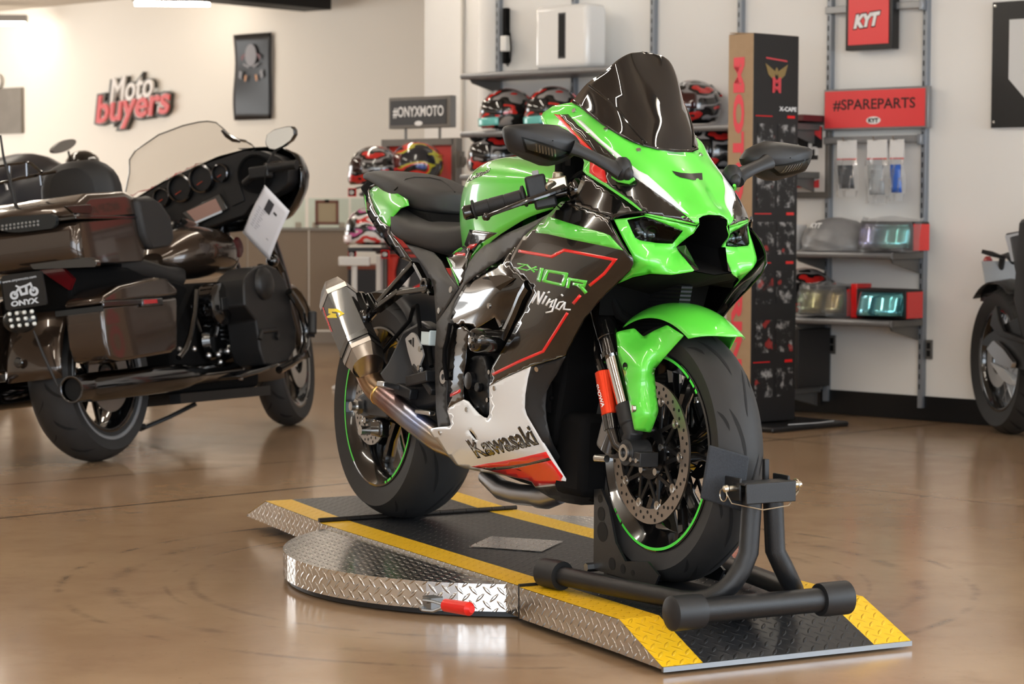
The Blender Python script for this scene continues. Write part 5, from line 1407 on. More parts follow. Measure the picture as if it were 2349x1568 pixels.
# white box with dark slot
t = wth('white_cabinet', 'white rounded box with a tall dark slot standing on the top wall shelf', 'speaker', 2.04, .19, 1.722)
bx = MB().box((0, 0, .15), (.37, .16, .33)); link_mesh('body', bx, mat('white_gloss_plastic', 'f4f4f2', .2, coat=.5), t, bevel=.03, sseg=4)
sl_ = MB().box((-.01, .081, .155), (.05, .004, .235)); so_ = link_mesh('slot_frame', sl_, mat('slot_grey', '4b4b4d', .4), t, bevel=.0015)
link_mesh('slot', MB().box((-.01, .0835, .155), (.034, .003, .215)), M_HOLE, so_)
# power strip and adapter
t = wth('power_strip', 'black power strip with white adapter hanging beside the leftmost upright', 'power strip', 2.65, .03, 1.80)
link_mesh('strip', MB().box((0, 0, .12), (.03, .03, .30)), M_MATT, t, bevel=.004); ad = MB().box((-.02, .03, .075), (.045, .035, .085)); lab(link_mesh('adapter', ad, mat('white_gloss_plastic'), t, bevel=.006), 'white power adapter')
link_mesh('cable', MB().tube([(-.02, .02, .16), (-.05, .025, .13), (-.065, .03, .05), (-.06, .03, -.02), (-.04, .03, -.045), (-.02, .03, -.02), (-.01, .03, .0)], .004, 8), M_MATT, t)
# ------------------------------------------------------------------ helmets
def helmet_mat(name, cols, scale=5, dist=1.2, seed=0):
    m = mat(name, cols[0], .18, 0, coat=1); T = NT(m)
    vec, x, y, z = T.coord('Object')
    mp = T.n('ShaderNodeMapping'); mp.inputs['Location'].default_value = (seed, seed * .7, 0); mp.inputs['Scale'].default_value = (1, 1.6, 2.2); mp.inputs['Rotation'].default_value = (.5, .4, .3)
    T.nt.links.new(vec, mp.inputs[0])
    n = T.noise(mp.outputs[0], scale, 1.5, .5)
    r_ = T.n('ShaderNodeValToRGB'); cr_ = r_.color_ramp; cr_.interpolation = 'CONSTANT'; el = cr_.elements
    el[0].position = 0; el[0].color = rgb(cols[0]); el[1].position = .36; el[1].color = rgb(cols[1])
    for i, c in enumerate(cols[2:]): e = el.new(.36 + .30 * (i + 1) / len(cols[1:])); e.color = rgb(c)
    T.put(r_.inputs[0], n); T.put(T.b.inputs['Base Color'], r_.outputs[0])
    return m
def helmet(label, M, m, visor='1a1b1d', chin=None, group='racing helmets on display', text=None, R=.125):
    t = thing('helmet', label, 'helmet', M, group)
    rows = []; n = 36
    for i in range(19):
        el = -.62 + (PI / 2 + .62) * i / 18; row = []
        for k in range(n):
            az = 2 * PI * k / n; c_, s_ = math.cos(az), math.sin(az); ce, se = math.cos(el), math.sin(el)
            x = 1.16 * ce * c_; y = .98 * ce * s_; z = 1.03 * se
            if z < .05 and c_ > 0: x += .16 * c_ ** 2 * min(1, (.05 - z) * 2.2); z -= .10 * c_ * min(1, (.05 - z) * 2)
            if c_ < 0: x *= 1.06
            row.append(Vector((x * R, y * R, z * R + R * .78)))
        rows.append(row)
    sh_ = MB().loft(rows, 0, True); link_mesh('shell', sh_, m, t, solid=.006)
    rows = []
    for i in range(8):
        el = -.14 + .62 * i / 7; row = []
        for k in range(21):
            az = -1.15 + 2.3 * k / 20; x = 1.185 * math.cos(el) * math.cos(az); y = 1.0 * math.cos(el) * math.sin(az); z = 1.04 * math.sin(el)
            row.append(Vector((x * R, y * R, z * R + R * .78)))
        rows.append(row)
    link_mesh('visor', MB().loft(rows, 0, False), mat('visor_' + visor, visor, .06, coat=1), t, solid=.002)
    link_mesh('neck_roll', MB().lathe([(R * .62, .0), (R * .82, .012), (R * .8, .03)], (0, 0, .012), (0, 0, 1), 28), M_MATT, t)
    sp_ = MB().bar((-R * 1.15, 0, R * 1.15), (-R * .55, 0, R * 1.6), R * .9, .012); link_mesh('spoiler', sp_, m, t, bevel=.005)
    if chin:
        c_ = MB()
        rows = []
        for i in range(5):
            z = -.52 + .34 * i / 4; rows.append([Vector(((1.27 - .1 * abs(z + .3)) * math.cos(az) * R, 1.03 * math.sin(az) * R, (z - .1 * math.cos(az)) * R + R * .78)) for az in [-1.0 + 2.0 * k / 16 for k in range(17)]])
        c_.loft(rows, 0, False); link_mesh('chin_bar', c_, mat('chin_' + chin, chin, .25, coat=.6), t, solid=.004)
    if text:
        V, F = refine(*glyphs(text, .03), .2); T_ = MB(); tree_ = bvh(sh_); P = []
        for a, b in V:
            az = .45 - a * .9; el = .75 + b * .28; d = Vector((math.cos(el) * math.cos(az), math.cos(el) * math.sin(az), math.sin(el)))
            h = tree_.ray_cast(Vector((0, 0, R * .78)) + d * .5, -d); P.append((h[0] or d * R) + d * .002)
        T_.add(P, F); link_mesh('lettering', T_, mat('white_print', 'f4f4f4', .5), t)
    return t
def hm(x, y, z, yaw): return WALL_M @ Matrix.Translation((x, y, z)) @ Matrix.Rotation(rad(yaw), 4, 'Z')
hA = helmet_mat('helmet_teal_red', ['2c8f8a', '1c1b1d', 'd8342c', '22201f', '9a9694', 'd8342c'], 4.5, seed=3)
helmet('teal, red and black helmet, left one of the pair on the middle shelf', hm(2.50, .18, 1.40, 62), hA, '17181b', '6fc9c2', text='KYT')
helmet('teal, red and black helmet, right one of the pair next to the fairing', hm(2.17, .18, 1.40, 58), hA, '17181b', '6fc9c2', text='KYT')
hB = helmet_mat('helmet_black_red', ['131214', '1b1a1b', 'c42a26', '161516', '8d8a8a', '151415'], 6, seed=1)
helmet('black and red helmet just above the green tank', hm(2.585, .18, 1.17, 60), hB, '131315', None, text='KYT')
helmet('black and red helmet with clear tagged visor right of the dark screen', hm(1.235, .18, 1.40, 75), hB, '3a1516', None, text='KX-1')
helmet('black and red helmet half hidden between the fairing and the cardboard tower', hm(1.12, .18, 1.17, 70), hB, '131315', None, text='KYT')
helmet('black helmet on the lower shelf partly behind the cardboard tower', hm(.56, .16, .482, 60), hB, '131315', None)
# ------------------------------------------------------------------ signs on the right wall
M_SIGNR = mat('coral_red_sign', 'ee4a4d', .35)
t = wth('logo_sign', 'red box sign with white logo letters high on the right wall', 'sign', .26, .03, 1.735)
link_mesh('box', MB().box((0, .03, .20), (.262, .06, .40)), mat('black_sign_box', '151517', .35), t, bevel=.003)
f_ = MB().box((.0, .062, .215), (.225, .004, .38)); fo_ = link_mesh('face', f_, M_SIGNR, t)
tx = MB(); text_on(tx, 'KYT', (.082, .0645, .10), (-.068, .0645, .112), (.082, .0645, .165), 0, .07, shear=.25); 
tb_ = MB(); text_on(tb_, 'KYT', (.086, .0642, .095), (-.072, .0642, .107), (.086, .0642, .170), 0, .11, lift=.0005, shear=.25); link_mesh('logo_outline', tb_, M_MATT, fo_); link_mesh('logo', tx, mat('white_print'), fo_)
t = wth('parts_sign', 'wide red sign reading #SPAREPARTS on the right wall', 'sign', .235, .04, 1.365)
link_mesh('frame', MB().box((0, .01, .095), (.585, .03, .195)), M_GREY, t, bevel=.003); fo_ = link_mesh('face', MB().box((.004, .027, .095), (.56, .004, .175)), M_SIGNR, t)
tx = MB(); text_on(tx, '#SPAREPARTS', (.235, .0295, .088), (-.225, .0295, .088), (.235, .0295, .142), 0, .012); link_mesh('lettering', tx, mat('dark_sign_print', '2c1a1c', .5), fo_)
ov = MB(); ov.add([(.005 + .04 * math.cos(2 * PI * k / 24), .0297, .040 + .018 * math.sin(2 * PI * k / 24)) for k in range(24)], [tuple(range(24))[::-1]], 0, False); text_on(ov, 'KYT', (.033, .0302, .030), (-.023, .0302, .030), (.033, .0302, .050), 1, .05); link_mesh('logo', ov, [mat('white_print'), M_MATT], fo_)
# black board with white letter at the right picture edge
t = wth('letter_board', 'black board with a white letter shape at the right picture edge', 'sign', -.6, .01, 1.36)
link_mesh('board', MB().box((0, .012, .28), (.46, .024, .565)), mat('black_board', '1c1d1f', .35), t, bevel=.002); link_mesh('backing', MB().box((0, .003, .278), (.466, .006, .573)), mat('white_print'), t)
lt = MB().prism([(.140, .026, .48), (.140, .026, .215), (.05, .026, .12), (-.2, .026, .12), (-.2, .026, .48)], (0, .002, 0)); link_mesh('letter', lt, mat('board_white', 'd5d6d6', .5), t)
sc_ = MB()
for z in (.022, .545): sc_.lathe([(0, .004), (.007, .003), (.008, 0)], (.215, .024, z), (0, 1, 0), 14)
link_mesh('standoff_screw', sc_, M_BOLT, t)
# finish poster in frame with dark red shelf over it
t = wth('framed_poster', 'framed poster starting with the word For, half hidden by the left mirror', 'poster', .72, .02, 1.06)
link_mesh('frame', MB().box((0, .01, .17), (.42, .03, .38)), M_GREYD, t, bevel=.003); fo_ = link_mesh('sheet', MB().box((-.01, .027, .17), (.36, .003, .32)), mat('poster_white', 'e4e1de', .5), t)
pr = MB(); pr.box((-.01, .029, .27), (.33, .001, .10)); pr.box((-.0, .029, .20), (.30, .001, .07)); lp = link_mesh('print', pr, mat('poster_black', '1b1c20', .5), fo_)
pr = MB(); pr.add([(-.07, .0298, .325), (-.17, .0298, .325), (-.17, .0298, .26)], [(0, 1, 2)], 0, False); pr.add([(.0, .0298, .03), (-.16, .0298, .07), (-.16, .0298, .03)], [(0, 1, 2)], 0, False); link_mesh('print_red', pr, M_SIGNR, fo_)
tx = MB(); text_on(tx, 'For', (.05, .030, .275), (-.07, .030, .275), (.05, .030, .325), 0, .04); text_on(tx, 'Finish', (.14, .030, .185), (-.155, .030, .185), (.14, .030, .245), 0, .04); link_mesh('lettering', tx, mat('white_print'), fo_)
t = wth('red_shelf', 'dark red shelf board above the framed poster', 'shelf', .68, .12, 1.42); link_mesh('board', MB().box((0, 0, 0), (.30, .22, .03)), mat('maroon_board', '5a2629', .4), t, bevel=.002)
# bagged visors on hooks
M_BAG = mat('clear_bag', 'e9edf0', .18, 0, trans=.75, alpha=.45)
def bagged(x, w_, h_, vc, label):
    t = wth('visor_bag', label, 'visor', x, .11, 1.315, 'bagged visors on the hang bar')
    rows = []
    for i in range(7):
        z = -.09 - (h_ - .09) * i / 6; rows.append([Vector((w_ / 2 * (1 - 2 * k / 8), .012 * math.sin(k * 1.7 + i) + .02 * math.sin(PI * k / 8), z)) for k in range(9)])
    link_mesh('bag', MB().loft(rows, 0, False), M_BAG, t)
    link_mesh('header_card', MB().box((0, .0, -.045), (w_ * .85, .003, .085)), mat('white_card', 'e8e8e8', .6), t); ln = MB().box((0, .001, -.092), (w_ * .85, .004, .006)); link_mesh('red_strip', ln, M_RED, t)
    rows = []
    for i in range(6):
        z = -.12 - (h_ - .16) * i / 5; rows.append([Vector(((w_ * .42) * math.cos(a) - w_ * .02 * i, .03 * math.sin(a) - .01, z)) for a in [0.2 + 2.2 * k / 12 for k in range(13)]])
    link_mesh('visor', MB().loft(rows, 0, False), vc, t, solid=.002)
    hk = MB().tube([(0, -.05, .0), (0, .03, -.005), (0, .035, .012)], .003, 8); link_mesh('hook', hk, M_BOLT, t)
bagged(.36, .13, .27, mat('visor_smoke', '55585c', .1, alpha=.85), 'bagged smoke visor, left one on the hang bar')
bagged(.19, .13, .30, mat('visor_clear_tint', 'b5bbc0', .1, alpha=.85), 'bagged clear visor, middle one on the hang bar')
bagged(.08, .09, .29, mat('visor_blue', '3f6fd0', .12, alpha=.9), 'bagged blue and red visor, right one on the hang bar')
# visor packs and helmet bag on the two right shelves
def visor_pack(x, z, vc, wrap, label, w_=.29, h_=.135):
    t = wth('visor_pack', label, 'visor', x, .17, z, 'visor packs on the right shelves')
    rows = []
    for i in range(5):
        zz = .02 + (h_ - .03) * i / 4; rows.append([Vector((w_ * .46 * math.cos(a), .06 + .10 * math.sin(a) - .03 * i / 4, zz)) for a in [.15 + (PI - .3) * k / 16 for k in range(17)]])
    link_mesh('visor', MB().loft(rows, 0, False), vc, t, solid=.003)
    link_mesh('card_box', MB().box((-.0, -.0, h_ / 2 + .005), (w_ * .98, .14, h_)), mat('black_card', '1c1b1d', .5), t, bevel=.006)
    sd = MB().box((-w_ * .492, .0, h_ / 2), (.004, .13, h_ * .9)); s_ = link_mesh('side_print', sd, M_RED, t); tx = MB(); text_on(tx, 'KYT', (-w_ * .495 - .0005, .03, .02), (-w_ * .495 - .0005, .03, h_ - .02), (-w_ * .495 - .0005, -.03, .02), 0, .05); link_mesh('lettering', tx, mat('white_print'), s_)
    if wrap:
        rows = []
        for i in range(7):
            zz = .004 + (h_ + .02) * i / 6; rows.append([Vector((w_ * .53 * math.cos(a) + .004 * math.sin(5 * a + i), .04 + .14 * math.sin(a) - .05 * (i / 6) ** 2 + .004 * math.sin(9 * a + 2 * i), zz + .006 * math.sin(4 * a))) for a in [PI * k / 26 for k in range(27)]])
        link_mesh('plastic_wrap', MB().loft(rows, 0, False), M_BAG, t)
    return t
def irid(name, c1, c2):
    m = mat(name, c1, .1, .75, coat=1); T = NT(m); vec, x, y, z = T.coord('Object'); T.put(T.b.inputs['Base Color'], T.mix(T.sstep(x, -.1, .1), rgb(c2), rgb(c1))); return m
visor_pack(.045, .792, irid('iridescent_purple', '9b94c8', '58a9a8'), True, 'purple and teal mirrored visor in plastic with a white tag, upper right shelf')
visor_pack(.07, .480, irid('mirror_cyan', '7fd0e6', '63b9c4'), False, 'light blue mirrored visor standing on the lower right shelf', .28, .135)
visor_pack(.40, .480, irid('mirror_green', '6f7d4e', '7a6a35'), True, 'green gold mirrored visor in grey plastic on the lower right shelf', .28, .14)
t = wth('helmet_bag', 'grey plastic wrapped helmet bag on the upper right shelf', 'bag', .37, .17, .793)
rows = []
for i in range(11):
    q = i / 10; r_ = (1 - q ** 2.6) ** .5 if q < 1 else .05
    rows.append([Vector((.185 * (r_ * .9 + .1) * math.cos(a) * (1 + .03 * math.sin(7 * a + i)), .13 * (r_ * .9 + .1) * math.sin(a) * (1 + .04 * math.sin(5 * a + 2 * i)), .155 * q)) for a in [2 * PI * k / 32 for k in range(32)]])
link_mesh('bag', MB().loft(rows, 0, cap=True), mat('grey_plastic_bag', '77787a', .3, noise=('9a9b9d', 14), bump=(.5, 40)), t)
tx = MB(); text_on(tx, 'KYT', (.06, .137, .105), (-.005, .137, .105), (.06, .125, .13), 0, .05, shear=.2); link_mesh('lettering', tx, mat('white_print'), t)
t = wth('white_carton', 'small white carton at the left end of the upper right shelf', 'box', .60, .2, .792); link_mesh('carton', MB().box((0, 0, .06), (.09, .1, .12)), mat('white_card'), t, bevel=.003)
t = wth('red_pack', 'narrow red pack between the green and the light blue visor', 'box', .235, .16, .48); link_mesh('pack', MB().box((0, 0, .08), (.035, .12, .16)), M_RED, t, bevel=.003)
t = wth('black_carton', 'black carton with thin pink chevron lines on the lowest shelf', 'box', .66, .17, .137); link_mesh('carton', MB().box((0, 0, .14), (.34, .26, .28)), mat('black_card'), t, bevel=.003)
pk = MB()
for k in range(4):
    a = [(-.02 - .02 * k, .1315, .02), (-.06 - .02 * k, .1315, .15), (.0 - .02 * k, .1315, .26)]
    pk.tube(a, .0012, 6)
link_mesh('chevron_print', pk, mat('dark_pink_print', '7a2a45', .5), t)
for x, y, zz, l_ in ((.50, .005, .335, 'small grey socket plate beside the fifth upright near the floor'), (-.045, .005, .335, 'small grey socket plate beside the last upright near the floor')):
    t = wth('socket_plate', l_, 'socket', x, y, zz); link_mesh('plate', MB().box((0, .003, 0), (.035, .01, .09)), M_GREYD, t, bevel=.002); link_mesh('outlet', MB().box((0, .009, .018), (.018, .004, .028)).box((0, .009, -.018), (.018, .004, .028)), M_HOLE, t)
# ------------------------------------------------------------------ cardboard tower
e1 = Vector((.75, .66, 0)).normalized(); e2 = Vector((-.66, .75, 0)).normalized()
TW = Matrix((( e1.x, e2.x, 0, 1.066), (e1.y, e2.y, 0, 10.1), (0, 0, 1, 0), (0, 0, 0, 1)))
t = thing('display_tower', 'tall cardboard display column with brown side, black picture side and red lettering', 'display', TW)
W_, D_, H_ = .30, .15, 1.755
link_mesh('base_plate', MB().box((.22, .0, .012), (.52, .34, .024)), mat('black_base', '17181a', .35), t, bevel=.008)
bx = MB(); bx.box((W_ / 2, D_ / 2, (H_ + .02) / 2 + .01), (W_, D_, H_ - .02)); CB = link_mesh('carton', bx, mat('black_print_card', '1e1d1e', .45), t, bevel=.003)
kr = MB().box((-.001, D_ / 2, (H_ + .02) / 2 + .01), (.003, D_ - .003, H_ - .024)); KO = link_mesh('kraft_side', kr, mat('kraft_card', 'b3987a', .8, noise=('a88d6e', 30)), t)
lab(KO, 'brown kraft side')
tp = MB().box((W_ / 2, D_ / 2, H_ + .012), (W_ * .98, D_ * .98, .004), 0, Matrix.Rotation(.06, 3, 'X')); link_mesh('top_flap', tp, mat('kraft_card'), t)
tx = MB(); text_on(tx, 'MOTO MORINI', (-.003, .118, 1.66), (-.003, .118, .22), (-.003, .050, 1.66), 0, .05); lab(link_mesh('lettering', tx, mat('coral_print', 'ea4f5c', .5), KO), 'large coral red letters')
em = MB()
for s in (-1, 1): em.add([(W_ / 2 + s * .008, -.002, 1.60), (W_ / 2 + s * .075, -.002, 1.635), (W_ / 2 + s * .055, -.002, 1.585), (W_ / 2 + s * .012, -.002, 1.555)], [(0, 1, 2, 3), (3, 2, 1, 0)], 0, False)
em.add([(W_ / 2 + .010 * math.cos(a), -.0022, 1.60 + .018 * math.sin(a)) for a in [2 * PI * k / 12 for k in range(12)]], [tuple(range(12))], 0, False)
text_on(em, 'M', (W_ / 2 - .028, -.002, 1.535), (W_ / 2 + .028, -.002, 1.535), (W_ / 2 - .028, -.002, 1.575), 1, .03, lift=.0016); text_on(em, 'M', (W_ / 2 - .028, -.002, 1.505), (W_ / 2 + .028, -.002, 1.505), (W_ / 2 - .028, -.002, 1.545), 1, .03, lift=.0012)
em.add([(W_ / 2 - .07, -.0015, 1.655), (W_ / 2 + .07, -.0015, 1.645), (W_ / 2 + .07, -.0015, 1.652), (W_ / 2 - .07, -.0015, 1.662)], [(0, 1, 2, 3)], 1, False)
link_mesh('emblem', em, [mat('bronze_print', '8d7648', .4), mat('emblem_red', 'd4474f', .5)], CB)
tx = MB(); text_on(tx, 'X-CAPE', (.17, -.001, 1.425), (.285, -.001, 1.425), (.17, -.001, 1.445), 0, .03); link_mesh('model_lettering', tx, mat('white_print'), CB)
def photo_mat(name, sc, seed):
    m = mat(name, '2a292a', .45); T = NT(m); vec, x, y, z = T.coord('Object')
    mp = T.n('ShaderNodeMapping'); mp.inputs['Location'].default_value = (seed, 0, seed); T.nt.links.new(vec, mp.inputs[0])
    n = T.noise(mp.outputs[0], sc, 5, .65); c = T.mix(T.sstep(n, .5, .68), rgb('1d1c1d'), rgb('a5a3a2')); n2 = T.noise(mp.outputs[0], sc * .6, 2); T.put(T.b.inputs['Base Color'], T.mix(T.math('MULTIPLY', T.sstep(n2, .62, .66), .7), c, rgb('a8302c'))); return m
pz = [(1.38, .20), (1.16, .18), (.94, .17), (.72, .17), (.50, .17), (.28, .15)]
for i, (z, h) in enumerate(pz):
    for j in range(2):
        p_ = MB().box((.085 + .135 * j, -.0012, z - h / 2), (.115, .001, h * .86)); link_mesh('photo_print', p_, photo_mat('photo_collage_%d' % (i % 3), 16 + 3 * (i % 3), i * 3.1), CB)
rl = MB()
for z in (1.40, .965, .745, .30): rl.box((.07, -.0016, z), (.11, .001, .004)); rl.box((.25, -.0016, z), (.05, .001, .012))
link_mesh('red_rules', rl, M_RED, CB)
link_mesh('foot_lettering', MB().tube([(.12, -.12, .0255), (.3, -.145, .0255), (.42, -.13, .0255)], .0016, 6), mat('white_print'), t)
# ------------------------------------------------------------------ display stand with black name sign
DS = axes(Vector((-.53, 12.85, 0)), math.atan2(.682, -.731) + PI)
DF = Frame(DS)      # x to the right along the stand, y away from the room's front
t = thing('display_stand', 'grey retail stand with red back panel behind the seat of the green bike', 'display stand', DS)
def dp(u, v, y=0): return DF(u, v, y=y)
a, b = dp(887, 318), dp(1048, 316); c = dp(1000, 800)
xl, xr, zt_ = a.x, b.x, b.z
link_mesh('back_panel', MB().box(((xl + xr) / 2, .01, zt_ / 2 + .1), (xr - xl - .04, .012, zt_ - .25)), mat('red_panel', 'd23a2e', .45), t)
fr_ = MB()
for x in (xl, xr): fr_.box((x, 0, zt_ / 2), (.04, .05, zt_))
fr_.box(((xl + xr) / 2, 0, zt_ - .02), (xr - xl, .05, .04)); fr_.box(((xl + xr) / 2, 0, .1), (xr - xl, .3, .04)); link_mesh('frame', fr_, mat('grey_stand_metal', '77736e', .4, .4), t, bevel=.003)
nb = MB().box((xr + .028, .0, zt_ - .12), (.025, .04, .09)); nb.cyl((xr + .03, -.01, zt_ - .13), (xr + .03, .02, zt_ - .13), .03, n=16); link_mesh('side_knob', nb, mat('grey_stand_metal'), t)
wp = MB().box((dp(882, 700).x, -.04, .35), (.035, .02, .72)); link_mesh('white_post', wp, mat('white_metal', 'd9d8d5', .4), t)
rp = MB().prism([dp(u, v, -.02) for u, v in ((890, 590), (912, 590), (905, 620), (905, 800), (890, 800))], (0, .01, 0)); link_mesh('red_stripe', rp, mat('red_panel'), t)
bpn = MB().prism([dp(u, v, -.01) for u, v in ((905, 590), (1000, 590), (1000, 800), (905, 800))], (0, .01, 0)); bo_ = link_mesh('graphic_panel', bpn, mat('charcoal_panel', '2d2e32', .5), t)
w_ = MB(); w_.add([dp(u, v, -.012) for u, v in ((922, 618), (940, 632), (935, 662), (922, 650))], [(0, 1, 2, 3), (3, 2, 1, 0)], 0, False); w_.add([dp(u, v, -.012) for u, v in ((975, 685), (987, 680), (987, 690))], [(0, 1, 2), (2, 1, 0)], 0, False); w_.add([dp(u, v, -.012) for u, v in ((945, 660), (965, 650), (972, 690), (952, 682))], [(0, 1, 2, 3), (3, 2, 1, 0)], 1, False); link_mesh('graphic', w_, [mat('white_print'), M_RED], bo_)
t2 = thing('name_sign', 'grey framed black sign reading #ONYXMOTO on two posts', 'sign', DS)
p0, p1 = dp(893, 296), dp(1034, 218); cx_, cz_ = (p0.x + p1.x) / 2, (p0.z + p1.z) / 2; sw_, sh_ = p1.x - p0.x, p1.z - p0.z
link_mesh('frame', MB().box((cx_, .02, cz_), (sw_, .05, sh_)), mat('grey_stand_metal'), t2, bevel=.004); fo_ = link_mesh('panel', MB().box((cx_ - .006, -.006, cz_), (sw_ - .045, .004, sh_ - .04)), mat('charcoal_sign', '3a3a3c', .5), t2)
tx = MB(); text_on(tx, '#ONYXMOTO', (cx_ - sw_ * .42, -.0085, cz_ - .03), (cx_ + sw_ * .405, -.0085, cz_ - .03), (cx_ - sw_ * .42, -.0085, cz_ + .035), 0, .018); ov = MB()
tx.add([(cx_ + .032 * math.cos(2 * PI * k / 20), -.0088, cz_ - .062 + .014 * math.sin(2 * PI * k / 20)) for k in range(20)], [tuple(range(20))], 0, False); link_mesh('lettering', tx, mat('white_print'), fo_)
po = MB()
for u in (925, 1003): q = dp(u, 300); po.cyl((q.x, .02, zt_), (q.x, .02, p0.z + .01), .008)
link_mesh('post', po, mat('grey_stand_metal'), t2)
hC = helmet_mat('helmet_blue_red', ['1b1c22', '1d3f9c', '15161a', 'd6362f', 'b9b53a', '23252c'], 5, seed=5)
hD = helmet_mat('helmet_white_pink', ['e6e2e0', 'd43a3a', 'f0eeee', '1c1b1d', 'd86aa8', 'e6e2e0'], 5, seed=8)
def hmW(u, v, y, yaw): q = DF(u, v, y=y); return DS @ Matrix.Translation(q) @ Matrix.Rotation(rad(yaw), 4, 'Z')
helmet('black and red helmet on the left arm of the display stand', hmW(860, 428, -.30, -140), hB, '2a1012', None, text='KX-1')
helmet('blue, black and red helmet in the middle of the display stand', hmW(955, 418, -.16, -150), hC, '5a1a1a', None)
helmet('white, red and pink helmet on the low arm of the display stand', hmW(852, 566, -.30, -150), hD, '141416', 'e8d8dc')
def tag_card(u, v, label, y=-.34):
    q = DF(u, v, y=y); tt = thing('price_tag', label, 'price tag', DS @ Matrix.Translation(q), 'logo tags on the display stand')
    link_mesh('card', MB().box((0, 0, 0), (.062, .006, .046)), M_RED, tt); bk = link_mesh('plate', MB().box((0, -.0035, 0), (.050, .003, .036)), M_MATT, tt)
    o_ = MB(); o_.add([(.02 * math.cos(2 * PI * k / 20), -.0055, .011 * math.sin(2 * PI * k / 20)) for k in range(20)], [tuple(range(20))], 0, False); text_on(o_, 'KYT', (-.013, -.006, -.005), (.013, -.006, -.005), (-.013, -.006, .005), 1, .05); link_mesh('logo', o_, [mat('white_print'), M_MATT], bk)
    link_mesh('clip_arm', MB().tube([(.02, .0, .02), (.02, .05, .03), (.02, .25, .03)], .005, 8), M_MATT, tt)
tag_card(808, 441, 'black and red logo tag below the black and red helmet'); tag_card(808, 583, 'black and red logo tag at the left below the pink helmet'); tag_card(884, 583, 'black and red logo tag at the right below the pink helmet')
ar = MB(); q = DF(850, 572, y=-.3); ar.box((q.x, q.y, q.z), (.2, .16, .02)); q = DF(868, 438, y=-.3); ar.box((q.x + .01, q.y, q.z - .01), (.12, .16, .02)); q = DF(955, 425, y=-.16); ar.box((q.x, q.y, q.z - .012), (.12, .2, .016)); link_mesh('helmet_tray', ar, mat('charcoal_panel'), t)
ar = MB(); q = DF(868, 438, y=-.16); ar.tube([(q.x, -.3, q.z - .02), (q.x, 0, q.z - .03)], .01, 8); q = DF(850, 572, y=-.3); ar.tube([(q.x + .05, -.3, q.z - .015), (q.x + .05, 0, q.z - .02)], .01, 8); link_mesh('tray_arm', ar, mat('grey_stand_metal'), t)
# white T shaped post stand
q = DF(818, 785, y=-.25)
WT_ = WORLD(818, 786, z=0) ; WT_ = Vector((-.86, 12.35, 0))
t = thing('post_stand', 'white T shaped stand in front of the beige counter', 'stand', axes(WT_, -.05))
zz = WORLD(818, 603, y=12.35).z
link_mesh('pole', MB().tube([(0, 0, .01), (0, 0, .3), (0, 0, .3), (0, 0, .34), (0, 0, .34), (0, 0, zz)], [.016, .016, .02, .02, .016, .016], 14), mat('white_metal'), t); link_mesh('top_bar', MB().box((0, 0, zz + .01), (.17, .06, .05)), mat('white_metal'), t, bevel=.006); link_mesh('foot', MB().box((0, 0, .01), (.22, .22, .02)), mat('white_metal'), t, bevel=.006)
# ------------------------------------------------------------------ beige counter with glass screens
CO = axes(Vector((-1.42, 16.55, 0)), rad(1))
CF = Frame(CO)
zt_ = CF(720, 526, y=0).z
t = thing('reception_counter', 'beige panelled reception counter in the far left background', 'counter', CO)
M_BEIGE = mat('beige_laminate', '9d8d7b', .55); x0_, x1_ = CF(655, 600, y=0).x - .9, CF(800, 600, y=0).x
sx = CF(708, 600, y=0).x
for i, (xa, xb) in enumerate(((x0_, x0_ + .62), (x0_ + .625, sx - .004), (sx + .004, x1_))): link_mesh('panel', MB().box(((xa + xb) / 2, .02, (zt_ + .09) / 2), (xb - xa, .04, zt_ - .10)), M_BEIGE, t, bevel=.003)
link_mesh('top_edge', MB().box(((x0_ + x1_) / 2, .2, zt_ + .004), (x1_ - x0_ + .02, .46, .014)), mat('top_trim', '8b847a', .4, .4), t, bevel=.002); link_mesh('plinth', MB().box(((x0_ + x1_) / 2, .05, .04), (x1_ - x0_, .06, .08)), mat('plinth_grey', 'a79f95', .5), t)
zg = CF(700, 458, y=.1).z
M_PANE = mat('green_tinted_glass', 'dfeee9', .03, 0, trans=1, ior=1.1)
for k, (ua, ub) in enumerate(((600, 700), (708, 800), (805, 905))):
    xa, xb = CF(ua, 500, y=.1).x, CF(ub, 500, y=.1).x
    g_ = thing('glass_screen', ['clear glass screen on the counter left of the framed paper', 'clear glass screen on the counter behind the framed paper', 'clear glass screen on the counter behind the low helmet'][k], 'glass screen', CO @ Matrix.Translation(((xa + xb) / 2, .1, zt_ + .011)), 'glass screens on the counter')
    link_mesh('pane', MB().box((0, 0, (zg - zt_) / 2), (xb - xa, .008, zg - zt_)), M_PANE, g_)
    cl = MB()
    for x in (xa + .05, xb - .05): cl.box((x - (xa + xb) / 2, 0, .02), (.045, .03, .04))
    link_mesh('clamp', cl, mat('cream_clamp', 'd8cdb8', .5), g_, bevel=.003)
pa, pb = CF(723, 515, y=.06), CF(777, 459, y=.06)
t = thing('framed_certificate', 'cream certificate in a reddish wooden frame leaning on the counter glass', 'certificate', CO @ Matrix.Translation(((pa.x + pb.x) / 2, .06, pa.z)))
h_, w_ = pb.z - pa.z, pb.x - pa.x
fr_ = MB()
for s in (-1, 1): fr_.box((s * (w_ / 2 - .01), 0, h_ / 2), (.02, .02, h_)); fr_.box((0, 0, h_ / 2 + s * (h_ / 2 - .01)), (w_, .02, .02))
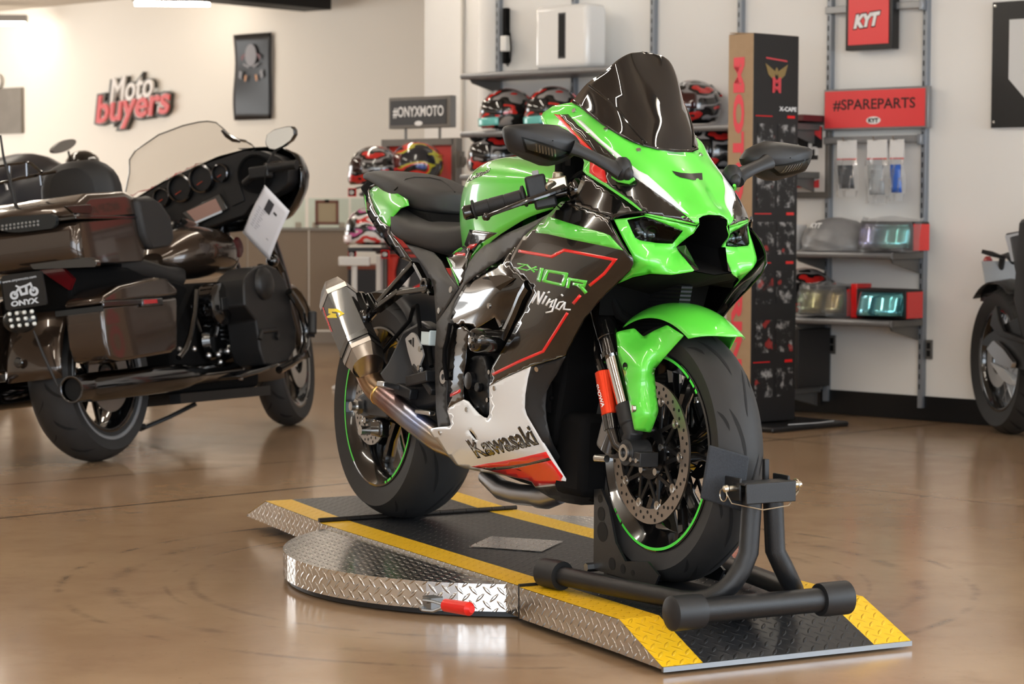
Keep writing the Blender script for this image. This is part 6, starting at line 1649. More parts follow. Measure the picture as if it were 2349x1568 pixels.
link_mesh('frame', fr_, mat('reddish_wood', '8a5546', .5), t, bevel=.002); link_mesh('paper', MB().box((0, .002, h_ / 2), (w_ - .03, .006, h_ - .03)), mat('cream_paper', 'cdbf9f', .7), t); link_mesh('clip', MB().box((0, -.004, h_ - .006), (.03, .03, .02)), M_MATT, t)
t = thing('dark_cabinet', 'dark low cabinet with rust red top beside the counter', 'cabinet', CO @ Matrix.Translation((CF(845, 700, y=-.3).x, -.05, 0)))
zc_ = CF(845, 617, y=-.3).z; link_mesh('body', MB().box((0, 0, zc_ / 2), (.30, .4, zc_)), mat('charcoal_panel'), t, bevel=.004); link_mesh('top', MB().box((0, 0, zc_ + .012), (.31, .42, .03)), mat('rust_red_top', '84422a', .45), t)
# ------------------------------------------------------------------ far left wall: shop letters, poster, picture, clock
def w2(u, v, y=.02): return W2(u, v, y=y)
t = thing('shop_letters', 'red and white cut out letters Moto buyers with dark backing on the far left wall', 'sign', WALL2_M)
def lead(dst, s, u0, v0, u1, v1, hh, y, mi, bold, lift=0, slant=.18):
    V, F = glyphs(s, bold); P = []
    a, b = w2(u0, v0, y), w2(u1, v1, y); up = Vector((0, 0, hh)); sx_ = (b - a).normalized() * hh * slant
    return V, F, [a + (b - a) * p + (up + sx_) * q for p, q in V]
def solid_text(dst, V, F, P, th, mi=0):
    n = len(P); o = Vector((0, th, 0)); dst.add(P + [p + o for p in P], [list(f) for f in F] + [[i + n for i in reversed(f)] for f in F], mi, False)
    ec = {}
    for f in F:
        for i in range(len(f)): e = (f[i], f[(i + 1) % len(f)]); ec[e] = 1
    fs = [(a, b, b + n, a + n) for a, b in ec if (b, a) not in ec]; k = len(dst.v) - 2 * n
    for f in fs: dst.f.append([i + k for i in f]); dst.m.append(mi); dst.s.append(False)
for nm, s, (u0, v0, u1, v1), hh, bold, y, th, m, lb in (('backing', 'buyers', (222, 308, 395, 284), .34, .14, .0, .04, mat('sign_grey_brown', '4a463f', .5), None), ('backing', 'Moto', (255, 245, 360, 226), .24, .14, .0, .04, mat('sign_grey_brown'), None),
        ('halo', 'buyers', (220, 304, 386, 280), .31, .06, .04, .012, mat('sign_pale', 'cfc6bf', .5), None), ('word', 'buyers', (220, 304, 386, 280), .31, .02, .052, .014, mat('sign_red', 'd84742', .4), 'red word'), ('word', 'Moto', (256, 240, 352, 222), .22, .015, .04, .02, mat('sign_white', 'ece4dc', .4), 'white word')):
    V, F, P = lead(None, s, u0, v0, u1, v1, hh, y, 0, bold); d_ = MB(); solid_text(d_, V, F, P, th); o_ = link_mesh(nm, d_, m, t)
    if lb: o_['label'] = lb
pa, pb = w2(537, 276, .03), w2(621, 74, .03)
t = thing('tall_poster', 'tall glossy black poster of a motorcycle seen from the front on the far left wall', 'poster', WALL2_M @ Matrix.Translation(((pa.x + pb.x) / 2, .0, pa.z)))
w_, h_ = pa.x - pb.x, pb.z - pa.z
rows = [[Vector((w_ * (.5 - k / 12), .03 + .012 * math.sin(2.2 * i / 12 * PI) * math.cos(k / 12 * 2), h_ * i / 12)) for k in range(13)] for i in range(13)]
PO = link_mesh('sheet', MB().loft(rows, 0, False), mat('glossy_black_sheet', '141314', .4), t, solid=.004)
gr_ = MB()
for s in (-1, 1):
    gr_.add([(s * .02, .046, h_ * .62), (s * .09, .046, h_ * .66), (s * .1, .046, h_ * .645), (s * .03, .046, h_ * .6)], [(0, 1, 2, 3), (3, 2, 1, 0)], 0, False)
    gr_.add([(s * .11, .046, h_ * .56), (s * .14, .046, h_ * .58), (s * .15, .046, h_ * .5), (s * .12, .046, h_ * .47)], [(0, 1, 2, 3), (3, 2, 1, 0)], 0, False)
    gr_.add([(s * .05, .046, h_ * .52), (s * .075, .046, h_ * .52), (s * .08, .046, h_ * .45), (s * .06, .046, h_ * .45)], [(0, 1, 2, 3), (3, 2, 1, 0)], 1, False)
    gr_.add([(s * .06, .046, h_ * .78), (s * .12, .046, h_ * .74), (s * .11, .046, h_ * .68)], [(0, 1, 2), (2, 1, 0)], 2, False)
gr_.add([(.07 * math.cos(a), .046, h_ * .75 + .09 * math.sin(a)) for a in [2 * PI * k / 16 for k in range(16)]], [tuple(range(16)), tuple(reversed(range(16)))], 0, False)
link_mesh('print', gr_, [mat('poster_grey', '7b7779', .4), mat('poster_orange', 'b8762e', .4), mat('poster_red', '5a1513', .4)], PO)
pa, pb = w2(-30, 308, .03), w2(48, 200, .03)
t = thing('wall_picture', 'brown grey framed picture at the far left picture edge', 'picture', WALL2_M @ Matrix.Translation(((pa.x + pb.x) / 2, 0, pa.z)))
w_, h_ = pa.x - pb.x, pb.z - pa.z; pm_ = photo_mat('picture_print', 9, 2); link_mesh('panel', MB().box((0, .015, h_ / 2), (w_, .03, h_)), mat('brown_grey_panel', '6f675c', .5, noise=('8f877c', 6)), t, bevel=.003)
c_ = w2(-6, 188, .02); t = thing('wall_clock', 'pale round clock above the framed picture at the left edge', 'clock', WALL2_M @ Matrix.Translation(c_)); link_mesh('rim', MB().lathe([(.055, 0), (.062, .012), (.07, .012), (.07, 0)], (0, 0, 0), (0, 1, 0), 32), mat('clock_grey', 'b9b4ac', .4), t); link_mesh('dial', MB().lathe([(0, .004), (.06, .004)], (0, 0, 0), (0, 1, 0), 32), mat('sign_white'), t)
# ------------------------------------------------------------------ dark touring motorcycle on the left
HM = Matrix.Translation((-1.60, 8.75, 0)) @ Matrix.Rotation(math.atan2(.927, .375), 4, 'Z') @ Matrix.Rotation(rad(-7), 4, 'X')
H = Frame(HM)
HB_ = thing('touring_motorcycle', 'dark brown and black touring motorcycle with top case and clear windshield seen from behind', 'motorcycle', HM)
M_HB = mat('dark_brown_metallic', '3a2f27', .22, .55, coat=1)
M_HG = mat('gloss_black_enamel', '0b0b0c', .14, 0, coat=1)
M_HK = mat('black_trim_plastic', '161617', .45)
M_HS = mat('black_touring_vinyl', '1b1b1c', .55, 0, bump=(.1, 600))
M_HCH = mat('dark_chrome', '5a5a5c', .12, 1)
def hp_(name, mb, m, parent=None, label=None, **k): return part(name, mb, m, parent or HB_, label, **k)
def hy(L, y): return [H(u, v, y=y) for u, v in L]
def hx(L, x): return [H(u, v, x=x) for u, v in L]
def slab(L, x=None, y=None, t=.05):
    m = MB(); return m.prism(hx(L, x) if x is not None else hy(L, y), (t, 0, 0) if x is not None else (0, t, 0))
# wheels
def hwheel(name, c, R, wd, rb, wb, yaw=0, white=True):
    t = bpy.data.objects.new(name, None); COL.objects.link(t); t.parent = HB_; t.location = c; t.rotation_euler = (0, 0, yaw)
    tm = tyre(R, wd, rb, wb, 64)
    for k in range(14):
        a = 2 * PI * k / 14
        groove(tm, R, rb, wd, a, a + .22, -.01, -wd * .42, .010); groove(tm, R, rb, wd, a + .2, a + .42, .01, wd * .42, .010)
    part('tyre', tm, [M_TYRE, M_GROOVE], t)
    w_ = MB()
    for s in (-1, 1): w_.lathe([(rb + .018, s * (wd / 2 - .008)), (rb + .032, s * (wd / 2 - .003))], (0, 0, 0), (0, 1, 0), 56)
    if white: part('tyre_band', w_, mat('grey_tyre_band', '77787a', .5), t, label='pale grey sidewall band', solid=.004)
    r_ = MB().lathe([(rb + .004, -wb), (rb - .01, -wb + .005), (rb - .03, -wb * .5), (rb - .03, wb * .5), (rb - .01, wb - .005), (rb + .004, wb)], (0, 0, 0), (0, 1, 0), 56)
    for k in range(9):
        a = 2 * PI * k / 9; d = Vector((math.cos(a), 0, math.sin(a))); r_.tube([d * .03, d * (rb - .02)], [.016, .010], 8)
    r_.cyl((0, -wb, 0), (0, wb, 0), .045); part('rim', r_, M_RIM, t, solid=.003)
    d_ = MB().lathe([(.075, -wb - .012), (.14, -wb - .012), (.14, -wb - .006), (.075, -wb - .006)], (0, 0, 0), (0, 1, 0), 40, 0, False, True); part('brake_disc', d_, M_DISC, t)
    return t
hwheel('rear_wheel', (.0, 0, .325), .325, .18, .215, .075)
hwheel('front_wheel', (1.60, 0, .305), .305, .13, .225, .055, rad(12), False)
# rear fender, plate, lamp
m = MB(); rows = []
for i in range(15):
    a = rad(80 + 98 * i / 14); rows.append([Vector((.40 * math.cos(a) * (1 - .06 * abs(s) ** 3), s * .125, .325 + .40 * math.sin(a) * (1 - .06 * abs(s) ** 3))) for s in (-1, -.85, -.5, 0, .5, .85, 1)])
m.loft(rows, 0, False); hp_('rear_fender', orient(m, (0, 0, .3)), M_HB, solid=.004)
fl = MB(); q = H(42, 832, x=-.405); fl.lathe([(0, -.006), (.017, -.005), (.02, .0)], q, (1, 0, 0), 20); hp_('fender_plug', fl, M_HG)
pl = slab(rnd([(3, 632), (95, 620), (108, 698), (13, 712)], 6), x=-.46, t=.008); PL_ = hp_('number_plate', pl, mat('plate_black', '17181a', .35))
tp_ = bvh(pl); tx = MB()
text_decal(tx, tp_, 'www.onyxmoto.com', ((6, 652), (84, 638), (83, 631), (5, 645)), 0, .01, fr=H)
text_decal(tx, tp_, 'ONYX', ((26, 704), (90, 694), (88, 681), (25, 691)), 0, .05, fr=H)
for cu_, cv_, r_ in ((33, 677, 10), (78, 668, 11)):
    o_ = [(cu_ + r_ * math.cos(2 * PI * k / 16), cv_ + r_ * math.sin(2 * PI * k / 16)) for k in range(16)]; i_ = [Vector((cu_ + r_ * .45 * math.cos(2 * PI * k / 16), cv_ + r_ * .45 * math.sin(2 * PI * k / 16))) for k in range(16)]
    decal(tx, tp_, o_, 0, 6, .0012, H, holes=[i_])
for L, w2_ in (([(33, 677), (44, 660), (60, 655), (70, 650), (78, 668)], 5), ([(44, 660), (50, 675), (62, 672), (60, 655)], 6), ([(36, 655), (46, 659)], 4)): decal(tx, tp_, stroke(L, w2_), 0, 6, .0012, H)
hp_('plate_print', tx, mat('plate_white', 'c9d2dc', .4), PL_, 'white web address and motorcycle drawing')
lp_ = MB(); c_ = H(46, 735, x=-.44); lp_.ball(c_, (.03, .075, .048), 18); LP_ = hp_('tail_lamp', lp_, mat('dark_lamp_bowl'), label='round LED tail lamp'); ld = MB()
for i in range(3):
    for j in range(4): ld.ball(H(22 + 17 * j + 3 * i, 720 + 14 * i - 2 * j, x=-.472), .0085, 8)
hp_('led_chips', ld, mat('led_white', 'dfe4e2', .1, .3), LP_)
# saddle bags
def bag(sg):
    S = lambda p: Vector((p.x, p.y * sg, p.z))
    Y = -.335
    lo = [(-.37, .39), (-.30, .375), (.07, .385), (.12, .40), (.155, .56), (.16, .60), (-.385, .585), (-.385, .45)]
    m = MB().prism([(x, Y * sg, z) for x, z in lo], (0, .165 * sg, 0)); b_ = hp_('saddlebag', m, M_HB, bevel=.022, sseg=4)
    li = [(-.385, .592), (.16, .606), (.165, .63), (.10, .672), (.0, .68), (-.25, .655), (-.37, .62)]
    l_ = MB().prism([(x, (Y - .003) * sg, z) for x, z in li], (0, .17 * sg, 0)); hp_('bag_lid', l_, M_HB, b_, bevel=.014, sseg=3)
    tr_ = MB().box((-.25, (Y - .006) * sg, .59), (.28, .01, .02)); hp_('lid_trim', tr_, M_HCH, b_, bevel=.003)
    rf_ = MB().box((-.05, (Y - .008) * sg, .585), (.15, .012, .03)); hp_('latch_surround', rf_, M_HG, b_, bevel=.004); r2 = MB().box((-.07, (Y - .0155) * sg, .588), (.095, .004, .016)); hp_('reflector', r2, mat('red_reflector', 'a3141c', .15, coat=1), b_, 'red side reflector')
    st_ = MB().box((-.392, -.24 * sg, .575), (.012, .2, .02)); hp_('lamp_strip', st_, mat('smoked_lens_strip', '1e2224', .4), b_)
    return b_
bag(1); bag(-1)
# top case
tc = MB(); lo = [(-.395, .745), (-.41, .80), (-.40, .905), (.06, .925), (.09, .80), (.06, .745)]
tc.prism([(x, -.275, z) for x, z in lo], (0, .55, 0)); TC_ = hp_('top_case', tc, M_HB, bevel=.04, sseg=4)
ld_ = MB(); lo = [(-.40, .912), (-.38, .97), (-.30, 1.008), (-.05, 1.02), (.07, .99), (.085, .93)]
ld_.prism([(x, -.278, z) for x, z in lo], (0, .556, 0)); hp_('top_case_lid', ld_, M_HB, TC_, bevel=.03, sseg=4)
sm_2 = MB().box((-.16, 0, .917), (.5, .565, .012)); hp_('lid_seam', sm_2, M_HG, TC_, bevel=.003)
ls = slab(rnd([(-40, 512), (20, 497), (118, 490), (128, 496), (128, 515), (118, 524), (40, 533), (20, 532), (-40, 520)], 5), x=-.425, t=.02); LS_ = hp_('light_bar', ls, mat('smoked_lens_strip'), TC_, 'smoked rear light bar', bevel=.004); ld = MB()
for k in range(10): ld.ball(H(6 + 9 * k, 518 - 1.2 * k, x=-.427), .006, 6); ld.ball(H(6 + 9 * k, 526 - 1.2 * k, x=-.427), .006, 6)
hp_('led_chips', ld, mat('led_dim', '8d9192', .2, .4), LS_)
lt_ = slab([(150, 472), (208, 468), (214, 478), (210, 490), (168, 488)], y=-.285, t=.012); hp_('case_latch', lt_, M_HCH, TC_, bevel=.003)
bs_ = slab(rnd([(64, 598), (205, 590), (222, 600), (220, 612), (75, 618)], 6), x=-.40, t=.03); hp_('case_handle', bs_, M_HG, TC_, bevel=.005)
rk = MB()
for pth in ([(-60, 395), (0, 381), (62, 372), (70, 373), (95, 395)], [(-60, 440), (0, 420), (50, 408), (130, 393)], [(22, 380), (22, 414)], [(61, 374), (62, 404)], [(92, 402), (95, 425)], [(12, 420), (16, 436)]): rk.tube(hx(pth, -.22), .006, 8)
hp_('luggage_rack', rk, M_HCH, TC_)
an = MB(); an.tube([H(1, 310, x=-.3), H(8, 360, x=-.3), H(22, 410, x=-.3), H(42, 495, x=-.3)], [.004, .005, .007, .008], 8); hp_('aerial', an, M_HK)
an = MB(); an.tube([H(77, 758, x=-.45), H(100, 815, x=-.45), H(133, 886, x=-.45)], [.004, .006, .005], 8); hp_('hanging_rod', an, M_HK)
# backrest and passenger arm rests
bk = pad_loft([(.02, .10, 1.14, .90), (.05, .16, 1.165, .88), (.09, .17, 1.17, .87), (.13, .16, 1.15, .86), (.15, .10, 1.12, .88)], e=2.8); hp_('backrest', bk, M_HS)
for sg in (1, -1):
    ar = MB().prism([(x, -.30 * sg, z) for x, z in ((.0, .99), (.10, 1.0), (.20, .965), (.25, .92), (.26, .83), (.22, .80), (.06, .79), (.02, .85))], (0, .10 * sg, 0)); hp_('arm_rest', ar, M_HS, bevel=.03, sseg=3)
st_ = pad_loft([(.08, .15, .80, .70), (.2, .17, .79, .68), (.35, .17, .76, .66), (.48, .15, .745, .64), (.60, .12, .74, .64), (.68, .08, .75, .68)], e=3); hp_('touring_seat', st_, M_HS)
sc_ = MB().prism([(x, -.16, z) for x, z in ((-.30, .74), (.15, .74), (.55, .66), (.55, .55), (-.3, .58))], (0, .32, 0)); hp_('seat_frame', sc_, M_MATT, bevel=.02)
rdp = slab([(88, 618), (140, 612), (168, 640), (158, 665), (120, 640)], x=-.32, t=.02); hp_('red_tail_lens', rdp, mat('dark_red_lens', '5a1216', .2, coat=1))
# tank
tkm = pad_loft([(.56, .05, .80, .74), (.62, .11, .85, .70), (.74, .165, .90, .685), (.88, .185, .905, .68), (1.0, .165, .885, .68), (1.07, .11, .85, .70), (1.09, .04, .82, .74)], e=2.3); HT_ = hp_('fuel_tank', tkm, M_HB)
cn_ = MB().tube([(.62, 0, .855), (.75, 0, .908), (.88, 0, .915), (1.02, 0, .888)], [.03, .04, .04, .03], 12, flat=.5); hp_('tank_console', cn_, M_HG, HT_)
eb = MB().lathe([(0, -.004), (.04, -.003), (.045, 0)], (.98, -.172, .80), (0, 1, 0), 16); hp_('tank_badge', eb, mat('badge_red', '4a1a1c', .3, .3), HT_)
# fairing, dash and windshield
dp_ = [(286, 500), (300, 470), (330, 447), (380, 418), (430, 392), (500, 366), (560, 346), (600, 346), (640, 360), (662, 385), (660, 420), (640, 440), (612, 452), (575, 470), (560, 492), (520, 505), (480, 520), (445, 522), (400, 512), (372, 530), (330, 545), (300, 545)]
DA = hp_('dashboard', slab(rnd(dp_, 8), x=1.0, t=.10), M_HK, bevel=.012)
fa = MB(); P0 = hx(rnd([(282, 505), (300, 460), (380, 412), (500, 358), (575, 338), (640, 335), (675, 352), (692, 392), (690, 430), (672, 470), (650, 500), (600, 525), (420, 545), (300, 560)], 10), 1.08); c_ = sum(P0, Vector()) / len(P0)
fa.loft([P0, [p + (c_ - p) * .04 + Vector((.10, 0, 0)) for p in P0], [p + (c_ - p) * .25 + Vector((.22, 0, 0)) for p in P0], [p + (c_ - p) * .6 + Vector((.30, 0, 0)) for p in P0], [p + (c_ - p) * .98 + Vector((.32, 0, 0)) for p in P0]], 0, True)
hp_('batwing_fairing', orient(fa, c_ + Vector((.12, 0, 0))), M_HG, solid=.004)
gz = MB(); gb = MB(); gn = MB()
for u, v, r_ in ((374, 453, .036), (416, 432, .052), (465, 410, .052), (508, 397, .034)):
    c_ = H(u, v, x=.995); gb.lathe([(r_ * 1.02, -.02), (r_ * 1.16, -.018), (r_ * 1.2, .004), (r_ * 1.02, .006)], c_, (1, 0, 0), 28, 0, True, True); gz.lathe([(0, -.002), (r_, -.002)], c_, (-1, 0, 0), 28); gn.bar(c_ + Vector((-.006, .0, -.2 * r_)), c_ + Vector((-.006, r_ * .55, -.45 * r_)), .005, .002)
hp_('gauge_bezel', gb, M_HCH, DA); hp_('gauge_face', gz, mat('gauge_black', '141416', .5), DA); hp_('gauge_needle', gn, mat('gauge_orange', 'b8452c', .4), DA)
scn = slab([(417, 488), (503, 444), (522, 478), (447, 520)], x=.985, t=.012); SN_ = hp_('screen_bezel', scn, M_HG, DA, bevel=.003); s2_ = slab([(428, 485), (494, 455), (508, 482), (449, 508)], x=.983, t=.004); hp_('display', s2_, mat('pinkish_display', '9a7a70', .25), SN_, 'pinkish idle display')
s3 = slab([(446, 509), (508, 482), (509, 487), (448, 513)], x=.982, t=.002); hp_('display_keys', s3, mat('plate_white'), SN_)
gl_ = slab(rnd([(511, 431), (548, 418), (560, 460), (530, 474)], 4), x=.99, t=.02); hp_('glove_box', gl_, M_HK, DA, bevel=.004)
for u, v, r_ in ((340, 508, .085), (585, 398, .082)):
    c_ = H(u, v, x=.985); sp_ = MB().lathe([(0, .01), (r_ * .5, .004), (r_ * .85, .004), (r_ * .9, -.006), (r_, -.006), (r_ * 1.02, .01)], c_, (1, 0, 0), 32); hp_('speaker', sp_, M_MATT, DA)
wl = [(288, 440), (297, 396), (297, 366), (311, 345), (364, 309), (420, 288), (455, 280), (476, 278), (496, 281), (510, 293), (521, 304), (535, 314), (549, 320), (563, 322), (577, 331), (587, 342), (577, 346), (540, 350), (500, 362), (430, 390), (340, 438), (318, 440), (305, 452)]
V, F = cdt([Vector(p) for p in wl], 12); wm_ = MB(); P = []
for p in V:
    q = H(p[0], p[1], x=1.06); q2 = H(p[0], p[1], x=1.06 + .10 * (1 - (q.y / .45) ** 2) - .12 * (q.z - 1.1)); P.append(q2)
wm_.add(P, F); hp_('windshield', wm_, mat('smoke_clear_shield', 'e4e1dd', .02, 0, trans=1, ior=1.05), label='clear lightly smoked windshield', solid=.004)
ed_ = MB(); ii = [min(range(len(V)), key=lambda i: (V[i] - Vector(p)).length) for p in wl[:17]]; ed_.tube([P[i] for i in ii], .003, 6); hp_('windshield_edge', ed_, mat('shield_edge', '5b5a55', .2), None)
cl_ = MB().tube([H(u, v, x=1.09) for u, v in ((509, 299), (520, 310), (535, 320), (551, 325))], [.006, .011, .011, .005], 8); hp_('shield_clip', cl_, M_HG)
# handlebar, mirror
hb_ = MB(); hb_.tube([H(560, 420, x=.95), H(590, 395, x=.93), H(612, 384, x=.9)], .014, 10); HH = hp_('handlebar', hb_, M_HK)
g_ = MB().tube([H(613, 386, x=.9), H(618, 385, x=.9), H(676, 378, x=.88), H(681, 378, x=.88)], [.022, .019, .019, .021], 14); hp_('grip', g_, M_HK, HH); l_ = MB().tube([H(606, 378, x=.93), H(640, 372, x=.93), H(680, 380, x=.92), H(696, 383, x=.92)], [.007, .006, .005, .007], 8); hp_('brake_lever', l_, M_HG, HH)
sw_ = MB().box(H(598, 395, x=.9), (.05, .09, .05)); hp_('switch_box', sw_, M_HK, HH, bevel=.006)
sw_ = MB().box(H(325, 505, x=.9), (.05, .08, .06)); sw_.tube([H(320, 505, x=.9), H(300, 530, x=.88)], .016, 10); hp_('left_switch_box', sw_, M_HK, HH, bevel=.006)
mi = [(608, 325), (612, 308), (628, 297), (655, 290), (668, 289), (675, 296), (676, 308), (668, 322), (650, 335), (631, 344), (617, 342), (610, 334)]
mm = MB().prism(hx(mi, .90), (.03, 0, 0)); MI = hp_('mirror', mm, M_HG, bevel=.008); cm_ = sum(hx(mi, .9), Vector()) / len(mi); gm = MB(); gp = [Vector((.8985, cm_.y + (p.y - cm_.y) * .93, cm_.z + (p.z - cm_.z) * .93)) for p in hx(mi, .9)]
gm.add(gp, [tuple(range(len(gp)))], 0, False); 
nn_ = (gp[1] - gp[0]).cross(gp[3] - gp[0]); 
if nn_.x > 0: gm.f = [list(reversed(f)) for f in gm.f]
hp_('mirror_glass', gm, mat('mirror_silver'), MI); ms = MB().tube([H(633, 343, x=.91), H(620, 365, x=.91), H(612, 380, x=.91)], .007, 8); hp_('mirror_stem', ms, M_HK, MI)
# lower fairing, crash bar, pegs, engine, pipes
for sg in (1, -1):
    lf = MB(); L = hy([(560, 658), (562, 640), (572, 626), (588, 612), (615, 606), (635, 615), (655, 643), (665, 671), (671, 717), (681, 756), (679, 800), (660, 830), (630, 838), (608, 836), (597, 800), (588, 734), (562, 700)], -.40)
    L = [Vector((p.x, p.y * sg, p.z)) for p in L]; lf.prism(L, (0, .14 * sg, 0)); LF_ = hp_('lower_fairing', lf, M_HK, bevel=.03, sseg=3)
    vn = MB(); c_ = H(605, 650, y=-.402); c_.y *= sg; vn.ball(c_, (.075, .03, .07), 16); hp_('vent_cover', vn, M_HK, LF_); hd2 = MB(); hp2 = [H(u, v, y=-.405) for u, v in ((596, 778), (600, 760), (634, 756), (638, 766), (634, 776))]; hd2.tube([Vector((p.x, p.y * sg, p.z)) for p in hp2], .010, 8); hp_('door_pull', hd2, M_HK, LF_)
    cb_ = MB(); P = [H(u, v, y=-.42) for u, v in ((663, 668), (676, 686), (690, 710), (702, 758), (701, 790), (690, 818), (665, 835), (640, 848))]; cb_.tube([Vector((p.x, p.y * sg, p.z)) for p in P], .017, 10); CBo = hp_('crash_bar', cb_, M_HG)
    pg_ = MB(); a_, b_ = H(716, 766, y=-.46), H(716, 714, y=-.46); pg_.tube([Vector((p.x, p.y * sg, p.z)) for p in (a_, a_.lerp(b_, .05), a_.lerp(b_, .95), b_)], [.016, .020, .020, .014], 12); a_, b_ = H(702, 768, y=-.43), H(722, 770, y=-.46); pg_.tube([Vector((p.x, p.y * sg, p.z)) for p in (a_, b_)], .007, 8); hp_('highway_peg', pg_, M_HK, CBo)
    fb_ = MB(); P = hy([(548, 861), (575, 850), (610, 842), (640, 830), (638, 838), (600, 855), (552, 868)], -.42); fb_.prism([Vector((p.x, p.y * sg, p.z)) for p in P], (0, .10 * sg, 0)); hp_('floorboard', fb_, M_HG, bevel=.006)
    mf = MB(); a_, b_ = H(163, 893, y=-.25), H(425, 862, y=-.25); a_, b_ = Vector((a_.x, a_.y * sg, a_.z)), Vector((b_.x, b_.y * sg, b_.z)); d_ = b_ - a_
    mf.tube([a_, a_ + d_ * .002, a_ + d_ * .10, a_ + d_ * .13, a_ + d_ * .15, a_ + d_ * .6, a_ + d_ * .9, b_, b_ + d_ * .05, b_ + d_ * .5], [.042, .050, .050, .047, .054, .056, .054, .048, .040, .036], 24, cap=False); ex_ = hp_('silencer', mf, M_HCH, solid=.003)
    ho = MB().lathe([(0, 0), (.043, 0)], a_ + d_ * .03, -d_, 24); hp_('silencer_mouth', ho, M_HOLE, ex_)
eg = MB(); eg.prism([(x, -.17, z) for x, z in ((.35, .22), (1.05, .20), (1.10, .42), (.95, .66), (.55, .66), (.38, .50))], (0, .34, 0)); EG = hp_('engine', eg, M_MATT, bevel=.03)
for k, (u, v) in enumerate(((482, 735), (540, 740))):
    cyl_ = MB(); c_ = H(u, v, y=-.16)
    for j in range(9): cyl_.lathe([(.05, 0), (.085, 0), (.085, .005), (.05, .005)], c_ + Vector((0, 0, -.09 + .018 * j)), (.15 - .3 * k, 0, 1), 20, 0, False, True)
    hp_('cylinder_fins', cyl_, M_HK, EG)
ac = MB(); c_ = H(500, 698, y=-.28); ac.lathe([(0, -.035), (.06, -.035), (.085, -.02), (.09, .0), (.088, .05)], c_, (0, 1, 0), 36); AC = hp_('air_cleaner', ac, M_HG, EG); ac2 = MB()
for k in range(22):
    a = 2 * PI * k / 22; ac2.box(c_ + Vector((.088 * math.cos(a), .015, .088 * math.sin(a))), (.008, .05, .010), 0, Matrix.Rotation(-a, 3, 'Y'))
o2_ = hp_('cleaner_ribs', ac2, M_HCH, EG); ac3 = MB().box(c_ + Vector((.01, -.037, 0)), (.09, .006, .05)); hp_('cleaner_plate', ac3, M_HK, EG, bevel=.004)
bits = MB()
for u, v, r_ in ((478, 815, .014), (500, 813, .014), (522, 805, .016), (512, 845, .016), (535, 835, .012), (445, 800, .012), (412, 800, .010), (505, 830, .012), (438, 848, .014)): bits.ball(H(u, v, y=-.24), r_, 10)
bits.tube(hy([(500, 740), (497, 760), (494, 770)], -.24), .008, 8); bits.tube(hy([(552, 870), (556, 845), (553, 815), (540, 780), (535, 745)], -.25), .009, 8); hp_('engine_fittings', bits, M_ALU, EG, 'bright engine fittings')
ec_ = MB(); ec_.lathe([(0, -.03), (.07, -.028), (.085, 0)], H(487, 780, y=-.2), (0, 1, 0), 24); ec_.lathe([(0, -.03), (.06, -.028), (.075, 0)], H(530, 800, y=-.2), (0, 1, 0), 24); hp_('cam_cover', ec_, M_HG, EG)
pp_ = MB(); pp_.tube(hy([(450, 665), (446, 720), (436, 770), (425, 800), (410, 820)], -.28), .012, 10); pp_.tube(hy([(440, 700), (460, 760)], -.24), .008, 8); hp_('guard_rail', pp_, M_HG)
fr2 = MB(); fr2.bar((.35, -.16, .20), (1.1, -.16, .18), .05, .04); fr2.bar((.35, .16, .20), (1.1, .16, .18), .05, .04); fr2.tube([H(600, 610, y=-.1), H(585, 690, y=-.1), H(590, 850, y=-.1)], .02, 10); hp_('frame', fr2, M_HK)
ks = MB(); ks.tube([H(450, 925, y=.12), H(390, 955, y=.22), H(320, 985, y=.3)], .010, 8); ks.ball(H(328, 978, y=.28), .016, 8); hp_('side_stand', ks, M_HK)
# front end
ff = MB(); rows = []
for i in range(13):
    a = rad(25 + 170 * i / 12); rows.append([Vector((1.60, 0, .305)) + Matrix.Rotation(rad(12), 3, 'Z') @ Vector((.345 * math.cos(a) * (1 - .08 * abs(s) ** 3), s * .085, .345 * math.sin(a) * (1 - .08 * abs(s) ** 3))) for s in (-1, -.8, -.4, 0, .4, .8, 1)])
ff.loft(rows, 0, False); hp_('front_fender', orient(ff, (1.6, 0, .3)), mat('grey_brown_metallic', '756d64', .3, .7, coat=.6), solid=.004)
fk = MB()
for s in (-1, 1): fk.tube([(1.62, .10 * s, .30), (1.45, .11 * s, .70), (1.32, .11 * s, 1.0)], [.026, .03, .03], 14)
hp_('fork_leg', fk, M_HCH)
lo_ = MB().tube(hy([(612, 560), (628, 580), (648, 622)], -.2), .012, 8); hp_('fork_cover_tube', lo_, M_HCH); tu = MB(); tu.ball(H(625, 598, y=-.30), .028, 12); hp_('turn_signal', tu, M_HG)
fs_ = MB().prism(hx([(640, 470), (665, 455), (688, 410), (690, 440), (670, 490), (650, 500)], 1.2), (.03, 0, 0)); hp_('fairing_wing', fs_, M_HG, bevel=.006)
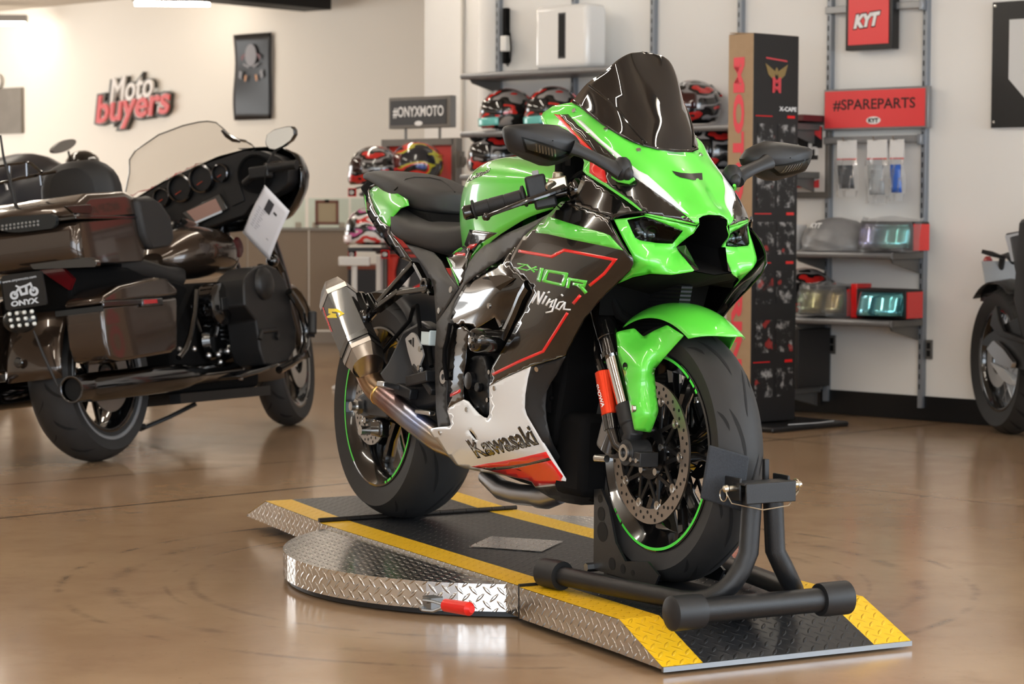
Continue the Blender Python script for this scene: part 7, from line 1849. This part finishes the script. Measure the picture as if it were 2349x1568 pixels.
# price sheet hanging from the grip
PS = [H(607, 424, x=.80), H(664, 484, x=.80), H(617, 597, x=.84), H(556, 533, x=.84)]
t = thing('price_sheet', 'white price sheet with a small photo hanging from the touring motorcycle handlebar', 'paper', HM)
def ps(a, b): return PS[0] * (1 - a) * (1 - b) + PS[1] * a * (1 - b) + PS[2] * a * b + PS[3] * (1 - a) * b
nrm_ = (PS[1] - PS[0]).cross(PS[3] - PS[0]).normalized(); nrm_ = nrm_ if nrm_.x < 0 else -nrm_
rows = [[ps(i / 8, k / 10) + nrm_ * .006 * math.sin(PI * k / 10) for k in range(11)] for i in range(9)]
SH_ = link_mesh('sheet', MB().loft(rows, 0, False), mat('white_sheet', 'dcdde4', .7), t, solid=.0012)
def pq(dst, a0, b0, a1, b1, mi=0):
    q = [ps(a, b) + nrm_ * (.006 * math.sin(PI * b) + .0022) for a, b in ((a0, b0), (a1, b0), (a1, b1), (a0, b1))]; dst.add(q, [(0, 1, 2, 3), (3, 2, 1, 0)], mi, False)
pr = MB(); pq(pr, .30, .12, .52, .34)
for k in range(9): pq(pr, .12 + .02 * (k % 2), .36 + .045 * k, .22, .375 + .045 * k, 1); pq(pr, .26, .36 + .045 * k, .40 - .03 * (k % 3), .375 + .045 * k, 1)
pq(pr, .60, .22, .72, .26); pq(pr, .70, .70, .78, .72, 1); link_mesh('print', pr, [mat('photo_grey_print', '3b3b40', .6), mat('grey_text_print', 'a9abb4', .6)], SH_)
pn_ = MB()
for k in range(22): pn_.box(ps(.0, .04 + .043 * k) + nrm_ * .002, (.006, .006, .006))
link_mesh('spiral_binding', pn_, M_MATT, SH_)
st = MB().tube([PS[0], H(608, 400, x=.85), H(612, 384, x=.88)], .002, 6); link_mesh('string', st, M_MATT, t)
# ------------------------------------------------------------------ second cruiser behind, mostly hidden
KM = Matrix.Translation((-2.62, 11.75, 0)) @ Matrix.Rotation(math.atan2(.95, .30), 4, 'Z') @ Matrix.Rotation(rad(-6), 4, 'X')
K = Frame(KM)
t = thing('cruiser_motorcycle', 'black cruiser motorcycle with round mirror mostly hidden behind the dark touring motorcycle', 'motorcycle', KM)
wh = MB()
for x, R in ((0, .32), (1.6, .32)): wh.merge(tyre(R, .15, .21, .06, 48), Matrix.Translation((x, 0, R)))
a_ = MB().merge(tyre(.32, .15, .21, .06, 48), Matrix.Translation((0, 0, .32))); link_mesh('rear_tyre', a_, M_TYRE, t); a_ = MB().merge(tyre(.32, .13, .21, .06, 48), Matrix.Translation((1.6, 0, .32))); link_mesh('front_tyre', a_, M_TYRE, t)
bd = MB().prism([(x, -.16, z) for x, z in ((-.2, .6), (.2, .8), (.9, .95), (1.2, .9), (1.1, .4), (.4, .25), (.0, .4))], (0, .32, 0)); link_mesh('body', bd, M_HG, t, bevel=.05)
q = K(40, 340, y=0); cv_ = pad_loft([(q.x - .5, .12, 1.05, .8), (q.x - .35, .2, 1.18, .8), (q.x - .1, .24, 1.26, .8), (q.x + .1, .24, 1.27, .8), (q.x + .28, .22, 1.22, .8), (q.x + .5, .16, 1.1, .8), (q.x + .6, .06, 1.0, .85)], e=2.2); link_mesh('seat_cover', cv_, mat('dark_blue_black_vinyl', '1d1f26', .35), t)
q = K(190, 380, y=-.1); nc_ = MB().ball(q, (.10, .10, .085), 20); NO_ = link_mesh('headlamp_nacelle', nc_, M_HG, t); b2 = MB().ball(K(192, 383, y=-.24), .020, 12); b2.tube([K(172, 386, y=-.2), K(192, 383, y=-.24)], .012, 8); b2.tube([K(184, 400, y=-.2), K(224, 400, y=-.25)], .012, 8); link_mesh('chrome_fittings', b2, M_CHROME, NO_)
q = K(148, 335, y=-.3); e_1, e_2 = K(176, 322, y=-.3) - q, K(140, 322, y=-.3) - q; e_2 = e_2 * 1.0
mr_ = [q + (K(148 + 29 * math.cos(a) * .95 - 0 * math.sin(a), 335 - 10 * math.cos(a) + 13 * math.sin(a), y=-.3) - q) for a in [2 * PI * k / 24 for k in range(24)]]; mk = MB().prism(mr_, (0, .02, 0)); MR_ = link_mesh('mirror', mk, mat('mirror_back_grey', '6a6560', .35), t, bevel=.004); link_mesh('mirror_stem', MB().tube([K(157, 347, y=-.29), K(160, 362, y=-.28), K(175, 380, y=-.2)], .006, 8), M_HK, MR_)
# ------------------------------------------------------------------ adventure motorcycle at the right edge
AM = Matrix.Translation((2.20, 9.98, 0)) @ Matrix.Rotation(math.atan2(-.985, .17), 4, 'Z')
A = Frame(AM)
t = thing('adventure_motorcycle', 'black adventure motorcycle with spoked rear wheel cut by the right picture edge', 'motorcycle', AM)
W_ = bpy.data.objects.new('rear_wheel', None); COL.objects.link(W_); W_.parent = t; W_.location = (0, 0, .325)
tm = tyre(.325, .15, .225, .055, 64)
for k in range(22):
    a = 2 * PI * k / 22; groove(tm, .325, .225, .15, a, a + .16, -.004, -.07, .014); groove(tm, .325, .225, .15, a + .14, a + .3, .004, .07, .014)
link_mesh('tyre', tm, [M_TYRE, M_GROOVE], W_); link_mesh('rim', MB().lathe([(.228, -.055), (.215, -.05), (.20, -.02), (.20, .02), (.215, .05), (.228, .055)], (0, 0, 0), (0, 1, 0), 56), M_RIM, W_, solid=.004)
sp_ = MB()
for k in range(28):
    a = 2 * PI * k / 28; s = 1 if k % 2 else -1; b_ = a + .35 * (1 if k % 4 < 2 else -1); sp_.tube([(.04 * math.cos(b_), .035 * s, .04 * math.sin(b_)), (.203 * math.cos(a), 0, .203 * math.sin(a))], .0022, 5)
sp_.cyl((0, -.06, 0), (0, .06, 0), .035); link_mesh('spokes', sp_, M_ALU, W_); link_mesh('brake_disc', MB().lathe([(.06, -.062), (.12, -.062), (.12, -.057), (.06, -.057)], (0, 0, 0), (0, 1, 0), 40, 0, False, True), M_DISC, W_)
def aslab(L, y, th, name, m, **k): return link_mesh(name, MB().prism([A(u, v, y=y) for u, v in L], (0, th, 0)), m, t, **k)
hgm = MB(); rows = []
for i in range(12):
    a = rad(60 + 70 * i / 11); rows.append([Vector((.36 * math.cos(a), s * .09, .325 + .36 * math.sin(a) * (1 - .04 * abs(s)))) for s in (-1, -.6, 0, .6, 1)])
link_mesh('hugger', orient(MB().loft(rows, 0, False), (0, 0, .3)), M_HK, t, solid=.004)
aslab(rnd([(2306, 535), (2349, 528), (2420, 500), (2600, 480), (2620, 640), (2420, 690), (2349, 700), (2338, 690), (2333, 640), (2322, 590)], 6), -.10, .2, 'tail_body', M_HK, bevel=.02)
aslab([(2336, 688), (2349, 690), (2420, 680), (2420, 686), (2349, 697), (2338, 695)], -.103, .002, 'red_pinstripe', M_RED)
aslab(rnd([(2305, 540), (2349, 530), (2349, 536), (2316, 544), (2326, 600), (2320, 600)], 3), -.105, .01, 'grab_rail', M_ALU, bevel=.002)
ph = MB(); ph.tube([A(2325, 600, y=0), A(2312, 585, y=0), A(2300, 588, y=0), A(2292, 640, y=0), A(2296, 690, y=0)], .014, 8); ph.bar(A(2278, 684, y=0), A(2312, 690, y=0), .12, .025); PH = link_mesh('plate_holder', ph, M_HK, t)
pl_ = MB().prism([A(u, v, y=-.09) for u, v in ((2272, 628), (2288, 598), (2325, 605), (2328, 650))], (0, .18, 0)); 
nb_ = MB().box(A(2298, 625, y=0), (.006, .17, .11), 0, Matrix.Rotation(rad(-25), 3, 'Y')); link_mesh('number_plate', nb_, mat('plate_grey', 'a9aeb3', .4), PH)
ts_ = MB(); ts_.tube([A(2300, 590, y=-.02), A(2275, 582, y=-.09), A(2252, 576, y=-.13)], [.008, .012, .009], 8); link_mesh('turn_signal', ts_, M_HK, PH); rr_ = MB().ball(A(2266, 606, y=-.05), (.012, .025, .04), 12); link_mesh('rear_reflector', rr_, mat('red_reflector'), PH, )
aslab(rnd([(2248, 790), (2262, 770), (2300, 745), (2349, 720), (2450, 700), (2450, 800), (2349, 850), (2320, 840), (2290, 800)], 8), -.12, .04, 'swing_arm', M_HK, bevel=.008)
aslab([(2276, 715), (2284, 700), (2290, 735), (2300, 760), (2349, 780), (2349, 790), (2290, 770), (2270, 745)], -.15, .02, 'peg_bracket', M_HK, bevel=.004)
aslab(rnd([(2262, 800), (2278, 780), (2300, 800), (2322, 830), (2318, 845), (2290, 835)], 4), -.15, .02, 'heat_guard', M_ALU, bevel=.004)
aslab(rnd([(2270, 830), (2300, 845), (2322, 870), (2320, 885), (2300, 872)], 4), -.16, .02, 'chain_guard', mat('plate_grey'), bevel=.003)
bd = MB().prism([(x, -.13, z) for x, z in ((.35, .95), (.9, 1.0), (1.25, 1.05), (1.2, .4), (.8, .25), (.45, .35), (.3, .6))], (0, .26, 0)); link_mesh('body', bd, M_HK, t, bevel=.04)
fw_ = MB().merge(tyre(.34, .10, .25, .04, 48), Matrix.Translation((1.5, 0, .34))); link_mesh('front_tyre', fw_, M_TYRE, t); fk = MB().tube([(1.5, -.09, .34), (1.25, -.09, 1.0)], .025, 12); link_mesh('fork_leg', fk, M_HK, t)
